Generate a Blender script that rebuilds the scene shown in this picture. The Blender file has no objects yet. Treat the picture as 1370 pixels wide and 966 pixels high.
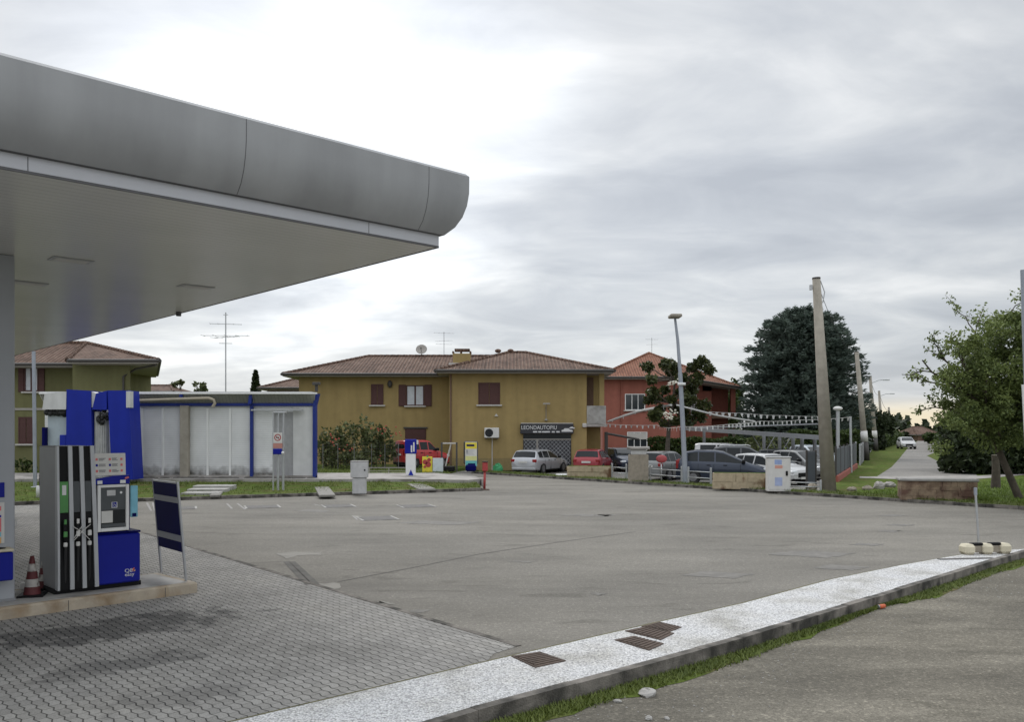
import bpy, math, random
import numpy as np
from mathutils import Vector, Matrix

SC = bpy.context.scene
COL = SC.collection
R = math.radians
random.seed(7)
rng = np.random.default_rng(11)

# ------------------------------------------------------------------ camera model (metres)
F, HY, CX, CH = 1200.0, 575.0, 685.0, 2.5
def P(px, py, z=0.0):
    d = (CH - z) * F / (py - HY)
    return Vector(((px - CX) * d / F, d, z))
def Q(px, py, Y):
    return Vector(((px - CX) * Y / F, Y, CH + (HY - py) * Y / F))
U = Vector((0.751, 0.660, 0.0))      # along the station front
V = Vector((-0.660, 0.751, 0.0))     # into the station
RU = math.atan2(0.660, 0.751)

# ------------------------------------------------------------------ materials
def _nodes(m):
    m.use_nodes = True
    nt = m.node_tree
    return nt, nt.nodes, nt.links
def mat(name, col, rough=0.6, metal=0.0, var=0.12, scale=6.0, bump=0.0, bscale=None, coat=0.0,
        streak=0.0, spec=0.5, col2=None, c2scale=1.0, c2lo=0.5, c2hi=0.7, alpha=None, trans=0.0, warp=None):
    m = bpy.data.materials.new(name)
    nt, N, L = _nodes(m)
    b = N['Principled BSDF']
    b.inputs['Roughness'].default_value = rough
    b.inputs['Metallic'].default_value = metal
    b.inputs['Coat Weight'].default_value = coat
    b.inputs['Specular IOR Level'].default_value = spec
    if trans:
        b.inputs['Transmission Weight'].default_value = trans
    tc = N.new('ShaderNodeTexCoord')
    ns = N.new('ShaderNodeTexNoise'); ns.inputs['Scale'].default_value = scale
    ns.inputs['Detail'].default_value = 6; ns.inputs['Roughness'].default_value = 0.6
    L.new(tc.outputs['Object'], ns.inputs['Vector'])
    mr = N.new('ShaderNodeMapRange')
    mr.inputs['From Min'].default_value = 0.25; mr.inputs['From Max'].default_value = 0.75
    mr.inputs['To Min'].default_value = 1 - var; mr.inputs['To Max'].default_value = 1 + var
    L.new(ns.outputs['Fac'], mr.inputs['Value'])
    base = N.new('ShaderNodeRGB'); base.outputs[0].default_value = (*col, 1)
    src = base.outputs[0]
    if col2 is not None:
        n2 = N.new('ShaderNodeTexNoise'); n2.inputs['Scale'].default_value = c2scale
        n2.inputs['Detail'].default_value = 5; n2.inputs['Distortion'].default_value = 0.4
        L.new(tc.outputs['Object'], n2.inputs['Vector'])
        m2 = N.new('ShaderNodeMapRange'); m2.inputs['From Min'].default_value = c2lo; m2.inputs['From Max'].default_value = c2hi
        L.new(n2.outputs['Fac'], m2.inputs['Value'])
        mx2 = N.new('ShaderNodeMix'); mx2.data_type = 'RGBA'
        L.new(m2.outputs[0], mx2.inputs['Factor']); L.new(src, mx2.inputs['A'])
        mx2.inputs['B'].default_value = (*col2, 1)
        src = mx2.outputs['Result']
    if streak:
        mp = N.new('ShaderNodeMapping'); mp.inputs['Scale'].default_value = (2.2, 2.2, 0.22)
        L.new(tc.outputs['Object'], mp.inputs['Vector'])
        n3 = N.new('ShaderNodeTexNoise'); n3.inputs['Scale'].default_value = 1.0; n3.inputs['Detail'].default_value = 5
        L.new(mp.outputs[0], n3.inputs['Vector'])
        m3 = N.new('ShaderNodeMapRange'); m3.inputs['From Min'].default_value = 0.3; m3.inputs['From Max'].default_value = 0.7
        m3.inputs['To Min'].default_value = 1 - streak; m3.inputs['To Max'].default_value = 1 + streak * 0.4
        L.new(n3.outputs['Fac'], m3.inputs['Value'])
        mm = N.new('ShaderNodeMath'); mm.operation = 'MULTIPLY'
        L.new(mr.outputs[0], mm.inputs[0]); L.new(m3.outputs[0], mm.inputs[1])
        fac = mm.outputs[0]
    else:
        fac = mr.outputs[0]
    vm = N.new('ShaderNodeVectorMath'); vm.operation = 'SCALE'
    L.new(src, vm.inputs[0]); L.new(fac, vm.inputs['Scale'])
    L.new(vm.outputs[0], b.inputs['Base Color'])
    if bump:
        nb = N.new('ShaderNodeTexNoise'); nb.inputs['Scale'].default_value = bscale or scale * 8
        nb.inputs['Detail'].default_value = 4
        L.new(tc.outputs['Object'], nb.inputs['Vector'])
        bp = N.new('ShaderNodeBump'); bp.inputs['Strength'].default_value = bump; bp.inputs['Distance'].default_value = 0.02
        L.new(nb.outputs['Fac'], bp.inputs['Height']); L.new(bp.outputs[0], b.inputs['Normal'])
    return m

def ramp(N, stops):
    r = N.new('ShaderNodeValToRGB')
    els = r.color_ramp.elements
    while len(els) < len(stops): els.new(0.5)
    for e, (p, c) in zip(els, stops):
        e.position = p; e.color = (*c, 1) if len(c) == 3 else c
    return r

def leaf_mat(name, dark, light, rough=0.55, nscale=0.8):
    m = bpy.data.materials.new(name)
    nt, N, L = _nodes(m); b = N['Principled BSDF']
    b.inputs['Roughness'].default_value = rough
    b.inputs['Specular IOR Level'].default_value = 0.3
    g = N.new('ShaderNodeNewGeometry')
    tc = N.new('ShaderNodeTexCoord')
    ns = N.new('ShaderNodeTexNoise'); ns.inputs['Scale'].default_value = nscale; ns.inputs['Detail'].default_value = 3
    L.new(tc.outputs['Object'], ns.inputs['Vector'])
    a = N.new('ShaderNodeMath'); a.operation = 'MULTIPLY_ADD'
    L.new(g.outputs['Random Per Island'], a.inputs[0]); a.inputs[1].default_value = 0.6
    s = N.new('ShaderNodeMath'); s.operation = 'MULTIPLY_ADD'; s.inputs[1].default_value = 1.2; s.inputs[2].default_value = -0.4
    L.new(ns.outputs['Fac'], s.inputs[0]); L.new(s.outputs[0], a.inputs[2])
    r = ramp(N, [(0.0, dark), (1.0, light)])
    L.new(a.outputs[0], r.inputs[0]); L.new(r.outputs[0], b.inputs['Base Color'])
    tr = N.new('ShaderNodeBsdfTranslucent'); L.new(r.outputs[0], tr.inputs['Color'])
    mx = N.new('ShaderNodeMixShader'); mx.inputs[0].default_value = 0.25
    L.new(b.outputs[0], mx.inputs[1]); L.new(tr.outputs[0], mx.inputs[2])
    L.new(mx.outputs[0], N['Material Output'].inputs['Surface'])
    return m

def asphalt_mat(name, base, tint, speck=0.35, brown=None, scale=1.0, stretch=None):
    m = bpy.data.materials.new(name)
    nt, N, L = _nodes(m); b = N['Principled BSDF']
    b.inputs['Roughness'].default_value = 0.82
    b.inputs['Specular IOR Level'].default_value = 0.25
    tc = N.new('ShaderNodeTexCoord')
    mp = N.new('ShaderNodeMapping'); mp.inputs['Rotation'].default_value = (0, 0, -RU)
    mp.inputs['Scale'].default_value = stretch or (0.35, 1.2, 1)
    L.new(tc.outputs['Object'], mp.inputs['Vector'])
    big = N.new('ShaderNodeTexNoise'); big.inputs['Scale'].default_value = 0.55 * scale; big.inputs['Detail'].default_value = 8; big.inputs['Roughness'].default_value = 0.62
    big.inputs['Distortion'].default_value = 0.3
    L.new(mp.outputs[0], big.inputs['Vector'])
    patch = N.new('ShaderNodeTexNoise'); patch.inputs['Scale'].default_value = 0.16 * scale; patch.inputs['Detail'].default_value = 4
    L.new(tc.outputs['Object'], patch.inputs['Vector'])
    fine = N.new('ShaderNodeTexNoise'); fine.inputs['Scale'].default_value = 60; fine.inputs['Detail'].default_value = 6; fine.inputs['Roughness'].default_value = 0.75
    L.new(tc.outputs['Object'], fine.inputs['Vector'])
    r = ramp(N, [(0.25, tuple(c * 0.74 for c in base)), (0.5, base), (0.75, tint)])
    L.new(big.outputs['Fac'], r.inputs[0])
    r2 = ramp(N, [(0.3, (0.82,) * 3), (0.7, (1.15, 1.14, 1.12))])
    L.new(patch.outputs['Fac'], r2.inputs[0])
    mu = N.new('ShaderNodeMix'); mu.data_type = 'RGBA'; mu.blend_type = 'MULTIPLY'; mu.inputs['Factor'].default_value = 1
    L.new(r.outputs[0], mu.inputs['A']); L.new(r2.outputs[0], mu.inputs['B'])
    r3 = ramp(N, [(0.3, (1 - speck,) * 3), (0.7, (1 + speck,) * 3)])
    L.new(fine.outputs['Fac'], r3.inputs[0])
    mu2 = N.new('ShaderNodeMix'); mu2.data_type = 'RGBA'; mu2.blend_type = 'MULTIPLY'; mu2.inputs['Factor'].default_value = 1
    L.new(mu.outputs['Result'], mu2.inputs['A']); L.new(r3.outputs[0], mu2.inputs['B'])
    agg = N.new('ShaderNodeTexVoronoi'); agg.inputs['Scale'].default_value = 42; L.new(tc.outputs['Object'], agg.inputs['Vector'])
    sa = N.new('ShaderNodeSeparateColor'); L.new(agg.outputs['Color'], sa.inputs[0])
    ra = ramp(N, [(0.0, (1 - speck * .55,) * 3), (0.8, (1.0,) * 3), (0.93, (1 + speck * .25,) * 3), (1.0, (1 + speck * 1.1,) * 3)]); L.new(sa.outputs[0], ra.inputs[0])
    mua = N.new('ShaderNodeMix'); mua.data_type = 'RGBA'; mua.blend_type = 'MULTIPLY'; mua.inputs['Factor'].default_value = 1
    L.new(mu2.outputs['Result'], mua.inputs['A']); L.new(ra.outputs[0], mua.inputs['B']); mu2 = mua
    # small dark oil drips / light dust spots with a shape of their own
    sp = N.new('ShaderNodeTexNoise'); sp.inputs['Scale'].default_value = 1.5; sp.inputs['Detail'].default_value = 4; sp.inputs['Distortion'].default_value = 1.0
    mp2 = N.new('ShaderNodeMapping'); mp2.inputs['Rotation'].default_value = (0, 0, -RU + 0.4); mp2.inputs['Scale'].default_value = (0.5, 1.5, 1)
    L.new(tc.outputs['Object'], mp2.inputs['Vector']); L.new(mp2.outputs[0], sp.inputs['Vector'])
    r4 = ramp(N, [(0.0, (0.62, 0.61, 0.60)), (0.33, (0.8, 0.8, 0.79)), (0.40, (1, 1, 1)), (1.0, (1, 1, 1))])
    L.new(sp.outputs['Fac'], r4.inputs[0])
    mu3 = N.new('ShaderNodeMix'); mu3.data_type = 'RGBA'; mu3.blend_type = 'MULTIPLY'; mu3.inputs['Factor'].default_value = 1
    L.new(mu2.outputs['Result'], mu3.inputs['A']); L.new(r4.outputs[0], mu3.inputs['B'])
    out = mu3.outputs['Result']
    # hairline cracks
    vo = N.new('ShaderNodeTexVoronoi'); vo.feature = 'DISTANCE_TO_EDGE'; vo.inputs['Scale'].default_value = 0.28
    wn = N.new('ShaderNodeTexNoise'); wn.inputs['Scale'].default_value = 1.2; wn.inputs['Detail'].default_value = 6
    L.new(tc.outputs['Object'], wn.inputs['Vector'])
    va = N.new('ShaderNodeMix'); va.data_type = 'RGBA'; va.blend_type = 'ADD'; va.inputs['Factor'].default_value = 0.9
    L.new(tc.outputs['Object'], va.inputs['A']); L.new(wn.outputs['Color'], va.inputs['B'])
    L.new(va.outputs['Result'], vo.inputs['Vector'])
    rc = ramp(N, [(0.0, (0.6, 0.6, 0.6)), (0.006, (0.75,) * 3), (0.010, (1, 1, 1))])
    L.new(vo.outputs['Distance'], rc.inputs[0])
    mu4 = N.new('ShaderNodeMix'); mu4.data_type = 'RGBA'; mu4.blend_type = 'MULTIPLY'; mu4.inputs['Factor'].default_value = 0.16
    L.new(out, mu4.inputs['A']); L.new(rc.outputs[0], mu4.inputs['B'])
    L.new(mu4.outputs['Result'], b.inputs['Base Color'])
    bp = N.new('ShaderNodeBump'); bp.inputs['Strength'].default_value = 0.5; bp.inputs['Distance'].default_value = 0.008
    L.new(fine.outputs['Fac'], bp.inputs['Height']); L.new(bp.outputs[0], b.inputs['Normal'])
    return m

def paver_mat(name):
    m = bpy.data.materials.new(name)
    nt, N, L = _nodes(m); b = N['Principled BSDF']
    b.inputs['Roughness'].default_value = 0.85; b.inputs['Specular IOR Level'].default_value = 0.3
    tc = N.new('ShaderNodeTexCoord')
    mp = N.new('ShaderNodeMapping'); mp.vector_type = 'TEXTURE'; mp.inputs['Rotation'].default_value = (0, 0, RU + math.pi / 2)
    L.new(tc.outputs['Object'], mp.inputs['Vector'])
    se = N.new('ShaderNodeSeparateXYZ'); L.new(mp.outputs[0], se.inputs[0])
    def M(op, a, bb=None, c=None):
        n = N.new('ShaderNodeMath'); n.operation = op
        for i, v in enumerate((a, bb, c)):
            if v is None: continue
            if isinstance(v, (int, float)): n.inputs[i].default_value = v
            else: L.new(v, n.inputs[i])
        return n.outputs[0]
    # zig-zag joints: x' = x along v, y' = y + tri(x)
    tri = M('PINGPONG', se.outputs[0], 0.085)
    y2 = M('MULTIPLY_ADD', tri, 0.30, se.outputs[1])
    tri2 = M('PINGPONG', se.outputs[1], 0.05)
    x2 = M('MULTIPLY_ADD', tri2, 0.30, se.outputs[0])
    cb = N.new('ShaderNodeCombineXYZ'); L.new(x2, cb.inputs[0]); L.new(y2, cb.inputs[1])
    br = N.new('ShaderNodeTexBrick'); br.offset = 0.5
    br.inputs['Scale'].default_value = 1.0
    br.inputs['Brick Width'].default_value = 0.17; br.inputs['Row Height'].default_value = 0.10
    br.inputs['Mortar Size'].default_value = 0.0045; br.inputs['Mortar Smooth'].default_value = 0.25
    br.inputs['Bias'].default_value = 0.0
    br.inputs['Color1'].default_value = (0.245, 0.238, 0.224, 1); br.inputs['Color2'].default_value = (0.318, 0.309, 0.292, 1)
    br.inputs['Mortar'].default_value = (0.115, 0.112, 0.104, 1)
    L.new(cb.outputs[0], br.inputs['Vector'])
    jr = M('PINGPONG', y2, 0.05); jl = N.new('ShaderNodeMapRange'); jl.inputs['From Min'].default_value = 0.0035; jl.inputs['From Max'].default_value = 0.009
    jl.inputs['To Min'].default_value = 1; jl.inputs['To Max'].default_value = 0; L.new(jr, jl.inputs['Value'])
    jmix = N.new('ShaderNodeMix'); jmix.data_type = 'RGBA'; L.new(M('MULTIPLY', jl.outputs[0], 0.8), jmix.inputs['Factor']); L.new(br.outputs['Color'], jmix.inputs['A']); jmix.inputs['B'].default_value = (0.045, 0.043, 0.04, 1)
    jfac = M('MAXIMUM', jl.outputs[0], M('MULTIPLY', br.outputs['Fac'], 0.5))
    big = N.new('ShaderNodeTexNoise'); big.inputs['Scale'].default_value = 0.45; big.inputs['Detail'].default_value = 7
    L.new(tc.outputs['Object'], big.inputs['Vector'])
    r = ramp(N, [(0.3, (0.72, 0.72, 0.71)), (0.5, (1, 1, 1)), (0.72, (1.14, 1.13, 1.1))])
    L.new(big.outputs['Fac'], r.inputs[0])
    mu = N.new('ShaderNodeMix'); mu.data_type = 'RGBA'; mu.blend_type = 'MULTIPLY'; mu.inputs['Factor'].default_value = 1
    L.new(jmix.outputs['Result'], mu.inputs['A']); L.new(r.outputs[0], mu.inputs['B'])
    fine = N.new('ShaderNodeTexNoise'); fine.inputs['Scale'].default_value = 80; fine.inputs['Detail'].default_value = 3
    L.new(tc.outputs['Object'], fine.inputs['Vector'])
    r3 = ramp(N, [(0.3, (0.8,) * 3), (0.7, (1.2,) * 3)]); L.new(fine.outputs['Fac'], r3.inputs[0])
    mu2 = N.new('ShaderNodeMix'); mu2.data_type = 'RGBA'; mu2.blend_type = 'MULTIPLY'; mu2.inputs['Factor'].default_value = 1
    L.new(mu.outputs['Result'], mu2.inputs['A']); L.new(r3.outputs[0], mu2.inputs['B'])
    # oil stains where cars stand at the pumps: two ellipses broken by noise, darkest in the joints
    def stain(cx, cy, rx, ry, ang, k):
        mpp = N.new('ShaderNodeMapping'); mpp.vector_type = 'TEXTURE'
        mpp.inputs['Location'].default_value = (cx, cy, 0); mpp.inputs['Rotation'].default_value = (0, 0, ang); mpp.inputs['Scale'].default_value = (rx, ry, 1)
        L.new(tc.outputs['Object'], mpp.inputs['Vector'])
        ln = N.new('ShaderNodeVectorMath'); ln.operation = 'LENGTH'; L.new(mpp.outputs[0], ln.inputs[0])
        nn = N.new('ShaderNodeTexNoise'); nn.inputs['Scale'].default_value = 3.2; nn.inputs['Detail'].default_value = 6
        L.new(tc.outputs['Object'], nn.inputs['Vector'])
        d = M('MULTIPLY_ADD', nn.outputs['Fac'], 2.6, ln.outputs['Value'])
        q = N.new('ShaderNodeMapRange'); q.inputs['From Min'].default_value = 2.28; q.inputs['From Max'].default_value = 1.86
        L.new(d, q.inputs['Value'])
        return M('MULTIPLY', q.outputs[0], k)
    a = P(150, 842); c = P(165, 890); e = P(235, 935); g = P(60, 930)
    s = stain(a.x, a.y, 1.9, 0.75, RU, 1.12)
    s = M('MAXIMUM', s, stain(c.x, c.y, 1.1, 0.35, RU, 0.8))
    s = M('MAXIMUM', s, stain(e.x, e.y, 0.8, 0.4, RU, 0.55))
    jf = M('MULTIPLY_ADD', jfac, 0.42, 0.56)
    sf = M('MULTIPLY', s, jf)
    mx = N.new('ShaderNodeMix'); mx.data_type = 'RGBA'
    L.new(sf, mx.inputs['Factor']); L.new(mu2.outputs['Result'], mx.inputs['A']); mx.inputs['B'].default_value = (0.02, 0.02, 0.021, 1)
    L.new(mx.outputs['Result'], b.inputs['Base Color'])
    h = M('MULTIPLY_ADD', jfac, -1.0, M('MULTIPLY', fine.outputs['Fac'], 0.25))
    bp = N.new('ShaderNodeBump'); bp.inputs['Strength'].default_value = 0.7; bp.inputs['Distance'].default_value = 0.008
    L.new(h, bp.inputs['Height']); L.new(bp.outputs[0], b.inputs['Normal'])
    return m

def pebble_mat(name):
    m = bpy.data.materials.new(name)
    nt, N, L = _nodes(m); b = N['Principled BSDF']; b.inputs['Roughness'].default_value = 0.7
    tc = N.new('ShaderNodeTexCoord')
    vo = N.new('ShaderNodeTexVoronoi'); vo.inputs['Scale'].default_value = 48; vo.inputs['Randomness'].default_value = 1
    L.new(tc.outputs['Object'], vo.inputs['Vector'])
    se = N.new('ShaderNodeSeparateColor'); L.new(vo.outputs['Color'], se.inputs[0])
    r = ramp(N, [(0.0, (0.40, 0.40, 0.41)), (0.2, (0.56, 0.56, 0.57)), (0.7, (0.70, 0.70, 0.70)), (1, (0.80, 0.80, 0.79))])
    L.new(se.outputs[0], r.inputs[0])
    r2 = ramp(N, [(0.0, (1.05,) * 3), (0.45, (1,) * 3), (0.8, (0.50, 0.50, 0.49))]); L.new(vo.outputs['Distance'], r2.inputs[0])
    mu = N.new('ShaderNodeMix'); mu.data_type = 'RGBA'; mu.blend_type = 'MULTIPLY'; mu.inputs['Factor'].default_value = 1
    L.new(r.outputs[0], mu.inputs['A']); L.new(r2.outputs[0], mu.inputs['B'])
    ns = N.new('ShaderNodeTexNoise'); ns.inputs['Scale'].default_value = 1.3; ns.inputs['Detail'].default_value = 6
    L.new(tc.outputs['Object'], ns.inputs['Vector'])
    r3 = ramp(N, [(0.32, (0.66, 0.645, 0.60)), (0.45, (0.93, 0.92, 0.90)), (0.55, (1, 1, 1)), (0.8, (1.05, 1.05, 1.06))]); L.new(ns.outputs['Fac'], r3.inputs[0])
    mu2 = N.new('ShaderNodeMix'); mu2.data_type = 'RGBA'; mu2.blend_type = 'MULTIPLY'; mu2.inputs['Factor'].default_value = 1
    L.new(mu.outputs['Result'], mu2.inputs['A']); L.new(r3.outputs[0], mu2.inputs['B'])
    L.new(mu2.outputs['Result'], b.inputs['Base Color'])
    bp = N.new('ShaderNodeBump'); bp.invert = True; bp.inputs['Strength'].default_value = 0.9; bp.inputs['Distance'].default_value = 0.015
    L.new(vo.outputs['Distance'], bp.inputs['Height']); L.new(bp.outputs[0], b.inputs['Normal'])
    return m

def tile_mat(name, c1, c2, c3, pitch=0.22):
    m = bpy.data.materials.new(name)
    nt, N, L = _nodes(m); b = N['Principled BSDF']; b.inputs['Roughness'].default_value = 0.85; b.inputs['Specular IOR Level'].default_value = 0.25
    tc = N.new('ShaderNodeTexCoord'); g = N.new('ShaderNodeNewGeometry')
    vt = N.new('ShaderNodeVectorTransform'); vt.vector_type = 'NORMAL'; vt.convert_from = 'WORLD'; vt.convert_to = 'OBJECT'
    L.new(g.outputs['True Normal'], vt.inputs[0])
    sn = N.new('ShaderNodeSeparateXYZ'); L.new(vt.outputs[0], sn.inputs[0])
    sp = N.new('ShaderNodeSeparateXYZ'); L.new(tc.outputs['Object'], sp.inputs[0])
    def M(op, a, bb=None, c=None):
        n = N.new('ShaderNodeMath'); n.operation = op
        for i, v in enumerate((a, bb, c)):
            if v is None: continue
            if isinstance(v, (int, float)): n.inputs[i].default_value = v
            else: L.new(v, n.inputs[i])
        return n.outputs[0]
    isx = M('GREATER_THAN', M('ABSOLUTE', sn.outputs[0]), M('ABSOLUTE', sn.outputs[1]))
    along = M('ADD', M('MULTIPLY', isx, sp.outputs[1]), M('MULTIPLY', M('SUBTRACT', 1.0, isx), sp.outputs[0]))
    down = M('MULTIPLY', sp.outputs[2], 3.0)
    cb = N.new('ShaderNodeCombineXYZ'); L.new(along, cb.inputs[0]); L.new(down, cb.inputs[1])
    w = M('SINE', M('MULTIPLY', along, 2 * math.pi / pitch))
    cell = N.new('ShaderNodeTexWhiteNoise'); cell.noise_dimensions = '2D'
    sn2 = N.new('ShaderNodeVectorMath'); sn2.operation = 'SNAP'
    L.new(cb.outputs[0], sn2.inputs[0]); sn2.inputs[1].default_value = (pitch, 0.36, 1)
    L.new(sn2.outputs[0], cell.inputs['Vector'])
    ns = N.new('ShaderNodeTexNoise'); ns.inputs['Scale'].default_value = 0.7; ns.inputs['Detail'].default_value = 6
    L.new(tc.outputs['Object'], ns.inputs['Vector'])
    f = M('MULTIPLY_ADD', cell.outputs['Value'], 0.45, M('MULTIPLY_ADD', ns.outputs['Fac'], 1.1, -0.32))
    r = ramp(N, [(0.1, c1), (0.5, c2), (0.95, c3)]); L.new(f, r.inputs[0])
    k = M('MULTIPLY_ADD', w, 0.22, 0.9)
    vm = N.new('ShaderNodeVectorMath'); vm.operation = 'SCALE'; L.new(r.outputs[0], vm.inputs[0]); L.new(k, vm.inputs['Scale'])
    L.new(vm.outputs[0], b.inputs['Base Color'])
    bp = N.new('ShaderNodeBump'); bp.inputs['Strength'].default_value = 0.8; bp.inputs['Distance'].default_value = 0.05
    L.new(w, bp.inputs['Height']); L.new(bp.outputs[0], b.inputs['Normal'])
    return m

def stripe_mat(name, col, pitch, axis, depth=0.5, dark=0.85, rough=0.4, var=0.06, metal=0.0, rot=0.0, dist=0.01, spec=0.5, dirt=None, trans=0.0):
    """ribbed sheet: fine grooves along one object axis"""
    m = bpy.data.materials.new(name)
    nt, N, L = _nodes(m); b = N['Principled BSDF']; b.inputs['Roughness'].default_value = rough
    b.inputs['Metallic'].default_value = metal; b.inputs['Specular IOR Level'].default_value = spec
    tc = N.new('ShaderNodeTexCoord')
    mp = N.new('ShaderNodeMapping'); mp.vector_type = 'TEXTURE'; mp.inputs['Rotation'].default_value = (0, 0, rot)
    L.new(tc.outputs['Object'], mp.inputs['Vector'])
    sp = N.new('ShaderNodeSeparateXYZ'); L.new(mp.outputs[0], sp.inputs[0])
    pp = N.new('ShaderNodeMath'); pp.operation = 'PINGPONG'; pp.inputs[1].default_value = pitch / 2
    L.new(sp.outputs[axis], pp.inputs[0])
    mr = N.new('ShaderNodeMapRange'); mr.inputs['From Min'].default_value = 0; mr.inputs['From Max'].default_value = pitch * 0.12
    L.new(pp.outputs[0], mr.inputs['Value'])
    k = N.new('ShaderNodeMapRange'); k.inputs['To Min'].default_value = dark; k.inputs['To Max'].default_value = 1
    L.new(mr.outputs[0], k.inputs['Value'])
    ns = N.new('ShaderNodeTexNoise'); ns.inputs['Scale'].default_value = 0.9; ns.inputs['Detail'].default_value = 6
    L.new(tc.outputs['Object'], ns.inputs['Vector'])
    kv = N.new('ShaderNodeMapRange'); kv.inputs['From Min'].default_value = 0.3; kv.inputs['From Max'].default_value = 0.7
    kv.inputs['To Min'].default_value = 1 - var; kv.inputs['To Max'].default_value = 1 + var
    L.new(ns.outputs['Fac'], kv.inputs['Value'])
    mm = N.new('ShaderNodeMath'); mm.operation = 'MULTIPLY'; L.new(k.outputs[0], mm.inputs[0]); L.new(kv.outputs[0], mm.inputs[1])
    base = N.new('ShaderNodeRGB'); base.outputs[0].default_value = (*col, 1)
    src = base.outputs[0]
    if dirt:
        dcol, z0, z1 = dirt        # splash dirt rising from the ground with a ragged edge
        sz = N.new('ShaderNodeSeparateXYZ'); L.new(tc.outputs['Object'], sz.inputs[0])
        n4 = N.new('ShaderNodeTexNoise'); n4.inputs['Scale'].default_value = 3; n4.inputs['Detail'].default_value = 6
        L.new(tc.outputs['Object'], n4.inputs['Vector'])
        ad = N.new('ShaderNodeMath'); ad.operation = 'MULTIPLY_ADD'; ad.inputs[1].default_value = (z1 - z0) * 1.6
        L.new(n4.outputs['Fac'], ad.inputs[0]); L.new(sz.outputs[2], ad.inputs[2])
        dm = N.new('ShaderNodeMapRange'); dm.inputs['From Min'].default_value = z1 + (z1 - z0) * 0.8; dm.inputs['From Max'].default_value = z0 + (z1 - z0) * 0.8
        L.new(ad.outputs[0], dm.inputs['Value'])
        mx = N.new('ShaderNodeMix'); mx.data_type = 'RGBA'; L.new(dm.outputs[0], mx.inputs['Factor'])
        L.new(src, mx.inputs['A']); mx.inputs['B'].default_value = (*dcol, 1); src = mx.outputs['Result']
    vm = N.new('ShaderNodeVectorMath'); vm.operation = 'SCALE'; L.new(src, vm.inputs[0]); L.new(mm.outputs[0], vm.inputs['Scale'])
    L.new(vm.outputs[0], b.inputs['Base Color'])
    bp = N.new('ShaderNodeBump'); bp.inputs['Strength'].default_value = depth; bp.inputs['Distance'].default_value = dist
    L.new(mr.outputs[0], bp.inputs['Height']); L.new(bp.outputs[0], b.inputs['Normal'])
    if trans:
        tr = N.new('ShaderNodeBsdfTranslucent'); L.new(vm.outputs[0], tr.inputs['Color'])
        mx = N.new('ShaderNodeMixShader'); mx.inputs[0].default_value = trans
        L.new(b.outputs[0], mx.inputs[1]); L.new(tr.outputs[0], mx.inputs[2])
        L.new(mx.outputs[0], N['Material Output'].inputs['Surface'])
    return m

def stone_mat(name, cols, scale=2.2):
    m = bpy.data.materials.new(name)
    nt, N, L = _nodes(m); b = N['Principled BSDF']; b.inputs['Roughness'].default_value = 0.9
    tc = N.new('ShaderNodeTexCoord')
    mp = N.new('ShaderNodeMapping'); mp.inputs['Scale'].default_value = (scale, scale, scale * 1.7)
    L.new(tc.outputs['Object'], mp.inputs['Vector'])
    vo = N.new('ShaderNodeTexVoronoi'); vo.inputs['Scale'].default_value = 1
    L.new(mp.outputs[0], vo.inputs['Vector'])
    ed = N.new('ShaderNodeTexVoronoi'); ed.feature = 'DISTANCE_TO_EDGE'; ed.inputs['Scale'].default_value = 1
    L.new(mp.outputs[0], ed.inputs['Vector'])
    se = N.new('ShaderNodeSeparateColor'); L.new(vo.outputs['Color'], se.inputs[0])
    r = ramp(N, [(i / (len(cols) - 1), c) for i, c in enumerate(cols)]); L.new(se.outputs[0], r.inputs[0])
    r2 = ramp(N, [(0.0, (0.45, 0.43, 0.4)), (0.06, (1, 1, 1))]); L.new(ed.outputs['Distance'], r2.inputs[0])
    mu = N.new('ShaderNodeMix'); mu.data_type = 'RGBA'; mu.blend_type = 'MULTIPLY'; mu.inputs['Factor'].default_value = 1
    L.new(r.outputs[0], mu.inputs['A']); L.new(r2.outputs[0], mu.inputs['B'])
    L.new(mu.outputs['Result'], b.inputs['Base Color'])
    bp = N.new('ShaderNodeBump'); bp.inputs['Strength'].default_value = 1; bp.inputs['Distance'].default_value = 0.04
    L.new(ed.outputs['Distance'], bp.inputs['Height']); L.new(bp.outputs[0], b.inputs['Normal'])
    return m

M = {}
M['lot'] = asphalt_mat('lot_asphalt', (0.194, 0.183, 0.161), (0.236, 0.223, 0.198))
M['road'] = asphalt_mat('road_asphalt', (0.145, 0.133, 0.108), (0.235, 0.217, 0.178), speck=0.5, scale=1.8)
M['lane'] = asphalt_mat('lane_asphalt', (0.23, 0.22, 0.205), (0.27, 0.26, 0.24))
M['yard'] = asphalt_mat('yard_asphalt', (0.2, 0.19, 0.175), (0.26, 0.25, 0.23))
M['paver'] = paver_mat('interlocking_paver')
M['pebble'] = pebble_mat('white_pebble')
M['soil'] = mat('grassy_soil', (0.085, 0.115, 0.024), 0.95, spec=0.08, var=0.35, scale=3, bump=0.6, bscale=30, col2=(0.13, 0.105, 0.06), c2scale=0.9, c2lo=0.5, c2hi=0.68)
M['lawn'] = mat('lawn_soil', (0.078, 0.112, 0.024), 0.95, spec=0.05, var=0.5, scale=5, col2=(0.115, 0.105, 0.042), c2scale=1.1, c2lo=0.48, c2hi=0.68, bump=0.6, bscale=30)
M['field'] = mat('field', (0.07, 0.09, 0.035), 0.95, var=0.3, scale=0.3)
M['kerb'] = mat('kerb_concrete', (0.185, 0.168, 0.148), 0.9, var=0.4, scale=7, bump=0.6, col2=(0.045, 0.042, 0.036), c2scale=2.6, c2lo=0.42, c2hi=0.62)
M['concrete'] = mat('concrete', (0.36, 0.35, 0.33), 0.88, var=0.18, scale=4, bump=0.3, col2=(0.2, 0.19, 0.175), c2scale=1.3)
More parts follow.
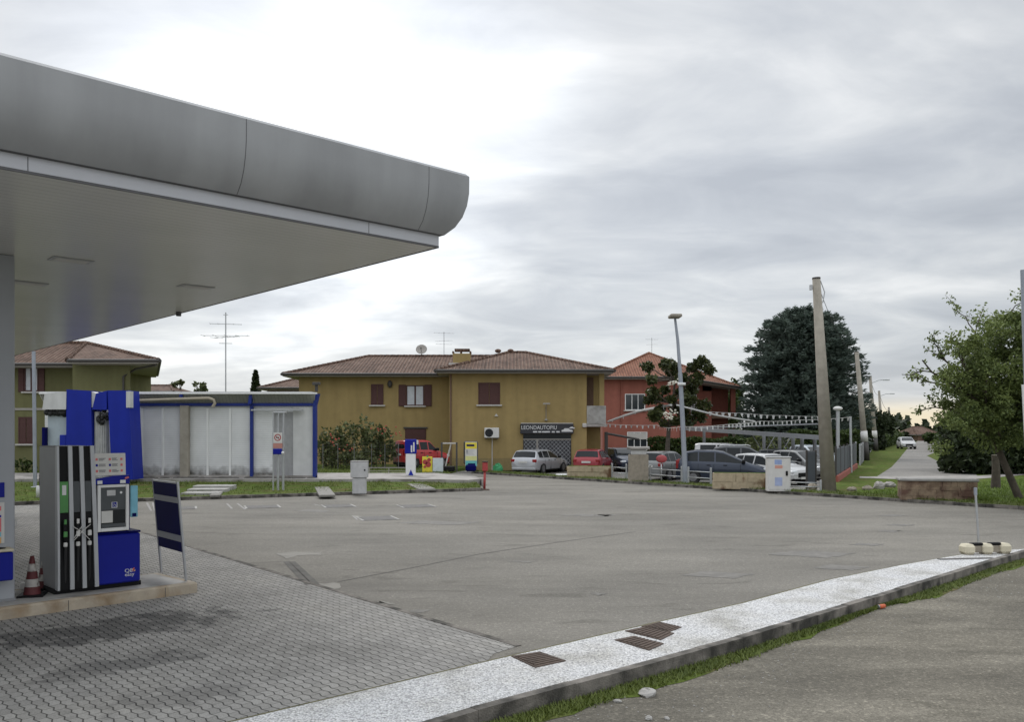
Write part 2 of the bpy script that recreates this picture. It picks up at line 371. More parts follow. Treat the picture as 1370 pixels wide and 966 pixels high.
M['slabface'] = mat('slab_concrete', (0.33, 0.31, 0.29), 0.88, var=0.22, scale=3, bump=0.3, col2=(0.17, 0.155, 0.14), c2scale=1.1)
M['pole'] = mat('pole_concrete', (0.33, 0.30, 0.25), 0.9, var=0.2, scale=3, bump=0.3, streak=0.2)
M['island'] = mat('island_stone', (0.42, 0.36, 0.28), 0.8, var=0.2, scale=4, bump=0.2, col2=(0.27, 0.19, 0.11), c2scale=1.8, c2lo=0.48, c2hi=0.66)
M['islandtop'] = mat('island_top', (0.42, 0.41, 0.39), 0.7, var=0.15, scale=3, col2=(0.2, 0.19, 0.18), c2scale=1.5)
M['fascia'] = mat('fascia_silver', (0.335, 0.342, 0.35), 0.5, metal=0.1, var=0.07, scale=1.2, streak=0.16)
M['fband'] = mat('fascia_band', (0.50, 0.51, 0.54), 0.45, var=0.05, scale=1.5)
M['seam'] = mat('seam_dark', (0.10, 0.10, 0.105), 0.6)
M['soffit'] = stripe_mat('soffit_slat', (0.66, 0.655, 0.625), 0.14, 1, depth=0.3, dark=0.82, rough=0.24, rot=0, dist=0.004, var=0.04)
M['column'] = mat('column_grey', (0.36, 0.375, 0.40), 0.4, var=0.06, scale=1.5, streak=0.06)
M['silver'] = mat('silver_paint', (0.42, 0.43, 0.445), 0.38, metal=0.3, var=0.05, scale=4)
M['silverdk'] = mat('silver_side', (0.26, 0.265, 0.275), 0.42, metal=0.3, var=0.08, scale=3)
M['black'] = mat('black_plastic', (0.008, 0.008, 0.009), 0.5, var=0.2, spec=0.18)
M['rubber'] = mat('rubber', (0.018, 0.018, 0.019), 0.75, var=0.2)
M['blue'] = mat('royal_blue', (0.006, 0.012, 0.24), 0.45, var=0.06, scale=2, spec=0.22)
M['bluepanel'] = mat('wash_blue', (0.010, 0.024, 0.30), 0.5, var=0.08, scale=1.5, spec=0.22, streak=0.12)
M['navy'] = mat('navy_panel', (0.003, 0.004, 0.080), 0.5, var=0.15, scale=3, spec=0.06)
M['white'] = mat('white_paint', (0.72, 0.72, 0.71), 0.45, var=0.05, scale=3)
M['offwhite'] = mat('offwhite_panel', (0.56, 0.56, 0.555), 0.55, var=0.10, scale=2, streak=0.12)
M['whiteplastic'] = mat('white_plastic', (0.62, 0.61, 0.585), 0.5, var=0.08, scale=5)
M['greyplastic'] = mat('grey_cabinet', (0.47, 0.47, 0.47), 0.6, var=0.15, scale=5, streak=0.1)
M['screen'] = mat('dark_screen', (0.018, 0.02, 0.022), 0.3, var=0.1, spec=0.25)
M['screen2'] = mat('grey_screen', (0.085, 0.092, 0.098), 0.35, var=0.1, spec=0.25)
M['steel'] = mat('galvanised_steel', (0.46, 0.47, 0.48), 0.42, metal=0.6, var=0.12, scale=4)
M['lamp_steel'] = mat('lamp_post_grey', (0.32, 0.345, 0.39), 0.5, metal=0.3, var=0.12, scale=3)
M['red'] = mat('faded_red', (0.36, 0.045, 0.045), 0.55, var=0.2, scale=6)
M['darkred'] = mat('cone_red', (0.10, 0.018, 0.02), 0.65, var=0.3, scale=8)
M['orange'] = mat('orange', (0.6, 0.13, 0.05), 0.5)
M['green'] = mat('green_label', (0.075, 0.26, 0.07), 0.5)
M['lightblue'] = mat('pale_blue', (0.20, 0.48, 0.60), 0.5)
M['yellow'] = mat('yellow_paper', (0.70, 0.58, 0.05), 0.6)
M['teal'] = mat('teal_paper', (0.12, 0.42, 0.42), 0.6)
M['paper'] = mat('paper', (0.60, 0.59, 0.56), 0.7, var=0.06)
M['pinkpaper'] = mat('pink_print', (0.62, 0.16, 0.16), 0.6)
M['amber'] = mat('amber_print', (0.65, 0.40, 0.14), 0.6)
M['rust'] = mat('rusty_iron', (0.082, 0.058, 0.044), 0.85, var=0.4, scale=14, bump=0.5, bscale=60)
M['iron'] = mat('cast_iron', (0.12, 0.115, 0.11), 0.8, var=0.25, scale=8, bump=0.4, bscale=50)
M['joint'] = mat('tar_joint', (0.105, 0.100, 0.090), 0.9, var=0.35, scale=3)
M['patch'] = mat('cement_patch', (0.255, 0.243, 0.217), 0.9, var=0.2, scale=3)
M['paint_worn'] = mat('worn_white_paint', (0.275, 0.265, 0.25), 0.85, var=0.25, scale=9)
M['ochre'] = mat('ochre_stucco', (0.330, 0.242, 0.100), 0.9, var=0.08, scale=2.5, streak=0.14, bump=0.15, bscale=40)
M['olive'] = mat('olive_stucco', (0.150, 0.148, 0.064), 0.9, var=0.08, scale=2.5, streak=0.14, bump=0.15, bscale=40)
M['brick_red'] = mat('red_stucco', (0.300, 0.106, 0.076), 0.9, var=0.10, scale=2.5, streak=0.12, bump=0.15, bscale=40)
M['brownwall'] = mat('brown_wall', (0.16, 0.10, 0.07), 0.9, var=0.12)
M['tile'] = tile_mat('brown_roof_tile', (0.085, 0.052, 0.038), (0.155, 0.095, 0.07), (0.21, 0.145, 0.11))
M['tile_red'] = tile_mat('red_roof_tile', (0.19, 0.085, 0.055), (0.28, 0.125, 0.08), (0.33, 0.18, 0.12))
M['gutter'] = mat('dark_gutter', (0.055, 0.05, 0.046), 0.6, var=0.15)
M['eave'] = mat('eave_board', (0.33, 0.31, 0.28), 0.8, var=0.1)
M['shutter'] = stripe_mat('brown_shutter', (0.085, 0.032, 0.028), 0.07, 2, depth=0.8, dark=0.55, rough=0.6, dist=0.02)
M['sill'] = mat('stone_sill', (0.50, 0.48, 0.45), 0.8, var=0.1)
M['glass'] = mat('window_glass', (0.03, 0.035, 0.04), 0.08, var=0.2, spec=0.6)
M['curtain'] = mat('curtain_pane', (0.50, 0.53, 0.56), 0.25, var=0.15, scale=3)
M['carglass'] = mat('car_glass', (0.012, 0.015, 0.017), 0.12, var=0.2, spec=0.28)
M['polycarb'] = stripe_mat('ribbed_sheet', (0.66, 0.665, 0.665), 0.10, 2, depth=0.6, dark=0.8, rough=0.45, dist=0.015, var=0.10, dirt=((0.07, 0.065, 0.055), 0.05, 0.55))
M['polycarb2'] = stripe_mat('translucent_roof_sheet', (0.46, 0.46, 0.43), 0.16, 0, depth=0.6, dark=0.75, rough=0.4, dist=0.02, var=0.12, trans=0.5)
M['cream'] = mat('cream_block', (0.58, 0.53, 0.40), 0.8, var=0.12, scale=6)
M['bark'] = mat('bark', (0.085, 0.07, 0.055), 0.95, var=0.35, scale=6, bump=0.8, bscale=20)
M['barklight'] = mat('pale_bark', (0.20, 0.175, 0.14), 0.95, var=0.3, scale=6, bump=0.6, bscale=20)
M['fencegrey'] = mat('fence_slate', (0.075, 0.085, 0.10), 0.6, var=0.15, scale=3)
M['basered'] = mat('red_wall_base', (0.33, 0.10, 0.075), 0.85, var=0.15)
M['stone'] = mat('field_stone', (0.40, 0.33, 0.225), 0.95, var=0.22, scale=5, bump=0.6, bscale=12, col2=(0.13, 0.07, 0.035), c2scale=1.5, c2lo=0.53, c2hi=0.62)
M['stonebrick'] = mat('reddish_stone', (0.25, 0.185, 0.125), 0.95, var=0.3, scale=5, bump=0.6, bscale=12, col2=(0.11, 0.062, 0.045), c2scale=1.8, c2lo=0.45, c2hi=0.6)
M['pillar'] = mat('rough_pillar', (0.285, 0.25, 0.20), 0.95, var=0.25, scale=6, bump=0.6, bscale=30)
M['signblack'] = mat('sign_black', (0.022, 0.022, 0.028), 0.4, var=0.1)
M['lettering'] = mat('white_lettering', (0.62, 0.62, 0.62), 0.5, var=0.02)
M['fabricgreen'] = mat('green_plastic', (0.04, 0.28, 0.11), 0.6)
M['hose_beige'] = mat('beige_hose', (0.33, 0.29, 0.22), 0.6)
M['solar'] = mat('carport_panel', (0.20, 0.215, 0.24), 0.35, var=0.08)
M['carport_rim'] = mat('carport_rim', (0.25, 0.26, 0.275), 0.5, var=0.08)
M['cedar'] = leaf_mat('cedar_needles', (0.030, 0.048, 0.040), (0.150, 0.190, 0.155), nscale=0.6)
M['magnolia'] = leaf_mat('magnolia_leaves', (0.020, 0.034, 0.012), (0.095, 0.105, 0.035), rough=0.35, nscale=1.2)
M['plumleaf'] = leaf_mat('loose_leaves', (0.055, 0.085, 0.028), (0.23, 0.28, 0.085), nscale=0.5)
M['hedge'] = leaf_mat('hedge_leaves', (0.016, 0.030, 0.008), (0.075, 0.11, 0.025), nscale=0.8)
M['hedgedark'] = leaf_mat('dark_hedge_leaves', (0.010, 0.018, 0.008), (0.045, 0.062, 0.022), nscale=0.6)
M['oleander'] = leaf_mat('oleander_leaves', (0.034, 0.048, 0.018), (0.145, 0.165, 0.065), nscale=1.2)
M['grass'] = leaf_mat('grass_blades', (0.050, 0.078, 0.014), (0.195, 0.235, 0.058), nscale=1.0)
M['lawngrass'] = leaf_mat('lawn_blades', (0.055, 0.095, 0.012), (0.20, 0.285, 0.045), nscale=1.0)
M['flower'] = mat('red_flower', (0.42, 0.07, 0.05), 0.7)
M['blossom'] = mat('white_blossom', (0.75, 0.72, 0.62), 0.7)
M['pennant'] = mat('white_pennant', (0.50, 0.50, 0.49), 0.7)
M['tail'] = mat('tail_lamp', (0.25, 0.01, 0.012), 0.2)
M['lens'] = mat('lamp_lens', (0.62, 0.64, 0.66), 0.12)
M['conewhite'] = mat('grimy_cone_white', (0.42, 0.40, 0.37), 0.7, var=0.3, scale=8, col2=(0.10, 0.07, 0.06), c2scale=7, c2lo=0.5, c2hi=0.62)
M['moss'] = mat('mossy_edge', (0.115, 0.108, 0.055), 0.95, var=0.4, scale=6)
M['flag'] = mat('flagstone', (0.235, 0.225, 0.205), 0.9, var=0.25, scale=5, bump=0.3)
M['postblue'] = mat('post_blue', (0.022, 0.038, 0.20), 0.5, var=0.15, scale=3, spec=0.2)
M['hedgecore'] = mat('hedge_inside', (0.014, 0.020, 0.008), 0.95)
M['weathered'] = mat('weathered_board', (0.17, 0.17, 0.175), 0.85, var=0.2)
M['rim'] = mat('alloy_rim', (0.20, 0.20, 0.205), 0.45, metal=0.5)

# ------------------------------------------------------------------ mesh helper
class MB:
    def __init__(s):
        s.v = []; s.f = []; s.m = []; s.T = Matrix.Identity(4); s.mi = 0; s.sm = []
    def at(s, loc=(0, 0, 0), rz=0, ry=0, rx=0):
        s.T = Matrix.Translation(Vector(loc)) @ Matrix.Rotation(rz, 4, 'Z') @ Matrix.Rotation(ry, 4, 'Y') @ Matrix.Rotation(rx, 4, 'X'); return s
    def add(s, vs, fs, smooth=False):
        o = len(s.v)
        s.v += [tuple(s.T @ Vector(p)) for p in vs]
        for f in fs:
            s.f.append([i + o for i in f]); s.m.append(s.mi); s.sm.append(smooth)
        return s
    def box(s, x0, x1, y0, y1, z0, z1, bev=0.0):
        if x0 > x1: x0, x1 = x1, x0
        if y0 > y1: y0, y1 = y1, y0
        if z0 > z1: z0, z1 = z1, z0
        if not bev:
            vs = [(x, y, z) for x in (x0, x1) for y in (y0, y1) for z in (z0, z1)]
            return s.add(vs, [(0, 1, 3, 2), (4, 6, 7, 5), (0, 4, 5, 1), (2, 3, 7, 6), (0, 2, 6, 4), (1, 5, 7, 3)])
        b = min(bev, (x1 - x0) * .45, (y1 - y0) * .45, (z1 - z0) * .45)
        vs, idx = [], {}
        for ix, x in enumerate((x0, x1)):
            for iy, y in enumerate((y0, y1)):
                for iz, z in enumerate((z0, z1)):
                    sx, sy, sz = (1, -1)[ix], (1, -1)[iy], (1, -1)[iz]
                    for a in range(3):
                        p = [x + sx * b, y + sy * b, z + sz * b]; p[a] = (x, y, z)[a]
                        idx[ix, iy, iz, a] = len(vs); vs.append(tuple(p))
        fs = []
        g = lambda i, j, k, a: idx[i, j, k, a]
        for i in (0, 1):
            q = [g(i, 0, 0, 0), g(i, 1, 0, 0), g(i, 1, 1, 0), g(i, 0, 1, 0)]; fs.append(q if i else q[::-1])
            q = [g(0, i, 0, 1), g(0, i, 1, 1), g(1, i, 1, 1), g(1, i, 0, 1)]; fs.append(q if i else q[::-1])
            q = [g(0, 0, i, 2), g(1, 0, i, 2), g(1, 1, i, 2), g(0, 1, i, 2)]; fs.append(q if i else q[::-1])
        for i in (0, 1):
            for j in (0, 1):
                fs.append([g(i, j, 0, 0), g(i, j, 1, 0), g(i, j, 1, 1), g(i, j, 0, 1)])
                fs.append([g(i, 0, j, 0), g(i, 1, j, 0), g(i, 1, j, 2), g(i, 0, j, 2)])
                fs.append([g(0, i, j, 1), g(1, i, j, 1), g(1, i, j, 2), g(0, i, j, 2)])
                for k in (0, 1):
                    fs.append([g(i, j, k, 0), g(i, j, k, 1), g(i, j, k, 2)])
        return s.add(vs, fs)
    def prism(s, poly, z0, z1):
        n = len(poly)
        vs = [(x, y, z0) for x, y in poly] + [(x, y, z1) for x, y in poly]
        fs = [list(range(n))[::-1], list(range(n, 2 * n))] + [[i, (i + 1) % n, n + (i + 1) % n, n + i] for i in range(n)]
        return s.add(vs, fs)
    def xprism(s, poly, y0, y1):                     # outline in x,z extruded along y
        n = len(poly)
        vs = [(x, y0, z) for x, z in poly] + [(x, y1, z) for x, z in poly]
        fs = [list(range(n)), list(range(n, 2 * n))[::-1]] + [[(i + 1) % n, i, n + i, n + (i + 1) % n] for i in range(n)]
        return s.add(vs, fs)
    def sheet(s, pts):
        return s.add(pts, [list(range(len(pts)))])
    def cyl(s, p0, p1, r0, r1=None, n=12, caps=True, smooth=True):
        r1 = r0 if r1 is None else r1
        p0, p1 = Vector(p0), Vector(p1); d = (p1 - p0).normalized()
        a = d.orthogonal().normalized(); b = d.cross(a)
        vs = []
        for p, r in ((p0, r0), (p1, r1)):
            for i in range(n):
                t = 2 * math.pi * i / n
                vs.append(p + a * (r * math.cos(t)) + b * (r * math.sin(t)))
        s.add(vs, [[i, (i + 1) % n, n + (i + 1) % n, n + i] for i in range(n)], smooth)
        if caps: 
            o = len(s.v) - 2 * n
            s.f.append([o + i for i in range(n)][::-1]); s.m.append(s.mi); s.sm.append(False)
            s.f.append([o + n + i for i in range(n)]); s.m.append(s.mi); s.sm.append(False)
        return s
    def tube(s, pts, r, n=8, caps=True):
        pts = [Vector(p) for p in pts]
        rs = r if isinstance(r, (list, tuple)) else [r] * len(pts)
        vs = []; a = None
        for i, p in enumerate(pts):
            d = (pts[min(i + 1, len(pts) - 1)] - pts[max(i - 1, 0)]).normalized()
            if a is None: a = d.orthogonal().normalized()
            else: a = (a - d * a.dot(d)).normalized()
            b = d.cross(a)
            for k in range(n):
                t = 2 * math.pi * k / n
                vs.append(p + (a * math.cos(t) + b * math.sin(t)) * rs[i])
        fs = [[i * n + k, i * n + (k + 1) % n, (i + 1) * n + (k + 1) % n, (i + 1) * n + k] for i in range(len(pts) - 1) for k in range(n)]
        s.add(vs, fs, True)
        if caps:
            s.add(vs[:n], [list(range(n))[::-1]]); s.add(vs[-n:], [list(range(n))])
        return s
    def lathe(s, prof, n=20, smooth=True):           # (r,z) about local Z
        vs = [(r * math.cos(2 * math.pi * k / n), r * math.sin(2 * math.pi * k / n), z) for r, z in prof for k in range(n)]
        fs = [[i * n + k, i * n + (k + 1) % n, (i + 1) * n + (k + 1) % n, (i + 1) * n + k] for i in range(len(prof) - 1) for k in range(n)]
        return s.add(vs, fs, smooth)
    def ball(s, c, rx, ry=None, rz=None, n=12, m=8):
        ry = rx if ry is None else ry; rz = rx if rz is None else rz
        vs = [(c[0] + rx * math.sin(math.pi * i / m) * math.cos(2 * math.pi * k / n), c[1] + ry * math.sin(math.pi * i / m) * math.sin(2 * math.pi * k / n), c[2] - rz * math.cos(math.pi * i / m)) for i in range(m + 1) for k in range(n)]
        fs = [[i * n + k, i * n + (k + 1) % n, (i + 1) * n + (k + 1) % n, (i + 1) * n + k] for i in range(m) for k in range(n)]
        return s.add(vs, fs, True)
    def build(s, name, mats, parent=None, kind=None):
        me = bpy.data.meshes.new(name)
        me.from_pydata([tuple(p) for p in s.v], [], s.f)
        for mm in (mats if isinstance(mats, (list, tuple)) else [mats]): me.materials.append(mm)
        me.polygons.foreach_set('material_index', s.m); me.polygons.foreach_set('use_smooth', s.sm)
        me.validate(); me.update()
        o = bpy.data.objects.new(name, me); COL.objects.link(o)
        if parent is not None: o.parent = parent
        if kind: o['kind'] = kind
        return o

def tag(o, label, cat, group=None):
    o['label'] = label; o['category'] = cat
    if group: o['group'] = group
    return o
def thing(name, label, cat, loc=(0, 0, 0), rz=0.0, group=None):
    o = bpy.data.objects.new(name, None); COL.objects.link(o)
    o.empty_display_size = 0.2
    o.location = loc; o.rotation_euler = (0, 0, rz)
    return tag(o, label, cat, group)
def copy_tree(o, parent=None):
    c = o.copy(); COL.objects.link(c)
    if parent is not None: c.parent = parent
    for ch in list(o.children): copy_tree(ch, c)
    return c
def text(name, body, size, m, parent, loc, rz=0.0, align='CENTER', extr=0.002, sx=1.0):  # lettering turned into a plain mesh
    cu = bpy.data.curves.new(name, 'FONT'); cu.body = body; cu.size = size; cu.align_x = align; cu.extrude = extr
    cu.materials.append(m)
    tmp = bpy.data.objects.new(name + '_curve', cu); COL.objects.link(tmp)
    dg = bpy.context.evaluated_depsgraph_get(); me = bpy.data.meshes.new_from_object(tmp.evaluated_get(dg), depsgraph=dg)
    bpy.data.objects.remove(tmp); bpy.data.curves.remove(cu); me.name = name
    me.transform(Matrix.Diagonal((sx, 1, 1, 1))); me.transform(Matrix.Rotation(R(90), 4, 'X'))
    o = bpy.data.objects.new(name, me); COL.objects.link(o); o.parent = parent
    o.location = loc; o.rotation_euler = (0, 0, rz)
    return o
def flat(name, poly, z, m, kind='structure'):
    return MB().sheet([(x, y, z) for x, y in poly]).build(name, m, None, kind)
def slab(name, poly, z0, z1, m, kind='structure'):
    return MB().prism(poly, z0, z1).build(name, m, None, kind)
def xy(v): return (v[0], v[1])

def cards(name, m, parent, C, A, B, kind=None):
    """many small leaf quads: centres C, half-long axes A, half-wide axes B"""
    n = len(C)
    vs = np.empty((n * 4, 3)); vs[0::4] = C - A; vs[1::4] = C + B * 1.0; vs[2::4] = C + A; vs[3::4] = C - B * 1.0
    me = bpy.data.meshes.new(name)
    me.vertices.add(n * 4); me.vertices.foreach_set('co', vs.ravel())
    me.loops.add(n * 4); me.loops.foreach_set('vertex_index', np.arange(n * 4, dtype=np.int32))
    me.polygons.add(n); me.polygons.foreach_set('loop_start', np.arange(0, n * 4, 4, dtype=np.int32))
    me.update(calc_edges=True); me.validate()
    me.materials.append(m)
    o = bpy.data.objects.new(name, me); COL.objects.link(o)
    if parent is not None: o.parent = parent
    if kind: o['kind'] = kind
    return o
def unit(a): return a / np.maximum(np.linalg.norm(a, axis=1, keepdims=True), 1e-6)
def rand_leaf_axes(n, size, elong=1.8, bias=None, k=0.0):
    a = rng.normal(size=(n, 3))
    if bias is not None: a = unit(a) * (1 - k) + bias * k
    a = unit(a); b = unit(np.cross(a, rng.normal(size=(n, 3))))
    s = size * rng.uniform(0.6, 1.35, (n, 1))
    return a * s * elong * 0.5, b * s * 0.5
def shell(n, c, r, inner=0.55):
    d = unit(rng.normal(size=(n, 3))); t = rng.uniform(inner ** 3, 1, (n, 1)) ** (1 / 3)
    return np.array(c) + d * t * np.array(r), d

# ------------------------------------------------------------------ world, sun, camera
def world():
    w = bpy.data.worlds.new('World'); SC.world = w; w.use_nodes = True
    nt = w.node_tree; N, L = nt.nodes, nt.links
    bg = N['Background']
    tc = N.new('ShaderNodeTexCoord')
    nm = N.new('ShaderNodeVectorMath'); nm.operation = 'NORMALIZE'; L.new(tc.outputs['Generated'], nm.inputs[0])
    sp = N.new('ShaderNodeSeparateXYZ'); L.new(nm.outputs[0], sp.inputs[0])
    def Mt(op, a, b=None, c=None):
        n = N.new('ShaderNodeMath'); n.operation = op
        for i, v in enumerate((a, b, c)):
            if v is None: continue
            if isinstance(v, (int, float)): n.inputs[i].default_value = v
            else: L.new(v, n.inputs[i])
        return n.outputs[0]
    def rng_(v, a, b, c, d, smooth=True):
        n = N.new('ShaderNodeMapRange'); n.interpolation_type = 'SMOOTHSTEP' if smooth else 'LINEAR'
        L.new(v, n.inputs['Value'])
        for k, x in zip(('From Min', 'From Max', 'To Min', 'To Max'), (a, b, c, d)): n.inputs[k].default_value = x
        return n.outputs[0]
    z = Mt('MAXIMUM', sp.outputs[2], 0.0)
    den = Mt('ADD', z, 0.16)
    px = Mt('DIVIDE', sp.outputs[0], den); py = Mt('DIVIDE', sp.outputs[1], den)
    cb = N.new('ShaderNodeCombineXYZ'); L.new(px, cb.inputs[0]); L.new(py, cb.inputs[1])
    mp = N.new('ShaderNodeMapping'); mp.inputs['Rotation'].default_value = (0, 0, R(-24)); mp.inputs['Scale'].default_value = (0.85, 1.15, 1); mp.inputs['Location'].default_value = (3.1, 0.7, 0)
    L.new(cb.outputs[0], mp.inputs['Vector'])
    n1 = N.new('ShaderNodeTexNoise'); n1.inputs['Scale'].default_value = 0.85; n1.inputs['Detail'].default_value = 9; n1.inputs['Roughness'].default_value = 0.52; n1.inputs['Distortion'].default_value = 0.35
    L.new(mp.outputs[0], n1.inputs['Vector'])
    n2 = N.new('ShaderNodeTexNoise'); n2.inputs['Scale'].default_value = 2.6; n2.inputs['Detail'].default_value = 8; n2.inputs['Roughness'].default_value = 0.55; n2.inputs['Distortion'].default_value = 0.5
    L.new(mp.outputs[0], n2.inputs['Vector'])
    c = Mt('MULTIPLY_ADD', n2.outputs['Fac'], 0.42, Mt('MULTIPLY', n1.outputs['Fac'], 0.58))
    cr = ramp(N, [(0.36, (0.46, 0.485, 0.525)), (0.455, (0.545, 0.57, 0.605)), (0.545, (0.66, 0.68, 0.70)), (0.64, (0.82, 0.83, 0.835))])
    L.new(c, cr.inputs[0])
    # the veiled sun: a wide bright patch in the cloud up on the left
    sd = Vector((-0.22, 1.0, 0.37)).normalized()
    dt = N.new('ShaderNodeVectorMath'); dt.operation = 'DOT_PRODUCT'; L.new(nm.outputs[0], dt.inputs[0]); dt.inputs[1].default_value = sd
    gl = rng_(Mt('MULTIPLY_ADD', n1.outputs['Fac'], 0.10, dt.outputs['Value']), 1.005, 1.055, 0.0, 1.0)
    gl2 = rng_(dt.outputs['Value'], 0.70, 1.0, 0.0, 0.16)
    gsum = Mt('ADD', Mt('MULTIPLY', gl, 0.60), gl2)
    # bright streak low over the houses, cream gap at the end of the lane
    low = Mt('MULTIPLY', rng_(z, 0.0, 0.10, 1.0, 0.0), 0.10)
    cd = Vector((0.445, 1.0, 0.012)).normalized()
    d3 = N.new('ShaderNodeVectorMath'); d3.operation = 'DOT_PRODUCT'; L.new(nm.outputs[0], d3.inputs[0]); d3.inputs[1].default_value = cd
    cream = Mt('MULTIPLY', rng_(d3.outputs['Value'], 0.9950, 0.9998, 0.0, 1.0), rng_(z, 0.012, 0.038, 1.0, 0.0))
    zen = rng_(sp.outputs[2], 0.42, 0.9, 1.0, 2.5)
    back = rng_(sp.outputs[1], 0.1, -0.7, 0.0, 0.45)       # added boost: unseen sky behind the camera brightened to light the facades
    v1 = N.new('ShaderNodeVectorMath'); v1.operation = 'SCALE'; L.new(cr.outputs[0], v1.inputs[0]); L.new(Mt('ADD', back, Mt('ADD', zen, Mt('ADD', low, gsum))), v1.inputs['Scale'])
    mx = N.new('ShaderNodeMix'); mx.data_type = 'RGBA'; L.new(cream, mx.inputs['Factor']); L.new(v1.outputs[0], mx.inputs['A'])
    mx.inputs['B'].default_value = (0.90, 0.80, 0.60, 1)
    sky = N.new('ShaderNodeTexSky'); sky.sky_type = 'NISHITA'; sky.sun_disc = False
    sky.sun_elevation = R(SUN_EL); sky.sun_rotation = R(SUN_AZ)
    v2 = N.new('ShaderNodeVectorMath'); v2.operation = 'SCALE'; L.new(sky.outputs[0], v2.inputs[0]); v2.inputs['Scale'].default_value = 0.10
    # background strength is 0.1: the cloud layer above is written in display radiance (x10)
    v3 = N.new('ShaderNodeVectorMath'); v3.operation = 'SCALE'; L.new(mx.outputs['Result'], v3.inputs[0]); v3.inputs['Scale'].default_value = 8.8
    ad = N.new('ShaderNodeVectorMath'); ad.operation = 'ADD'; L.new(v3.outputs[0], ad.inputs[0]); L.new(v2.outputs[0], ad.inputs[1])
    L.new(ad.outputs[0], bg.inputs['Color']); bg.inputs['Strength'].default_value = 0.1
SUN_EL, SUN_AZ = 42, -20
world()
sl = bpy.data.lights.new('sun', 'SUN'); sl.energy = 1.1; sl.angle = R(28); sl.color = (1.0, 0.96, 0.90)
so = bpy.data.objects.new('sun', sl); COL.objects.link(so); so.location = (-20, 40, 60)
sdir = Vector((math.sin(R(SUN_AZ)) * math.cos(R(SUN_EL)), math.cos(R(SUN_AZ)) * math.cos(R(SUN_EL)), math.sin(R(SUN_EL))))
so.rotation_euler = sdir.to_track_quat('Z', 'Y').to_euler()
cam = bpy.data.cameras.new('camera'); co = bpy.data.objects.new('camera', cam); COL.objects.link(co)
co.location = (0, 0, CH); co.rotation_euler = (R(90), 0, 0)
cam.sensor_width = 36; cam.lens = 36 * F / 1370; cam.shift_y = (HY - 483) / 1370; cam.clip_end = 3000; cam.clip_start = 0.1
SC.camera = co
SC.view_settings.view_transform = 'Standard'; SC.view_settings.look = 'None'; SC.view_settings.exposure = 0.06; SC.view_settings.gamma = 1
SC.view_settings.use_curve_mapping = False
SC.cycles.max_bounces = 6; SC.cycles.use_denoising = True
# ================================================================== GROUND AND SETTING
RZ = -.045          # level of the street in front
MB().sheet([(-1500, -300, -0.32), (1500, -300, -0.32), (1500, 1700, -0.32), (-1500, 1700, -0.32)]).build('ground', M['field'], None, 'structure')

# far kerb line of the forecourt (parallel to V)
FA, FB = Vector((-2.15, 51.1, 0)), Vector((15.9, 27.9, 0))
FD = (FB - FA).normalized(); FN = Vector((-FD.y, FD.x, 0))           # FN points away from the forecourt
FE = FB + FD * 14
lot_poly = [(-34, -6), xy(P(310, 966, 0.1) - Vector((9, 8.3, 0))), xy(P(310, 966, 0.1)), xy(P(640, 888, 0.1)), xy(P(879, 833, 0.1)), xy(P(995, 807, 0.1)), xy(P(1113, 775, 0.1)), xy(P(1207, 756, 0.1)),
            xy(P(1269, 745, 0.1)), (10.3, 18.3), (17, 15), (26, 11), xy(FE), xy(FB), xy(FA), (-2.3, 50.9), (-6.6, 50.9), (-6.4, 41.5), (-30, 41.5), (-60, 41.5), (-60, -6)]
slab('forecourt', lot_poly, -0.30, 0.0, M['lot'])
# interlocking paving under and around the canopy
pv0 = P(690, 866); pv1 = P(260, 735); pvd = (pv1 - pv0).normalized()
pav = [xy(pv0 + Vector((-0.25, -0.35, 0))), xy(P(640, 888, 0.1) + Vector((-0.02, 0.02, 0))), xy(P(310, 966, 0.1)), xy(P(310, 966, 0.1) - Vector((9, 8.3, 0))), (-34, -5.9), (-34, 24)]
kq = P(20, 673); pve = pv0 + pvd * 27.2
pav += [xy(kq - Vector((10, 4.4, 0))), xy(kq), xy(pve), xy(pv0)]
flat('paving', pav, 0.004, M['paver'])
# narrow concrete edging along the paving
e = V.copy(); n_ = Vector((0.75, 0.66, 0))
mb = MB(); 
mb.prism([xy(pv0), xy(pv0 + n_ * 0.09), xy(pve + n_ * 0.09), xy(pve)], 0.0045, 0.009); mb.build('paving_edge', M['kerb'], None, 'structure')

# long joint, cement patches, worn paint and covers on the asphalt
mb = MB()
a = P(452, 779); b = P(640, 742); c = P(850, 712)
pts = [a, a.lerp(b, .5) + Vector((.03, -.03, 0)), b, b.lerp(c, .5) + Vector((-.06, .05, 0)), c]
for p, q in zip(pts, pts[1:]):
    d = (q - p).normalized(); m_ = Vector((-d.y, d.x, 0)) * 0.018
    mb.sheet([(v.x, v.y, 0.004) for v in (p - m_, q - m_, q + m_, p + m_)])
mb.build('asphalt_joint', M['joint'], None, 'structure')
def ground_quads(name, quads, m, z=0.005):
    mb = MB()
    for q in quads:
        w = [P(*p) for p in q]; mb.sheet([(v.x, v.y, z) for v in w])
    return mb.build(name, m, None, 'structure')
def ragged(pts, seed, amp=0.05, n=7):
    r_ = random.Random(seed); out = []
    for i, p in enumerate(pts):
        q = pts[(i + 1) % len(pts)]
        for k in range(n):
            t = k / n; v = p.lerp(q, t); out.append((v.x + r_.uniform(-amp, amp), v.y + r_.uniform(-amp, amp) * 1.6))
    return out
mb = MB()
for i, q in enumerate([[(368, 741), (392, 739), (428, 740), (430, 743), (398, 744), (384, 748)], [(428, 782), (452, 780), (457, 787), (436, 791)],
          [(505, 806), (520, 806), (525, 809), (512, 810)], [(470, 690), (478, 690), (492, 696), (484, 697)]]):
    mb.sheet([(x, y, 0.0055) for x, y in ragged([P(*p) for p in q], i, 0.03, 4)])
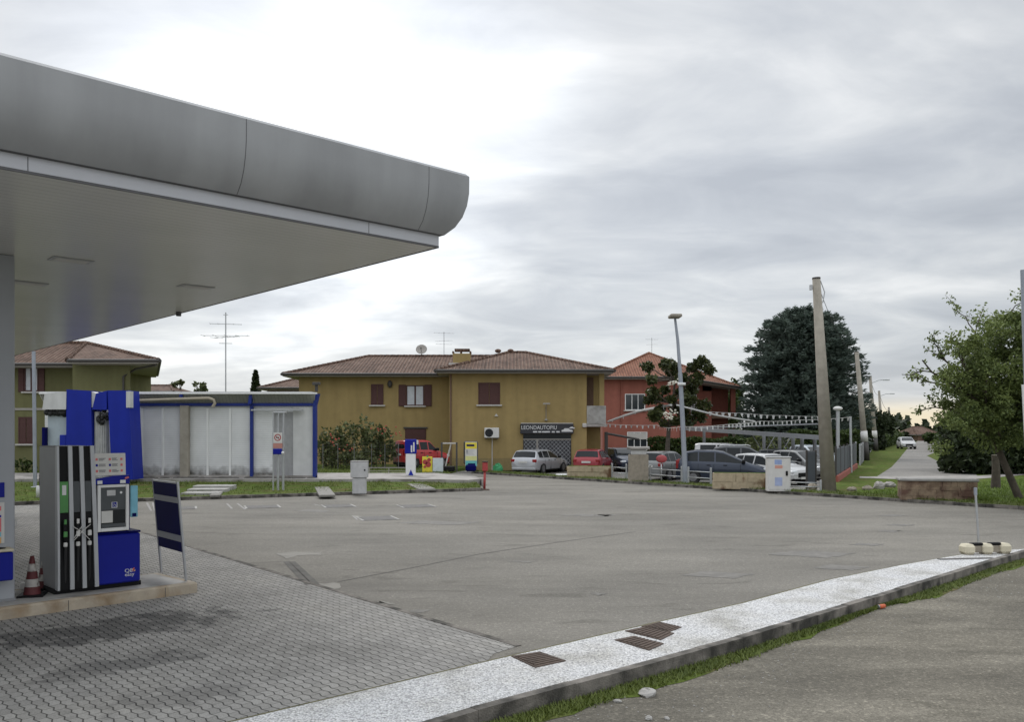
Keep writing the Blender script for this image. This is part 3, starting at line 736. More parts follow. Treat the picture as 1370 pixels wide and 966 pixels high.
mb.build('cement_patch', M['patch'], None, 'structure')
mb = MB()
for i, (p0, p1, w) in enumerate([((390, 752), (424, 783), .07), ((382, 752), (414, 783), .07)]):
    a, b = P(*p0), P(*p1); d = (b - a).normalized(); m_ = Vector((-d.y, d.x, 0)) * w
    mb.sheet([(x, y, 0.0045) for x, y in [xy(a - m_ * .6), xy(b - m_), xy(b + m_ * .8), xy(a + m_)]])
mb.build('tar_strip', M['joint'], None, 'structure')
mb = MB()
for x0, x1, y0, y1 in [(195, 204, 673, 684), (203, 209, 673, 684), (302, 312, 674, 681), (316, 330, 674, 682), (352, 372, 682, 683.5), (418, 430, 675, 677), (470, 480, 690, 696)]:
    a = [P(x0, y0), P(x0 + 3, y0), P(x1, y1), P(x1 - 3, y1)]
    mb.sheet([(v.x, v.y, 0.0048) for v in a])
mb.build('worn_road_marking', M['paint_worn'], None, 'structure')

# old oil and tyre marks with shapes of their own
mb = MB()
for i, (px, py, wx, wy_) in enumerate(((585, 700, 60, 3), (790, 690, 40, 2), (1195, 690, 22, 1.5), (1205, 703, 20, 1.5), (1188, 711, 18, 1.6), (1160, 729, 24, 2), (1085, 742, 60, 5), (960, 770, 50, 5), (915, 652, 22, 1), (700, 752, 18, 1.2), (806, 690, 12, 1), (1060, 668, 26, 1.2), (560, 818, 14, 3), (800, 795, 10, 2), (1125, 760, 40, 4), (420, 684, 26, 2))):
    q = [P(px - wx, py), P(px - wx * .3, py - wy_), P(px + wx, py - wy_ * .3), P(px + wx * .4, py + wy_)]
    mb.sheet([(x, y, 0.0042) for x, y in ragged(q, 40 + i, 0.05 * q[0].y / 20, 6)])
mb.build('oil_stain', mat('oil_stain', (.155, .147, .133), .8, var=.3, scale=4), None, 'structure')
# fuel tank covers set flush in the asphalt
cover0 = None
for i, (x0, x1, y0, y1, lab) in enumerate([(240, 263, 678, 682, 'flush cast iron cover in the asphalt just right of the blue framed sign board'),
            (328, 374, 676, 681, 'flush dark iron cover in the asphalt below the slender pole cluster'),
            (432, 474, 675, 680, 'flush dark iron cover in the asphalt left of the grey service cabinet'),
            (534, 580, 675, 680, 'flush dark iron cover in the asphalt right of the grey service cabinet'),
            (480, 530, 690, 698, 'flush iron cover with a white edge, nearer than the row along the kerb')]):
    p = P((x0 + x1) / 2, (y0 + y1) / 2); s = (P(x1, (y0 + y1) / 2) - P(x0, (y0 + y1) / 2)).length / 2
    t = thing('tank_cover', lab, 'manhole cover', (p.x, p.y, 0.0), R(20), 'covers over the fuel tanks')
    MB().box(-s, s, -0.55, 0.55, 0.004, 0.012).build('cover_frame', M['concrete'], t)
    MB().box(-s + .07, s - .07, -0.48, 0.48, 0.0125, 0.018).build('lid', M['iron'], t)

# pebble strip with its kerb along the street
ki = [P(310, 966, .1) - Vector((9, 8.3, 0)), P(310, 966, .1), P(640, 888, .1), P(879, 833, .1), P(995, 807, .1), P(1113, 775, .1), P(1207, 756, .1), P(1269, 745, .1), P(1312, 738, .1)]
ko = [Vector((-10.0, -2.0, .1)), P(470, 1004, .1), P(640, 952, .1), P(879, 887, .1), P(995, 855, .1), P(1173, 800, .1), P(1265, 771, .1), P(1330, 750.5, .1), P(1385, 735, .1)]
mb = MB(); 
def strip(mb, A, B, z0, z1):
    poly = [xy(p) for p in A] + [xy(p) for p in B[::-1]]
    for i in range(len(A) - 1):
        mb.prism([xy(A[i]), xy(B[i]), xy(B[i + 1]), xy(A[i + 1])], z0, z1)
kin = []
for i, p in enumerate(ko):
    d = (ko[min(i + 1, len(ko) - 1)] - ko[max(i - 1, 0)]).normalized(); kin.append(p + Vector((-d.y, d.x, 0)) * 0.11)
strip(mb, ki, kin, -0.3, 0.098); mb.build('pebble_strip', M['pebble'], None, 'structure')
mb = MB()
for i in range(len(ko) - 1):                                   # kerb stones with a little gap between them
    A, B, A2, B2 = kin[i], ko[i], kin[i + 1], ko[i + 1]
    n = max(1, int(round((B2 - B).length / 1.0)))
    for k in range(n):
        t0, t1 = k / n + .001, (k + 1) / n - .001
        q = [A.lerp(A2, t0), B.lerp(B2, t0), B.lerp(B2, t1), A.lerp(A2, t1)]
        h = 0.108 + random.uniform(-.004, .004)
        mb.prism([xy(v) for v in q], -0.3, h)
mb.build('street_kerb', M['kerb'], None, 'structure')
mb = MB()                                                       # thin edging between pebbles and forecourt
for i in range(len(ki) - 1):
    d = (ki[i + 1] - ki[i]).normalized(); m_ = Vector((-d.y, d.x, 0)) * 0.07
    mb.prism([xy(ki[i]), xy(ki[i + 1]), xy(ki[i + 1] + m_), xy(ki[i] + m_)], -0.1, 0.085)
mb.build('pebble_edge', M['moss'], None, 'structure')

# the street in front (a little lower than the station)
rd = [(-12, -4.5), (-10, -2.0)] + [xy(p) for p in ko[1:]] + [(12, 20), (22, 15), (60, 3), (60, -60), (-60, -60)]
MB().sheet([(x, y, RZ) for x, y in rd]).build('road', M['road'], None, 'structure')

# grass along the foot of the street kerb
def tri_grass(name, pts, h, w, lean=0.5, kind='stuff', m='grass', parent=None):
    n = len(pts); pts = np.asarray(pts)
    ang = rng.uniform(0, 2 * math.pi, n); hh = h * rng.uniform(0.4, 1.3, n); ww = w * rng.uniform(0.6, 1.3, n)
    dx, dy = np.cos(ang), np.sin(ang)
    vs = np.empty((n * 3, 3))
    vs[0::3] = pts + np.c_[-dy * ww, dx * ww, np.zeros(n)]
    vs[1::3] = pts + np.c_[dy * ww, -dx * ww, np.zeros(n)]
    vs[2::3] = pts + np.c_[dx * hh * lean, dy * hh * lean, hh]
    me = bpy.data.meshes.new(name); me.vertices.add(3 * n); me.vertices.foreach_set('co', vs.ravel())
    me.loops.add(3 * n); me.loops.foreach_set('vertex_index', np.arange(3 * n, dtype=np.int32))
    me.polygons.add(n); me.polygons.foreach_set('loop_start', np.arange(0, 3 * n, 3, dtype=np.int32))
    me.update(calc_edges=True); me.validate(); me.materials.append(M[m])
    o = bpy.data.objects.new(name, me); COL.objects.link(o); o['kind'] = kind
    if parent is not None: o.parent = parent
    return o
gp = []; soil = []
edge = [P(560, 1006, RZ), P(700, 972, RZ), P(850, 930, RZ), P(1000, 884, RZ), P(1120, 836, RZ), P(1180, 812, RZ), P(1250, 800, RZ), P(1320, 772, RZ), P(1390, 748, RZ)]
edge_pts = []
def along(poly, t):
    ls = [(q - p).length for p, q in zip(poly, poly[1:])]; tot = sum(ls); d = t * tot
    for (p, q), l in zip(zip(poly, poly[1:]), ls):
        if d <= l: return p.lerp(q, d / l)
        d -= l
    return poly[-1]
koz = [Vector((p.x, p.y, RZ)) for p in ko[1:]]
for i in range(36000):
    t = rng.random(); a = along(koz, t); b = along(edge, t)
    s = rng.random() ** 1.25
    dens = 0.55 + 0.45 * math.sin(t * 23) * math.sin(t * 9 + 1)
    if 0.60 < t < 0.72: dens *= 0.35
    if rng.random() > 0.25 + 0.75 * dens * (1 - s * .6): continue
    p = a.lerp(b, s * 0.95 + 0.02); gp.append((p.x + rng.normal() * .02, p.y + rng.normal() * .02, RZ))
tri_grass('verge_grass', gp, 0.05, 0.008, .9)
ew = ragged(edge, 3, 0.06, 5)[:-5]
MB().sheet([(p.x, p.y, RZ + .004) for p in koz] + [(x, y, RZ + .004) for x, y in ew[::-1]]).build('verge_soil', M['soil'], None, 'structure')

# rusty drain covers let into the pebble strip
for i, (q, lab) in enumerate([([(684, 879), (722, 873), (757, 885), (716, 894)], 'rusty iron cover in the white pebbles, standing apart from the other three'),
          ([(822, 857), (848, 852), (888, 862), (868, 871)], 'rusty iron cover in the white pebbles, of three the closest to the street kerb'),
          ([(836, 845), (860, 840), (902, 848), (884, 857)], 'rusty iron cover in the white pebbles, middle one of the group of three'),
          ([(858, 839), (882, 833), (912, 840), (896, 846)], 'rusty iron cover in the white pebbles touching the forecourt edge')]):
    w = [P(px, py, .1) for px, py in q]; c = sum(w, Vector()) / 4
    t = thing('drain_cover', lab, 'drain cover', (c.x, c.y, 0.098), 0, 'rusty covers in the pebble strip')
    poly = [(p.x - c.x, p.y - c.y) for p in w]
    MB().prism(poly, 0.0, 0.010).build('cover_frame', M['rust'], t)
    mb = MB(); 
    for k in range(7):
        t0, t1 = (k + .2) / 7, (k + .8) / 7
        A0 = Vector(poly[0]).lerp(Vector(poly[3]), t0 * .86 + .07); B0 = Vector(poly[1]).lerp(Vector(poly[2]), t0 * .86 + .07)
        A1 = Vector(poly[0]).lerp(Vector(poly[3]), t1 * .86 + .07); B1 = Vector(poly[1]).lerp(Vector(poly[2]), t1 * .86 + .07)
        mb.prism([tuple(A0.lerp(B0, .06)), tuple(A0.lerp(B0, .94)), tuple(A1.lerp(B1, .94)), tuple(A1.lerp(B1, .06))], 0.0105, 0.018)
    mb.build('tread_plate', M['rust'], t)

# ---------------------------------------------------------------- raised grass island by the car wash
GA, GB = P(-60, 679), P(646, 657)
slab_y = 40.0
gi = [xy(GA), xy(GB), xy(P(655, 655)), (-2.0, slab_y), (-26, slab_y)]
gk = MB()
gd = (GB - GA).normalized(); gn = Vector((-gd.y, gd.x, 0))
L_ = (GB - GA).length; nn = int(L_)
for k in range(nn):
    a = GA + gd * (L_ * (k + .01) / nn); b = GA + gd * (L_ * (k + .99) / nn)
    gk.prism([xy(a), xy(b), xy(b + gn * .14), xy(a + gn * .14)], -.1, .12 + random.uniform(-.006, .006))
gk.build('grass_kerb', M['kerb'], None, 'structure')
def lerp_surface(name, A, B, n, m, za, zb, noise=.02):
    mb = MB(); rows = 5; vs = []
    for i in range(n + 1):
        for j in range(rows + 1):
            p = Vector(A[0]).lerp(Vector(A[1]), i / n).lerp(Vector(B[0]).lerp(Vector(B[1]), i / n), j / rows)
            vs.append((p.x, p.y, za + (zb - za) * j / rows + random.uniform(-noise, noise) * (0 < j < rows)))
    fs = [[i * (rows + 1) + j, (i + 1) * (rows + 1) + j, (i + 1) * (rows + 1) + j + 1, i * (rows + 1) + j + 1] for i in range(n) for j in range(rows)]
    mb.add(vs, fs, True); return mb.build(name, m, None, 'structure')
A0, A1 = GA + gn * .14, GB + gn * .14
lerp_surface('grass_bank', (A0, A1), (Vector((-26, slab_y, 0)), Vector((-1.6, slab_y, 0))), 40, M['lawn'], .10, .17)
gp = []
for i in range(15000):
    t, s = rng.random(), rng.random() ** 0.9
    p = A0.lerp(A1, t).lerp(Vector((-26 + 24.4 * t, slab_y, 0)), s)
    if rng.random() < .5 + .5 * math.sin(p.x * 3 + math.sin(p.y * 4)): gp.append((p.x, p.y, .10 + .07 * s))
tri_grass('bank_grass', gp, 0.10, 0.014, .7)
# concrete apron of the car wash
slab('concrete_apron', [(-60, slab_y), (-4.6, slab_y), (-1.9, 39.2), (-1.2, 40.6), (-4.0, 45.6), (-60, 45.6)], -.2, .30, M['slabface'])
MB().sheet([(-1.2, 38.2, .006), (-1.4, 40.3, .303), (-3.9, 45.5, .306), (-6.5, 50.9, .30), (-2.4, 50.9, .006)]).build('driveway', M['lane'], None, 'structure')
# steps and loose flagstones in the bank
st = thing('garden_steps', 'three broad concrete steps climbing the grass bank to the car wash', 'steps', (P(268, 662, .13).x, P(268, 662, .13).y, 0.1), 0.1)
for k in range(3):
    MB().box(-.72 - .1 * k, .62, .1 + k * 1.25, .1 + k * 1.25 + .75, -.05, .09 + k * .05, .015).build('step', M['concrete'], st)
for i, (x0, x1, y0, y1, lab) in enumerate([(288, 300, 650, 662, 'long pale flagstone ramp beside the concrete steps'), (280, 301, 648, 655, 'square concrete slab lying above the flagstone ramp'),
                                          (424, 444, 651, 662, 'flat flagstone in the grass between pole cluster and grey service cabinet'), (552, 574, 647, 654, 'flat grey flagstone in the grass right of the grey service cabinet')]):
    c = P((x0 + x1) / 2, (y0 + y1) / 2, .16); w = (x1 - x0) * c.y / F / 2; dp = (P(x0, y0, .16).y - P(x0, y1, .16).y) / 2
    o = MB().at((0, 0, 0), 0.25).box(-w, w, -dp, dp, -.06, .02, .01).build('flagstone', M['flag']); o.location = (c.x, c.y, .14)
    tag(o, lab, 'flagstone', 'flagstones in the grass bank')

# ---------------------------------------------------------------- far verge, car yard, lawns, lane
def frame(t, off, z=0.0):
    p = FA + FD * t + FN * off; return Vector((p.x, p.y, z))
LEN = (FE - FA).length
mb = MB(); n = int(LEN)
for k in range(n):
    a, b = LEN * (k + .01) / n, LEN * (k + .99) / n
    mb.prism([xy(frame(a, 0)), xy(frame(b, 0)), xy(frame(b, .15)), xy(frame(a, .15))], -.1, .11 + random.uniform(-.008, .008))
mb.build('verge_kerb', M['kerb'], None, 'structure')
slab('verge', [xy(frame(0, .15)), xy(frame(LEN, .15)), xy(frame(LEN, 1.3)), xy(frame(0, 1.3))], -.25, .10, M['soil'])
gp = [tuple(frame(rng.random() * LEN, .1 + rng.random() ** 1.4 * 1.2, .10)) for _ in range(14000)]
tri_grass('verge_weeds', gp, 0.10, 0.012, .8)
YP = [xy(frame(0, 1.3)), xy(frame(22.5, 1.3)), (13.4, 38.5), (20.5, 56.0), (26, 66), (26, 100), (-6, 100), (-2.2, 54)]
slab('car_yard', YP, -.3, -.06, M['yard'])
slab('house_lawn', [(-70, 45.9), (-3.2, 45.9), (-3.2, 51.2), (-2.2, 54.0), (-2.2, 120), (-70, 120)], -.3, .27, M['lawn'])
slab('forecourt_apron', [(-3.2, 50.95), (-2.3, 50.95), (-2.2, 53.9)], -.3, .1, M['lane'])
lawn_poly = [xy(frame(22.5, 1.3)), xy(frame(LEN, 1.3)), (120, 10), (420, 10), (420, 700), (30, 700), (26, 66), (20.5, 56.0), (13.4, 38.5)]
slab('roadside_lawn', lawn_poly, -.3, .10, M['lawn'])
# the lane running away and the path crossing in front of it
lw = [P(1193, 625, .1), P(1203, 614, .1), P(1211, 604, .1), P(1216, 598, .1), P(1224, 592.3, .1), P(1231, 588.5, .1)]
lr = [P(1300, 631, .1), P(1256, 618, .1), P(1240, 610, .1), P(1260, 602, .1), P(1256, 594, .1), P(1247, 588.5, .1)]
mb = MB()
for i in range(len(lw) - 1):
    mb.sheet([(v.x, v.y, .106) for v in (lw[i], lr[i], lr[i + 1], lw[i + 1])])
mb.sheet([(v.x, v.y, .106) for v in (P(1170, 640, .1), P(1312, 640, .1), P(1300, 631, .1), P(1193, 625, .1))])
mb.build('lane', M['lane'], None, 'structure')
pa = [P(1150, 638.5, .1), P(1330, 634, .1), P(1330, 639, .1), P(1150, 641.5, .1)]
MB().sheet([(v.x, v.y, .112) for v in (P(1150, 638, .1), P(1200, 638, .1), P(1310, 637, .1), P(1380, 631, .1), P(1380, 635, .1), P(1310, 641, .1), P(1200, 641.5, .1), P(1150, 640, .1))]).build('footpath', M['slabface'], None, 'structure')
gp = []
def on_lane(px, py):
    return 588 < py < 643 and 1160 < px < 1330 and ((py > 634 and py < 642) or (px > 1192 + (625 - py) * .7 - 4 and px < (1300 if py > 626 else 1262 if py > 614 else 1244 if py > 605 else 1264)))
for i in range(60000):
    px, py = rng.uniform(1110, 1400), 604 + 72 * rng.random() ** .8
    p = P(px, py, .10)
    t = (p - FA).dot(FD); off = (p - FA).dot(FN)
    if off < 1.2 or t < 22.8 or on_lane(px, py): continue
    if (p.x - 13.4) < (p.y - 38.5) * .41 - .3 and p.y > 38.5: continue
    gp.append((p.x, p.y, .10))
tri_grass('lawn_grass', gp, 0.12, 0.022, .8, m='lawngrass')
gp = [(rng.uniform(-14, -3.3), 46 + 8 * rng.random(), .27) for _ in range(6000)]
tri_grass('house_grass', gp, 0.12, 0.02, .6)

# ================================================================== CANOPY
SOF = 4.90
cc = P(587, 329, 0); cY = (SOF - CH) * F / (HY - 329); corner = Vector(((587 - CX) * cY / F, cY, 0))
CA = math.atan2(0.694, 0.72); KS = math.tan(CA + math.pi / 2 - math.atan2(V.y, V.x))   # the canopy's plan is slightly out of square
can = thing('station_canopy', 'wide silver grey filling station canopy with curved fascia and slatted soffit', 'canopy', (corner.x, corner.y, 0), CA)
CW, CD_ = 18.0, 24.0          # local: x from -CW..0 along U, y 0..CD_ along V
prof = [(0.0, SOF), (0.0, SOF + .135), (0.055, SOF + .14), (0.155, SOF + .24), (0.225, SOF + .37), (0.268, SOF + .52), (0.288, SOF + .68), (0.290, SOF + .90), (0.255, SOF + .935), (-0.2, SOF + .94)]
def sweep(pr, m, name, sm=True):
    mb = MB(); rings = []
    for d, z in pr:
        rings.append([(d, -d, z), (d, CD_ + d, z), (-CW - d, CD_ + d, z), (-CW - d, -d, z)])
    for side in range(4):
        a, b = side, (side + 1) % 4
        vs = [r_[k] for r_ in rings for k in (a, b)]
        mb.add(vs, [[2 * i, 2 * i + 1, 2 * i + 3, 2 * i + 2] for i in range(len(pr) - 1)], sm)
    return mb.build(name, m, can)
sweep(prof[:2], M['fband'], 'fascia_band', False)
sweep(prof[1:3], M['seam'], 'shadow_gap', False)
sweep(prof[2:8], M['fascia'], 'curved_fascia')
sweep(prof[7:], M['fascia'], 'fascia_cap', False)
MB().box(-CW + .02, -.02, .02, CD_ - .02, SOF - .02, SOF + .06).build('soffit', M['soffit'], can)
MB().box(-CW, -.03, .03, CD_, SOF + .70, SOF + .90).build('roof_deck', M['fascia'], can)
mb = MB()                                                       # dark rim where the soffit meets the band
for (x0, x1, y0, y1) in ((-CW, 0, -.004, .018), (-.018, .004, 0, CD_)):
    mb.box(x0, x1, y0, y1, SOF - .026, SOF - .002)
mb.build('soffit_trim', M['seam'], can)
for s in (.38, 2.85, 5.22, 7.85, 10.35, 12.85):                  # joints of the fascia sheets
    mb = MB()
    for i in range(2, 7):
        (d0, z0), (d1, z1) = prof[i], prof[i + 1]
        mb.add([(-s - .004, -d0 - .0015, z0), (-s + .004, -d0 - .0015, z0), (-s + .004, -d1 - .0015, z1), (-s - .004, -d1 - .0015, z1)], [(0, 1, 2, 3)])
    mb.build('fascia_joint', M['seam'], can)
for s in (1.1, 4.9, 8.7):
    mb = MB()
    mb.add([(-s - .004, -.002, SOF), (-s + .004, -.002, SOF), (-s + .004, -.002, SOF + .13), (-s - .004, -.002, SOF + .13)], [(0, 1, 2, 3)])
    mb.build('band_joint', M['seam'], can)
def soffit_point(px, py):
    Y = (SOF - CH) * F / (HY - py); p = Vector(((px - CX) * Y / F, Y, 0)) - corner
    y = -p.x * math.sin(CA) + p.y * math.cos(CA); return p.x * math.cos(CA) + p.y * math.sin(CA) - KS * y, y
for (px, py) in ((95, 346), (38, 377), (262, 382)):
    x, y = soffit_point(px, py)
    f_ = MB().box(x - .27, x + .27, y - .17, y + .17, SOF - .030, SOF - .021, .004).build('ceiling_light', M['silver'], can)
    MB().box(x - .22, x + .22, y - .12, y + .12, SOF - .035, SOF - .031).build('diffuser', M['whiteplastic'], f_)
x, y = soffit_point(247, 417)
MB().cyl((-.10, y, SOF - .10), (-.10, y, SOF), .05, .06, 10).build('drain_outlet', M['seam'], can)

def shear(o):
    for ch in o.children:
        m_ = Matrix.Identity(4); m_[0][1] = KS; ch.data.transform(m_); ch.data.update(); shear(ch)
shear(can)

# canopy column, standing on the pump island
IZ = .165
cp = P(20, 804, IZ)
colm = thing('canopy_column', 'plain grey boxed canopy column carrying notices and a blue towel box', 'column', (cp.x, cp.y, IZ), RU)
MB().box(-.95, 0, 0, .62, 0, SOF - IZ - .02, .015).build('shaft', M['column'], colm)
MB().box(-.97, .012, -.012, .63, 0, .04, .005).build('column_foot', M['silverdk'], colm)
sg = MB().box(-.40, -.13, -.02, -.002, 1.42, 1.62, .004).build('blue_sign', M['blue'], colm)
MB().box(-.33, -.26, -.026, -.021, 1.455, 1.475).build('sign_mark', M['lettering'], sg)
po = MB().box(-.62, -.13, -.014, -.002, .80, 1.35).build('price_notice', M['paper'], colm)
mb = MB()
for z0, z1, mi in ((.80, .88, 0), (.89, .95, 1), (.955, 1.14, 2), (1.15, 1.18, 3), (1.24, 1.30, 2)):
    mb.mi = mi; mb.box(-.60 if mi != 2 or z0 < 1.2 else -.5, -.17, -.019, -.0145, z0, z1)
mb.build('notice_print', [M['amber'], M['lightblue'], M['pinkpaper'], M['blue']], po)
bx = MB().box(-.52, -.075, -.26, -.003, .32, .70, .015).build('towel_box', M['blue'], colm)
mb = MB(); mb.box(-.53, -.065, -.27, -.004, .705, .745, .01); mb.build('box_rim', M['cream'], bx)
mb = MB(); mb.at((-.27, -.14, .75)); mb.lathe([(.0, .004), (.10, .004), (.13, .0)], 18); o = mb.build('box_opening', M['black'], bx)
MB().box(.002, .05, .10, .16, 1.0, 1.10, .008).build('switch', M['whiteplastic'], colm)

# ================================================================== PUMP ISLAND
ic = P(265, 779, IZ)                       # right front corner, top
ib = (P(265, 779, IZ) - P(0, 814, IZ)).normalized(); IU = math.atan2(ib.y, ib.x)
isl = thing('pump_island', 'long stained stone island under the fuel dispenser', 'pump island', (ic.x, ic.y, 0), IU)
mb = MB(); mb.box(-8, 0, 0, 1.34, -.1, IZ, .025); mb.build('kerb_stone', M['island'], isl)
MB().box(-7.9, -.12, .10, 1.24, IZ - .01, IZ + .004).build('tiled_top', M['islandtop'], isl)
for s in (.52, 1.9, 3.3):
    MB().box(-s - .004, -s + .004, -.003, .02, 0, IZ - .02).build('stone_joint', M['joint'], isl)

# fuel dispenser
pu = thing('fuel_pump', 'silver and blue fuel dispenser with three hoses and a card screen', 'fuel pump', (P(75, 797, IZ).x, P(75, 797, IZ).y, IZ), RU + R(2))
HW, HT, DP = .50, 2.10, .78               # hose tower
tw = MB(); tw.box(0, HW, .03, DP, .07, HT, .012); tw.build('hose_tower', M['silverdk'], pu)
MB().box(-.01, 1.20, .05, DP - .02, 0, .07).build('plinth', M['black'], pu)
# curved silver fins between three black hose slots
def fin_x(i, z):                          # fins spread a little towards the foot
    k = 1.0 + .12 * (1 - z / HT); return i * HW / 3.35 * k
def fin_y(z): return -.03 - .05 * math.sin(max(0, 1 - z / HT) * math.pi * .55)
zs = [0.07 + (HT - .07) * i / 14 for i in range(15)]
for i in range(4):
    mb = MB(); wdt = .055 if i else .03
    for za, zb in zip(zs, zs[1:]):
        xa, xb = fin_x(i, za), fin_x(i, zb)
        vs = [(xa, fin_y(za), za), (xa + wdt, fin_y(za), za), (xa + wdt, .04, za), (xa, .04, za), (xb, fin_y(zb), zb), (xb + wdt, fin_y(zb), zb), (xb + wdt, .04, zb), (xb, .04, zb)]
        mb.add(vs, [(0, 1, 5, 4), (1, 2, 6, 5), (3, 0, 4, 7)])
    mb.box(fin_x(i, HT), fin_x(i, HT) + wdt, fin_y(HT), .04, HT - .004, HT + .004)
    mb.build('fin', M['silver'], pu)
mb = MB()
for i in range(3):
    for za, zb in zip(zs, zs[1:]):
        w0 = .055 if i else .03
        vs = [(fin_x(i, za) + w0, fin_y(za) + .035, za), (fin_x(i + 1, za), fin_y(za) + .035, za), (fin_x(i + 1, zb), fin_y(zb) + .035, zb), (fin_x(i, zb) + w0, fin_y(zb) + .035, zb)]
        mb.add(vs, [(0, 1, 2, 3)])
mb.build('hose_slot', M['black'], pu)
for i in range(3):
    x0 = fin_x(i, 1.4) + (.06 if i else .035); x1 = fin_x(i + 1, 1.4) - .006
    z0, z1 = 1.16, 1.60
    yb = fin_y(1.4) + .02
    pl = MB().box(x0, x1, yb - .012, yb + .01, z0, z1, .003).build('grade_label', M['green'] if i == 0 else M['screen2'], pu)
    if i == 0:
        MB().box(x0 + .03, x1 - .03, yb - .014, yb - .0125, z0 + .25, z1 - .05).build('label_print', M['lettering'], pl)
    xm = (x0 + x1) / 2
    nz = MB()                               # nozzle: grip, body, spout
    nz.tube([(xm, yb - .02, 1.02), (xm, yb - .045, .93), (xm + .006, yb - .05, .82), (xm + .01, yb - .03, .72)], [.022, .026, .028, .022], 8)
    nz.box(xm - .028, xm + .028, yb - .06, yb - .01, .95, 1.05, .012)
    nzo = nz.build('nozzle', M['black'], pu)
    mb = MB(); mb.box(xm - .024, xm + .026, yb - .082, yb - .056, .82, .90, .008)
    mb.build('nozzle_guard', M['green'] if i == 0 else M['whiteplastic'], nzo)
    MB().box(xm - .016, xm + .018, yb - .075, yb - .05, 1.0, 1.07, .006).build('nozzle_cap', M['green'] if i == 0 else M['whiteplastic'], nzo)
    mb = MB(); mb.box(xm - .02, xm + .028, yb - .075, yb - .03, .68, .745, .01)
    mb.build('hose_coupling', M['whiteplastic'], nzo)
    MB().tube([(xm + .01, yb - .045, .70), (xm + .012, yb - .02, .5), (xm + .02, yb + .0, .25), (xm + .02, yb + .02, .09)], .019, 8).build('hose', M['rubber'], pu)
# out-of-service tape tied across two nozzles
mb = MB()
for a, b in (((.20, .96), (.42, .76)), ((.21, .77), (.43, .98)), ((.21, .80), (.33, .98))):
    mb.tube([(a[0], -.10, a[1]), ((a[0] + b[0]) / 2, -.115, (a[1] + b[1]) / 2 + .02), (b[0], -.10, b[1])], .006, 5)
mb.build('tie_tape', M['paper'], pu)
# lower blue cabinet
cbx = MB().box(.52, 1.16, -.035, DP - .03, .075, .80, .02).build('blue_cabinet', M['blue'], pu)
MB().box(.515, 1.165, -.04, DP - .025, .805, .835, .008).build('cabinet_lid', M['navy'], pu)
lx = 1.00
text('logo_lettering', 'Q8', .078, M['lettering'], cbx, (lx - .012, -.0365, .222), align='CENTER', sx=1.15)
text('logo_lettering', 'easy', .072, M['lettering'], cbx, (lx, -.0365, .168), align='CENTER', sx=1.1)
mb = MB()                                   # red and yellow sail mark right of the logo
mb.xprism([(lx + .035, .232), (lx + .062, .25), (lx + .075, .285), (lx + .048, .276)], -.039, -.0362); mb.mi = 1
mb.xprism([(lx + .055, .226), (lx + .082, .232), (lx + .085, .258), (lx + .068, .246)], -.039, -.0362)
mb.build('logo_mark', [M['orange'], M['amber']], cbx)
# head with screen
hd = MB(); hd.box(.52, 1.03, .02, DP - .08, .836, 1.60, .015); hd.build('terminal_head', M['navy'], pu)
bz = MB()                                   # white tilted bezel
bz.at((0, -.02, 0), 0, 0, 0)
for (x0, x1, z0, z1) in ((.545, .59, .85, 1.53), (.945, .99, .85, 1.53), (.59, .945, .85, .90), (.59, .945, 1.49, 1.53)):
    bz.box(x0, x1, -.03, .035, z0, z1, .006)
bzo = bz.build('screen_frame', M['white'], pu)
MB().box(.591, .944, -.022, .036, .90, 1.49).build('screen_panel', M['screen'], bzo)
mb = MB(); mb.box(.592, .943, -.028, -.0225, 1.16, 1.485); mb.build('keypad_panel', M['screen2'], bzo)
MB().box(.68, .80, -.033, -.0285, 1.37, 1.45).build('display', M['lightblue'], bzo).data.materials[0] = M['greyplastic']
MB().cyl((.88, -.033, 1.41), (.88, -.0285, 1.41), .018, .018, 10).build('button', M['white'], bzo)
wc = MB().box(.745, .825, -.034, -.0285, 1.19, 1.275).build('access_sign', M['white'], bzo)
mb = MB(); mb.at((.785, -.0365, 1.235)); 
mb.box(-.03, .03, 0, .001, -.036, .036)
mb.build('sign_ground', M['blue'], wc)
mb = MB(); mb.tube([(.775, -.039, 1.262), (.777, -.039, 1.24), (.798, -.039, 1.235), (.805, -.039, 1.215)], .004, 5)
mb.tube([(.785 + .016 * math.cos(t), -.039, 1.222 + .016 * math.sin(t)) for t in [i * .5 for i in range(2, 13)]], .003, 5)
mb.build('wheelchair_symbol', M['lettering'], wc)
MB().box(.60, .76, -.04, -.0225, .975, 1.15, .004).build('paper_slip', M['paper'], bzo)
mb = MB(); mb.box(.60, .94, -.05, -.022, .905, .96, .006); mb.build('tray', M['screen2'], bzo)
ar = MB()                                   # blue arched header over the screen
ar.xprism([(.50, 1.54), (1.0, 1.54), (1.0, 1.665)] + [(1.0 - .5 * i / 8, 1.665 - .055 * (i / 8) ** 2.2) for i in range(1, 9)], -.045, .03)
ar.build('header', M['blue'], pu)
mb = MB(); mb.box(.54, .61, -.052, -.0455, 1.545, 1.595, .003); mb.box(.86, .94, -.052, -.0455, 1.545, 1.595, .003); mb.build('header_clip', M['white'], pu)
mb = MB(); mb.xprism([(.93, 1.605), (.99, 1.62), (.98, 1.645), (.93, 1.63)], -.05, -.0455); mb.build('header_mark', M['pinkpaper'], pu)
inf = MB().at((.49, -.02, 1.665), 0, 0, R(-4)).box(0, .46, -.012, .012, 0, .325, .004).build('instruction_panel', M['paper'], pu)
mb = MB(); mb.at((.49, -.02, 1.665), 0, 0, R(-4)); r_ = random.Random(5)
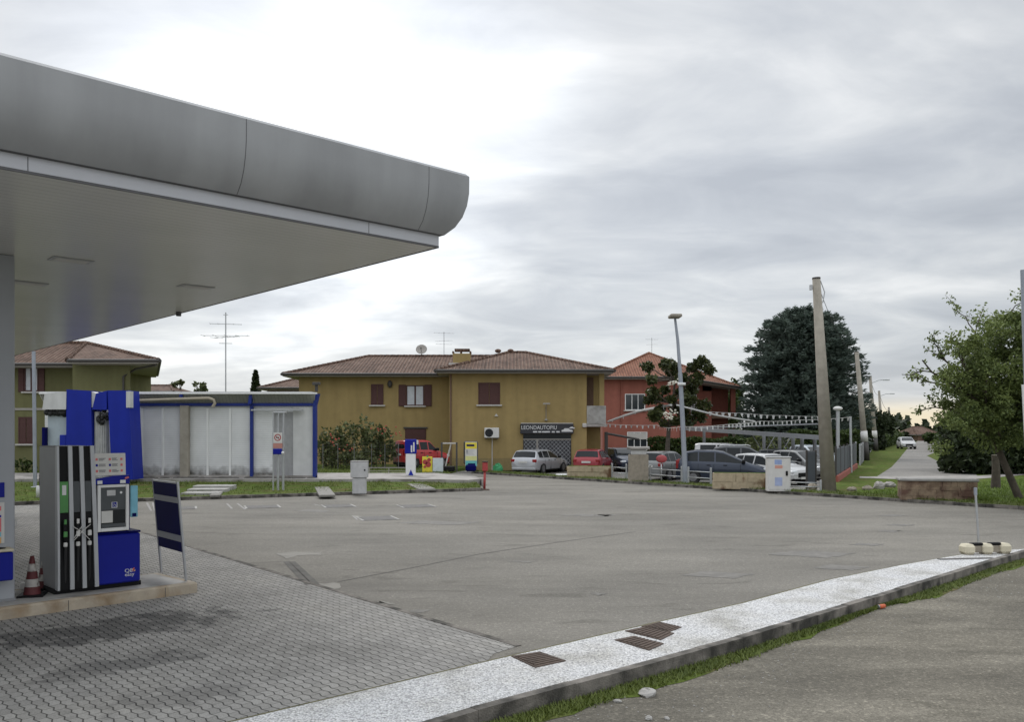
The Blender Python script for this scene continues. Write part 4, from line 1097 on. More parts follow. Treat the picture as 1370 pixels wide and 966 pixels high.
for cx in (.035, .22, .385):
    for k in range(3):
        mb.mi = 1 if (cx == .22 and k == 1) or (cx == .035 and k == 1) else 0
        mb.box(cx, cx + .03, -.0155, -.0125, .05 + k * .085, .085 + k * .085)
        if cx < .3:
            mb.mi = 2
            for q in range(3): mb.box(cx + .045, cx + .045 + r_.uniform(.06, .10), -.0155, -.0125, .05 + k * .085 + q * .014, .056 + k * .085 + q * .014)
mb.build('instruction_print', [M['pinkpaper'], M['blue'], M['screen2'], M['greyplastic']], inf)
sd = MB().box(1.035, 1.145, .02, .05, 1.03, 1.50, .01).build('side_sticker', M['lightblue'], pu)
mb = MB(); mb.box(1.06, 1.12, .015, .019, 1.04, 1.09); mb.build('sticker_print', M['navy'], sd)

# cones
def cone(loc, h, label, rz):
    t = thing('traffic_cone', label, 'traffic cone', loc, rz, 'cones beside the fuel pump')
    MB().box(-.17, .17, -.17, .17, 0, .03, .01).build('cone_base', M['black'], t)
    r0, r1 = .115, .025
    for k in range(5):
        z0, z1 = .03 + (h - .03) * k / 5, .03 + (h - .03) * (k + 1) / 5
        f = lambda z: r0 + (r1 - r0) * (z - .03) / (h - .03)
        mb = MB(); mb.lathe([(f(z0), z0), (f(z1), z1)] + ([(0, z1)] if k == 4 else []), 18)
        mb.build('cone_band', M['darkred'] if k % 2 == 0 else M['conewhite'], t)
cp_ = P(43, 798, IZ); cone((cp_.x, cp_.y, IZ + .004), .56, 'dirty red and white traffic cone standing upright, nearer of the pair', .3)
cp_ = P(40, 792, IZ); cone((cp_.x + .10, cp_.y + .22, IZ + .004), .50, 'darker red and white traffic cone half hidden behind another cone', 1.0)
mb = MB(); o = MB().box(-.11, .11, -.06, .06, 0, .10, .02).build('white_bottle_crate', M['whiteplastic']); q_ = P(28, 792, IZ)
o.location = (q_.x, q_.y + .2, IZ + .004); o.rotation_euler = (0, 0, .5); tag(o, 'small white plastic carton on the island behind the cones', 'carton')

# framed board at the island's end
b0 = P(216, 766, IZ); b1 = P(249, 777.5, IZ)
bd = thing('sign_board', 'dark blue leaning sign board on two slim steel posts at the island end', 'sign board', (b0.x, b0.y, IZ), math.atan2((b1 - b0).y, (b1 - b0).x))
bl = (b1 - b0).length; lean = -.14
def sp_(x, z): return (x, -lean * 0 + (.14 * z / 1.52) * 0, z)
def lean_pt(x, z):      # leans along the island (local y) and sideways a little
    return (x, -.13 * z / 1.52, z)
for x in (0, bl):
    MB().tube([lean_pt(x, 0.0), lean_pt(x, .5), lean_pt(x, 1.0), lean_pt(x, 1.53)], .022, 8).build('post', M['steel'], bd)
def board(z0, z1, y, name, m):
    mb = MB(); a, b = lean_pt(0, z0), lean_pt(0, z1); th = .012
    vs = [(.02, a[1] - th - y, z0), (bl - .02, a[1] - th - y, z0), (bl - .02, b[1] - th - y, z1), (.02, b[1] - th - y, z1), (.02, a[1] + th + y, z0), (bl - .02, a[1] + th + y, z0), (bl - .02, b[1] + th + y, z1), (.02, b[1] + th + y, z1)]
    mb.add(vs, [(0, 1, 2, 3), (5, 4, 7, 6), (4, 0, 3, 7), (1, 5, 6, 2), (3, 2, 6, 7), (4, 5, 1, 0)]); return mb.build(name, m, bd)
board(.44, 1.50, 0, 'panel', M['navy'])
board(.60, .70, .004, 'cross_band', M['silver']); board(1.20, 1.29, .004, 'cross_band', M['silver'])
mb = MB(); mb.at((0, 0, 0))
mb.box(-.02, bl + .02, lean_pt(0, 1.5)[1] - .016, lean_pt(0, 1.5)[1] + .016, 1.501, 1.525); mb.build('top_rail', M['steel'], bd)

# ================================================================== STREET KERB END: blocks with a thin post
bp = P(1318, 741, .1)
bb = thing('low_barrier', 'low barrier foot of three cream blocks joined by black bars', 'barrier base', (bp.x, bp.y, .098), R(10))
sc_ = bp.y / F
for k, dx in enumerate((-27, 0, 27)):
    MB().at((dx * sc_, 0, 0)).box(-.11, .11, -.14, .14, 0, .20, .05).build('cream_block', M['cream'], bb)
for dx in (-13.5, 13.5):
    MB().at((dx * sc_, 0, 0)).box(-.10, .10, -.05, .05, .03, .16, .01).build('infill_brick', M['pillar'], bb)
    MB().at((dx * sc_, 0, 0)).box(-.12, .12, -.05, .05, .165, .215, .01).build('bar', M['black'], bb)
pp_ = thing('marker_post', 'thin grey metal post with short pale top behind the cream blocks', 'post', (bp.x, bp.y + .22, .0), 0)
MB().tube([(0, 0, 0), (-.03, 0, .6), (-.07, 0, 1.22)], .022, 8).build('post_shaft', M['steel'], pp_)
MB().tube([(-.07, 0, 1.221), (-.075, 0, 1.36)], .032, 8).build('post_top', M['lamp_steel'], pp_)
o = MB().box(-.55, .55, -.05, .05, 0, .012).build('drain_slot', M['iron']); q_ = P(1292, 748, .1); o.location = (q_.x, q_.y, .10); o.rotation_euler = (0, 0, .15)
tag(o, 'narrow dark drain slot in the pebbles beside the cream blocks', 'drain')
# stones and litter on the street
def rock(name, px, py, s, m, label, cat, z=RZ, flatk=.45, seed=1):
    r_ = random.Random(seed); mb = MB(); mb.ball((0, 0, 0), s, s * .7, s * flatk, 9, 6)
    mb.v = [tuple(c * r_.uniform(.78, 1.18) for c in p) for p in mb.v]
    mb.sm = [False] * len(mb.sm)
    o = mb.build(name, m); p = P(px, py, z); o.location = (p.x, p.y, z + s * flatk * .55); o.rotation_euler = (0, 0, r_.uniform(0, 3)); return tag(o, label, cat, 'loose stones on the street')
rock('loose_stone', 866, 930, .125, M['concrete'], 'biggest loose pale stone at the edge of the kerb grass', 'stone', seed=2, flatk=.3)
rock('loose_stone', 826, 940, .04, M['concrete'], 'small stone just left of the biggest pale stone', 'stone', seed=3)
rock('loose_stone', 868, 963, .045, M['concrete'], 'small pale stone at the bottom edge below the biggest one', 'stone', seed=4)
rock('loose_stone', 892, 963, .035, M['concrete'], 'small pale stone right of another at the bottom edge', 'stone', seed=5)
mb = MB(); mb.cyl((-.06, 0, .03), (.06, .015, .03), .032, .030, 10); mb.mi = 1; mb.cyl((-.07, 0, .03), (-.061, 0, .03), .026, .032, 10)
o = mb.build('drink_can', [M['orange'], M['steel']]); q_ = P(1180, 815, RZ); o.location = (q_.x, q_.y, RZ + .004); o.rotation_euler = (0, 0, .4)
tag(o, 'crushed orange drink can lying at the grass edge', 'can')
rg = random.Random(3); mb = MB()
for i in range(420):                                            # grit along the grass edge
    t = rg.random(); p = along(edge, t); px_ = p.x + rg.gauss(.15, .35); py_ = p.y - abs(rg.gauss(.0, .35)); s = rg.uniform(.003, .009)
    mb.at((px_, py_, RZ + s * .5), rg.uniform(0, 3)); mb.add([(-s, -s, 0), (s, -s * .7, 0), (s * .8, s, 0), (-s, s * .8, 0), (0, 0, s)], [(0, 1, 4), (1, 2, 4), (2, 3, 4), (3, 0, 4)])
mb.build('street_grit', M['concrete'], None, 'stuff')
# ================================================================== BUILDINGS
def W(base):
    mb = MB(); mb.T = Matrix.Translation(-Vector(base)); return mb
def X(px, Y): return (px - CX) * Y / F
def Z(py, Y): return CH + (HY - py) * Y / F
def window(parent, base, x0, x1, z0, z1, y, kind, sill=True):
    """kind: 'closed' leaf shutters shut, 'open' shutters folded back, 'plain' white frame, 'roller' """
    fr = W(base); t = .07
    fm = {'closed': M['shutter'], 'open': M['shutter'], 'plain': M['white'], 'roller': M['brownwall']}[kind]
    for a in ((x0, x0 + t, z0, z1), (x1 - t, x1, z0, z1), (x0 + t, x1 - t, z1 - t, z1), (x0 + t, x1 - t, z0, z0 + t)):
        fr.box(a[0], a[1], y - .05, y + .02, a[2], a[3])
    w = fr.build('window', fm, parent)
    if kind == 'open' or kind == 'plain':
        xm = (x0 + x1) / 2
        W(base).box(x0 + t, x1 - t, y - .012, y + .01, z0 + t, z1 - t).build('pane', M['curtain'] if kind == 'open' else M['glass'], w)
        mb = W(base)
        if kind == 'open': mb.box(xm - .05, xm + .05, y - .04, y - .0125, z0 + t, z1 - t)
        else:
            q = (x1 - x0 - 2 * t) / 3
            for k in (1, 2): mb.box(x0 + t + q * k - .03, x0 + t + q * k + .03, y - .04, y - .0125, z0 + t, z1 - t)
        mb.build('mullion', fm, w)
        if kind == 'open':
            sw = (x1 - x0) * .42
            for s in (-1, 1):
                a, b = (x0 - sw, x0 - .02) if s < 0 else (x1 + .02, x1 + sw)
                W(base).box(a, b, y - .07, y - .012, z0 - .03, z1 + .03, .01).build('shutter', M['shutter'], w)
    elif kind == 'closed':
        xm = (x0 + x1) / 2
        for a, b in ((x0 + t, xm - .012), (xm + .012, x1 - t)):
            W(base).box(a, b, y - .04, y - .005, z0 + t, z1 - t, .01).build('shutter', M['shutter'], w)
    else:
        W(base).box(x0 + t, x1 - t, y - .03, y - .005, z0 + t, z1 - t).build('roller_blind', M['shutter'], w)
    if sill:
        W(base).box(x0 - .12, x1 + .12, y - .16, y + .02, z0 - .09, z0 - .003, .01).build('sill', M['sill'], w)
    return w
def roof(parent, base, eaves, tops, faces, m, ridges, thick=.16, name='roof'):
    mb = W(base); v = list(eaves) + list(tops)
    mb.add(v, faces)
    n = len(eaves); low = [(x, y, z - thick) for x, y, z in eaves]
    mb.mi = 1; mb.add(list(eaves) + low, [[i, n + i, n + (i + 1) % n, (i + 1) % n] for i in range(n)] + [list(range(n, 2 * n))])
    ro = mb.build(name, [m, M['eave']], parent)
    mb = W(base)
    for i in range(n):
        a, b = Vector(eaves[i]), Vector(eaves[(i + 1) % n])
        c = sum((Vector(e) for e in eaves), Vector()) / n
        o = ((a + b) / 2 - c); o.z = 0; o = o.normalized() * .07 + Vector((0, 0, -.02))
        mb.tube([a + o, b + o], .085, 8)
    mb.build('gutter', M['gutter'], ro)
    mb = W(base)
    for a, b in ridges:
        a, b = Vector(a), Vector(b); nseg = max(2, int((b - a).length / .4))
        for k in range(nseg):
            mb.cyl(a.lerp(b, k / nseg), a.lerp(b, (k + 1.1) / nseg), .13, .11, 8)
    mb.build('ridge_tile', m, ro)
    return ro

# ---------------- yellow two-storey house
by = (-4.0, 55.0, .2)
yh = thing('yellow_house', 'large ochre two storey house with brown shutters and a workshop sign', 'house', by)
yl, yr = 58.0, 55.0
xa, xb, xc, xd = X(400, yl), X(601, yr), X(785, yr), X(808, yr)
W(by).box(xa, xb + .3, yl, 68, .0, 6.05).build('wall', M['ochre'], yh)
W(by).box(xb, xc, yr, 67.9, .0, 6.02).build('wall', M['ochre'], yh)
W(by).box(xc, xd - .05, yr + 1.6, 67.8, .0, 6.0).build('wall', M['ochre'], yh)
ze = 6.06
E1 = [(X(378, 57.2), 57.2, ze), (6.1, 57.2, ze), (6.1, 68.8, ze), (X(378, 57.2), 68.8, ze)]
T1 = [(-10.1, 63, 7.66), (1.0, 63, 7.66)]
roof(yh, by, E1, T1, [(0, 1, 5, 4), (1, 2, 5), (2, 3, 4, 5), (3, 0, 4)], M['tile'], [(E1[0], T1[0]), (T1[0], T1[1]), (T1[1], (6.1, 57.2, ze))])
E2 = [(xb - .75, 54.2, ze + .03), (6.15, 54.2, ze + .03), (6.15, 66, ze + .03), (xb - .75, 66, ze + .03)]
T2 = [(-.25, 61.0, 7.75), (.9, 61.0, 7.75)]
roof(yh, by, E2, T2, [(0, 1, 5, 4), (1, 2, 5), (2, 3, 4, 5), (3, 0, 4)], M['tile'], [(E2[0], T2[0]), (T2[0], T2[1]), (T2[1], E2[1])])
window(yh, by, X(496.5, yl), X(513, yl), Z(542, yl), Z(514, yl), yl, 'closed')
window(yh, by, X(543.5, yl), X(567.5, yl), Z(543, yl), Z(515.5, yl), yl, 'open')
window(yh, by, X(640, yr), X(669, yr), Z(541.5, yr), Z(512, yr), yr, 'closed')
dr = W(by).box(X(542, yl), X(570, yl), yl - .06, yl + .02, .3, Z(574, yl), .02).build('door', M['shutter'], yh)
W(by).box(X(540, yl), X(572, yl), yl - .10, yl - .003, Z(573.6, yl), Z(571.5, yl)).build('door_lintel', M['gutter'], dr)
# workshop front: sign board, transom and grille
sb = W(by).box(X(696, yr), X(767, yr), yr - .28, yr - .003, Z(580.5, yr), Z(567, yr), .02).build('shop_sign', M['signblack'], yh)
tx = lambda name, s, size, px, py, sx=1.0: text(name, s, size, M['lettering'], sb, (X(px, yr) - by[0], yr - .284 - by[1], Z(py, yr) - by[2]), sx=sx)
tx('sign_lettering', 'LEONDAUTOPIU', .335, 721, 574.6, .86)
mb = W(by)
for a, b in ((713, 718.5), (720, 724), (725, 735.5), (738, 742), (744, 748.5)):      # small second line, too small to read
    mb.box(X(a, yr), X(b, yr), yr - .287, yr - .2845, Z(578.8, yr), Z(577.0, yr))
c0 = (X(751, yr), Z(575.3, yr)); s_ = .052
def car_shape(dx, dz, k): return [(c0[0] + (dx + x * k) * s_, c0[1] + (dz + z * k) * s_) for x, z in ((0, 0), (0, 2.6), (3, 3.4), (5, 5.6), (11, 5.6), (14, 3.3), (18, 2.6), (18, 0))]
mb.xprism(car_shape(0, -2.2, .72), yr - .287, yr - .2845); mb.xprism(car_shape(9, 1.6, .36), yr - .287, yr - .2845)
mb.build('car_emblem', M['lettering'], sb)
W(by).box(X(697, yr), X(766, yr), yr - .30, yr - .285, Z(567, yr), Z(566, yr)).build('sign_lamp_bar', M['sill'], sb)
gx0, gx1 = X(700, yr), X(764, yr)
sf = W(by).box(gx0, gx1, yr - .05, yr - .003, .25, Z(581, yr)).build('shop_front', M['signblack'], yh)
W(by).box(gx0, gx1, yr - .07, yr - .051, Z(587, yr), Z(582, yr)).build('transom', M['carglass'], sf)
mb = W(by); mb.box(gx0, gx1, yr - .08, yr - .051, Z(588.6, yr), Z(587.2, yr)); mb.box(X(717.5, yr), X(720, yr), yr - .08, yr - .051, .3, Z(588.7, yr)); mb.build('frame_bar', M['eave'], sf)
mb = W(by)                                                      # expanding security grille
for (a, b) in ((gx0 + .05, X(717.4, yr)), (X(720.1, yr), gx1 - .05)):
    n = int((b - a) / .22)
    for k in range(n):
        for s in (0, 1):
            xq0, xq1 = a + (b - a) * k / n, a + (b - a) * (k + 1) / n
            if s: xq0, xq1 = xq1, xq0
            for h in range(6):
                z0 = .35 + h * .25
                mb.tube([(xq0, yr - .06, z0), (xq1, yr - .06, z0 + .25)], .012, 4, False)
mb.build('security_grille', M['steel'], sf)
# balcony on the corner, air conditioner, pipes, chimney, dish, aerial
zb0, zb1 = Z(571, yr), Z(543, yr)
bal = W(by).box(xc + .003, xd + .12, yr - .05, yr + 1.55, zb0 + .15, zb1, .015).build('balcony', M['concrete'], yh)
W(by).box(xc - .05, xd + .2, yr - .1, yr + 1.58, zb0, zb0 + .147).build('balcony_slab', M['slabface'], bal)
W(by).box(xd - .28, xd + .02, yr + .02, yr + .40, zb1 + .003, 6.0).build('corner_post', M['ochre'], bal)
W(by).box(xc + .1, xd - .5, yr + 1.55, yr + 1.597, zb1 - .9, 5.8).build('balcony_door', M['brownwall'], bal)
ac = thing('air_conditioner', 'white outdoor air conditioning unit on the ochre wall', 'air conditioner', (X(658, yr), yr - .003, Z(586, yr)))
MB().box(-.45, .45, -.34, 0, 0, .62, .03).build('casing', M['whiteplastic'], ac)
mb = MB(); mb.cyl((-.16, -.352, .31), (-.16, -.342, .31), .25, .25, 20); mb.build('fan_grille', M['screen'], ac)
mb = MB(); mb.box(-.38, -.30, -.30, -.003, -.06, -.002); mb.box(.30, .38, -.30, -.003, -.06, -.002); mb.build('bracket', M['gutter'], ac)
MB().tube([(0.02, -.04, -.003), (.02, -.04, -2.0)], .03, 6).build('drain_pipe', M['sill'], ac)
W(by).tube([(xb + .10, yr - .06, 5.9), (xb + .10, yr - .06, .3)], .05, 8).build('downpipe', M['brownwall'], yh)
W(by).tube([(xa + 9.8, yl - .06, 5.85), (xb - .12, yl - .06, .3)], .03, 6).build('cable_duct', M['gutter'], yh)
mb = W(by); q_ = Q(517 + 5, 514, yl); mb.ball((q_.x, yl - .12, q_.z), .16, .13, .24); mb.build('wall_lantern', M['gutter'], yh)
mb = W(by); xx = X(730.5, yr); mb.tube([(xx, yr - .05, Z(562, yr)), (xx, yr - .05, Z(543, yr)), (xx, yr - .3, Z(541, yr))], .022, 6); mb.box(xx - .2, xx + .24, yr - .42, yr - .25, Z(541.5, yr), Z(539.5, yr), .02); mb.box(xx - .08, xx + .08, yr - .16, yr - .003, Z(563, yr), Z(560.5, yr), .01); mb.build('flood_lamp', M['eave'], yh)
mb = W(by); mb.box(X(779, yr), X(784.5, yr), yr - .2, yr - .003, Z(572, yr), Z(566.5, yr), .03); mb.build('alarm_box', M['sill'], yh)
mb = W(by); q_ = Q(664, 556, yr); mb.xprism([(q_.x - .12, q_.z - .05), (q_.x + .12, q_.z - .05), (q_.x, q_.z + .12)], yr - .08, yr - .003); mb.build('wall_lamp', M['sill'], yh)
W(by).box(X(600, yr) - .02, xc, yr - .012, yr - .002, .0, .75).build('base_course', mat('base_course', (.25, .19, .085), .9, var=.15, streak=.1), yh)
cb_ = W(by); xq = X(618, 57.4); cb_.box(xq - .55, xq + .55, 57.0, 57.8, 6.4, 7.35); cx_ = cb_.build('chimney', M['ochre'], yh)
mb = W(by); mb.box(xq - .8, xq + .85, 56.9, 57.0, 6.62, 6.75); mb.mi = 1; mb.box(xq - .45, xq + .5, 57.05, 57.75, 7.5, 7.66); mb.box(xq - .6, xq - .5, 57.0, 57.8, 7.353, 7.5); mb.box(xq + .5, xq + .6, 57.0, 57.8, 7.353, 7.5); mb.box(xq - .1, xq + .0, 57.0, 57.8, 7.353, 7.5); mb.build('chimney_cap', [M['sill'], M['tile']], cx_)
for rx in (X(666, 60), X(683, 60)):
    mb = W(by); mb.ball((rx, 61, 7.86), .22, .2, .14, 10, 6); mb.build('ridge_knob', M['tile'], yh)
dq = Q(564, 475, 63)
dsh = thing('satellite_dish', 'grey satellite dish standing on the ridge of the ochre house', 'satellite dish', (dq.x, 63, 7.72))
MB().tube([(0, 0, 0), (0, 0, .28)], .035, 8).build('mast', M['steel'], dsh)
mb = MB(); mb.at((0, -.03, .40), 0, 0, R(62)); mb.lathe([(.0, -.03), (.18, -.015), (.32, .03), (.38, .06), (.39, .065), (.32, .04), (.0, -.045)], 24); mb.build('dish', M['eave'], dsh)
mb = MB(); mb.tube([(0, -.03, .14), (0, -.32, .30), (0, -.42, .46)], .02, 6); mb.box(-.04, .04, -.47, -.38, .43, .52); mb.build('feed_arm', M['gutter'], dsh)
def aerial(px, py0, py1, Y, base_z, label, arms, th=.03):
    t = thing('aerial', label, 'aerial', (X(px, Y), Y, base_z))
    zt = Z(py0, Y) - base_z
    MB().tube([(0, 0, 0), (0, 0, zt)], th, 6).build('mast', M['steel'], t)
    for (f, l, a) in arms:
        mb = MB(); c, s = math.cos(a), math.sin(a)
        mb.tube([(-c * l, -s * l, zt * f), (c * l, s * l, zt * f)], th * .42, 5)
        for k in range(5):
            u_ = -l + 2 * l * k / 4; e_ = l * .35 * (1 - .08 * k)
            mb.tube([(c * u_ - s * -e_, s * u_ + c * -e_, zt * f), (c * u_ + -s * e_, s * u_ + c * e_, zt * f)], th * .3, 4)
        mb.build('antenna', M['steel'], t)
    return t
aerial(594, 444, 478, 63, 7.7, 'thin television aerial rising from the ochre house ridge', [(.95, .7, .3), (.62, .6, -.4), (.48, .55, .3)], .022)

# ---------------- olive house at the left
bo = (-22.0, 46.0, .3); g1, g2 = 46.0, 48.5
oh = thing('olive_house', 'olive green two storey house with brown shutters behind the car wash', 'house', bo)
W(bo).prism([(X(97, g1), g1), (X(174, g1), g1), (X(175.5, 56), 56), (X(97, g1), 56)], 0, 6.0).build('wall', M['olive'], oh)
W(bo).box(-38, X(99, g2), g2, 56, 0, 5.98).build('wall', M['olive'], oh)
ze = 5.98; e0, e1 = 44.9, 47.4
xe = X(212, e0)
EO = [(-40, e1, ze), (X(90, e0), e1, ze), (X(90, e0), e0, ze), (xe, e0, ze), (X(209, 57), 57, ze), (-40, 57, ze)]
TO = [(X(112, 50.5), 50.8, Z(459, 50.8)), (-36, 50.8, Z(459, 50.8))]
roof(oh, bo, EO, TO, [(0, 1, 6, 7), (1, 2, 6), (2, 3, 6), (3, 4, 6), (4, 5, 7, 6), (5, 0, 7)], M['tile'], [(EO[3], TO[0]), (TO[0], TO[1]), (EO[2], TO[0])])
window(oh, bo, X(33, g2), X(52, g2), Z(524, g2), Z(491, g2), g2, 'open')
window(oh, bo, X(25, g2), X(46, g2), Z(594, g2), Z(558, g2), g2, 'closed')
W(bo).box(-37.9, X(97, g2), g2 - .05, g2 - .003, Z(549, g2), Z(546, g2)).build('string_course', M['eave'], oh)
mb = W(bo); mb.tube([(X(205, e0), e0 + .4, ze - .2), (X(178, g1), g1 + .3, ze - .35), (X(166, g1), g1 - .08, ze - .75), (X(166, g1), g1 - .08, .4)], .055, 8); mb.build('downpipe', M['gutter'], oh)
W(bo).box(X(28, g2), X(42, g2), g2 - .04, g2 - .003, Z(622, g2), Z(619, g2)).build('basement_vent', M['gutter'], oh)

# ---------------- far roofs behind
def far_house(name, px0, px1, py_e, py_r, Y, wall, m, label, wd=8, rx=None, cat='house'):
    x0, x1 = X(px0, Y), X(px1, Y); ze = Z(py_e, Y); zr = Z(py_r, Y + wd / 2)
    t = thing(name, label, cat, ((x0 + x1) / 2, Y, 0)); b = ((x0 + x1) / 2, Y, 0)
    W(b).box(x0 + .6, x1 - .6, Y + .6, Y + wd, 0, ze - .1).build('wall', wall, t)
    E = [(x0, Y, ze), (x1, Y, ze), (x1, Y + wd + .6, ze), (x0, Y + wd + .6, ze)]
    a = (x1 - x0) * .32; T = [(x0 + a, Y + wd / 2, zr), (x1 - a, Y + wd / 2, zr)]
    roof(t, b, E, T, [(0, 1, 5, 4), (1, 2, 5), (2, 3, 4, 5), (3, 0, 4)], m, [(E[0], T[0]), (T[0], T[1]), (T[1], E[1])])
    mb = W(b)
    for k in (0.25, .6): mb.box(x0 + (x1 - x0) * k, x0 + (x1 - x0) * (k + .1), Y + .55, Y + .598, ze - 1.9, ze - .7)
    mb.build('window', M['shutter'], t)
    return t
far_house('distant_house', 345, 455, 519, 507, 74, M['brownwall'], M['tile'], 'low brown tiled roof peeping out behind the ochre house')
far_house('distant_house', 150, 232, 524, 516, 82, M['brownwall'], M['tile'], 'distant tiled roof just above the car wash beside the olive house')
far_house('distant_house', 1226, 1262, 582, 571, 190, M['brownwall'], M['tile'], 'far brown house at the end of the lane', 12)

# ---------------- red house
br_ = (12.0, 75.0, -.06); r1, r2 = 75.0, 79.0
rh = thing('red_house', 'brick red house with a hipped tile roof behind the car yard', 'house', br_)
xq0, xq1, xq2 = X(806, r1), X(909, r1), X(986, r2)
W(br_).box(xq0, xq1, r1, 88, -.06, 6.8).build('wall', M['brick_red'], rh)
W(br_).box(xq1 - .2, X(952, r2), r2, 87.9, -.06, 6.5).build('wall', M['brick_red'], rh)
W(br_).box(X(952, r2) - 2.0, xq2 - .3, r2 + 2, 87.8, -.06, 6.45).build('wall', M['brick_red'], rh)
ER = [(xq0 - .6, 74.2, 6.85), (X(908, 74.2), 74.2, 6.85), (X(990, 78.2), 78.2, 6.22), (X(990, 78.2), 89, 6.22), (xq0 - .6, 89, 6.85)]
TR = [(X(868, 80), 80, Z(472.5, 80)), (X(868, 80) + .3, 84, Z(472.5, 80))]
roof(rh, br_, ER, TR, [(0, 1, 5), (1, 2, 5), (2, 3, 6, 5), (3, 4, 6), (4, 0, 5, 6)], M['tile_red'], [(ER[0], TR[0]), (TR[0], ER[2]), (TR[0], TR[1])])
window(rh, br_, X(836, r1), X(863, r1), Z(549, r1), Z(527, r1), r1, 'plain')
window(rh, br_, X(839, r1), X(866, r1), Z(602, r1), Z(578, r1), r1, 'plain')
W(br_).box(X(840, r1), X(865, r1), r1 - .07, r1 - .052, Z(588, r1), Z(579.5, r1)).build('roller_shutter', M['sill'], rh)
window(rh, br_, X(954 - 30, r2), X(932, r2), Z(556, r2), Z(520, r2), r2, 'plain')
W(br_).box(X(940, r2), X(952, r2), r2 + .0, r2 + 2, 5.9, 6.4).build('balcony_beam', M['brick_red'], rh)
bal = W(br_).box(X(950, r2), xq2, r2 + .05, r2 + 1.95, Z(560, r2), Z(553, r2)).build('balcony', M['brownwall'], rh)
W(br_).box(xq2 - .5, xq2 - .1, r2 + .1, r2 + .5, Z(552.9, r2), 6.2).build('corner_post', M['brick_red'], bal)
W(br_).tube([(X(831, r1), r1 - .06, 6.7), (X(831, r1), r1 - .06, 3.2)], .05, 6).build('downpipe', M['brick_red'], rh)
aerial(872, 452, 474, 81, 9.3, 'thin television aerial on the peak of the red house', [(.9, .6, .3), (.6, .5, -.3)], .022)
# tall radio mast behind the car wash
aerial(302, 418, 560, 60, 0, 'tall slender radio mast with crossed aerials behind the car wash', [(.985, .15, 0), (.925, 1.0, .25), (.85, 1.5, .05), (.84, 1.0, -.4), (.80, .4, .2)], .045)

# ================================================================== CAR WASH
wy = 41.0
cw = thing('car_wash_shelter', 'ribbed grey car wash bay wall with blue posts and translucent roof edge', 'car wash', (X(300, wy), wy, .3))
bw = (X(300, wy), wy, .3)
xl, xr_ = X(60, wy), X(421, wy)
W(bw).box(xl, X(392, wy), wy, wy + .06, .42, Z(541, wy)).build('wall_panel', M['polycarb'], cw)
W(bw).box(X(366, wy), X(392.4, wy), wy - .03, wy - .003, .40, Z(551, wy)).build('grey_panel', mat('dull_panel', (.30, .30, .305), .6, streak=.1), cw)
W(bw).box(X(392.6, wy), xr_ - .05, wy - .06, wy + .05, .40, Z(541.5, wy)).build('end_panel', M['offwhite'], cw)
for px in (190, 218, 278, 308):
    W(bw).box(X(px - 1.4, wy), X(px + 1.4, wy), wy - .05, wy - .003, .40, Z(546, wy)).build('mullion', M['white'], cw)
W(bw).box(X(243.5, wy), X(255, wy), wy - .30, wy - .05, .28, Z(543, wy), .02).build('concrete_post', M['pole'], cw)
for px in (337.5,):
    W(bw).box(X(px - 2, wy), X(px + 2, wy), wy - .16, wy - .004, .30, Z(541, wy), .01).build('blue_post', M['postblue'], cw)
    W(bw).xprism([(X(px - 2, wy), Z(541, wy)), (X(px + 2, wy), Z(541, wy)), (X(px + 3.5, wy), Z(527, wy)), (X(px - .5, wy), Z(527, wy))], wy - .45, wy - .2).build('roof_bracket', M['postblue'], cw)
W(bw).xprism([(X(419.5, wy), .3), (X(424, wy), .3), (X(424, wy), Z(543, wy)), (X(428, wy), Z(527, wy)), (X(423, wy), Z(527, wy)), (X(419.5, wy), Z(543, wy))], wy - .2, wy + .1).build('blue_post', M['postblue'], cw)
W(bw).box(xl, xr_, wy - .14, wy - .003, Z(543.5, wy), Z(539.6, wy), .01).build('blue_beam', M['postblue'], cw)
mb = W(bw); zt, zb = Z(527.5, wy), Z(540.3, wy)
mb.add([(xl, wy - .05, zb), (X(421, wy), wy - .05, zb), (X(425, wy), wy - .5, zt), (xl, wy - .5, zt), (xl, wy - .02, zb), (X(421, wy), wy - .02, zb), (X(425, wy), wy - .47, zt), (xl, wy - .47, zt)],
       [(0, 1, 2, 3), (5, 4, 7, 6), (1, 5, 6, 2)])
mb.build('roof_sheet', M['polycarb2'], cw)
W(bw).box(xl, X(427.5, wy), wy - .54, wy - .46, zt - .02, zt + .05, .01).build('roof_edge', M['white'], cw)
MB_ = W(bw); MB_.box(xl, X(420, wy), wy - .46, wy + .6, zt + .06, zt + .10); MB_.build('roof_top', M['offwhite'], cw)
for px in (247.5,):
    W(bw).box(X(px - 2, wy), X(px + 2, wy), wy - .52, wy - .3, Z(532, wy), Z(526, wy)).build('roof_bracket', M['postblue'], cw)
W(bw).tube([(X(180, wy), wy - .55, Z(537, wy)), (X(250, wy), wy - .55, Z(534.5, wy)), (X(285, wy), wy - .55, Z(533.5, wy)), (X(291, wy), wy - .55, Z(535.5, wy)), (X(293, wy), wy - .55, Z(540, wy)), (X(290, wy), wy - .55, Z(545, wy))], .07, 8).build('hose_boom', M['hose_beige'], cw)
W(bw).box(X(338, wy), X(407, wy), wy - .30, wy - .18, Z(550, wy), Z(547.8, wy), .01).build('lamp_rail', M['steel'], cw)
mb = W(bw); mb.box(xl, X(424, wy), wy - .14, wy + .1, .29, .41); mb.build('wall_base', M['slabface'], cw)
mb = W(bw)
for i in range(60):                                              # debris caught along the wall foot
    x_ = random.uniform(X(180, wy), X(425, wy)); s = random.uniform(.08, .3)
    mb.ball((x_, wy - .22 - random.random() * .2, .31), s, s * .5, s * .25, 7, 4)
mb.build('leaf_debris', M['joint'], cw)
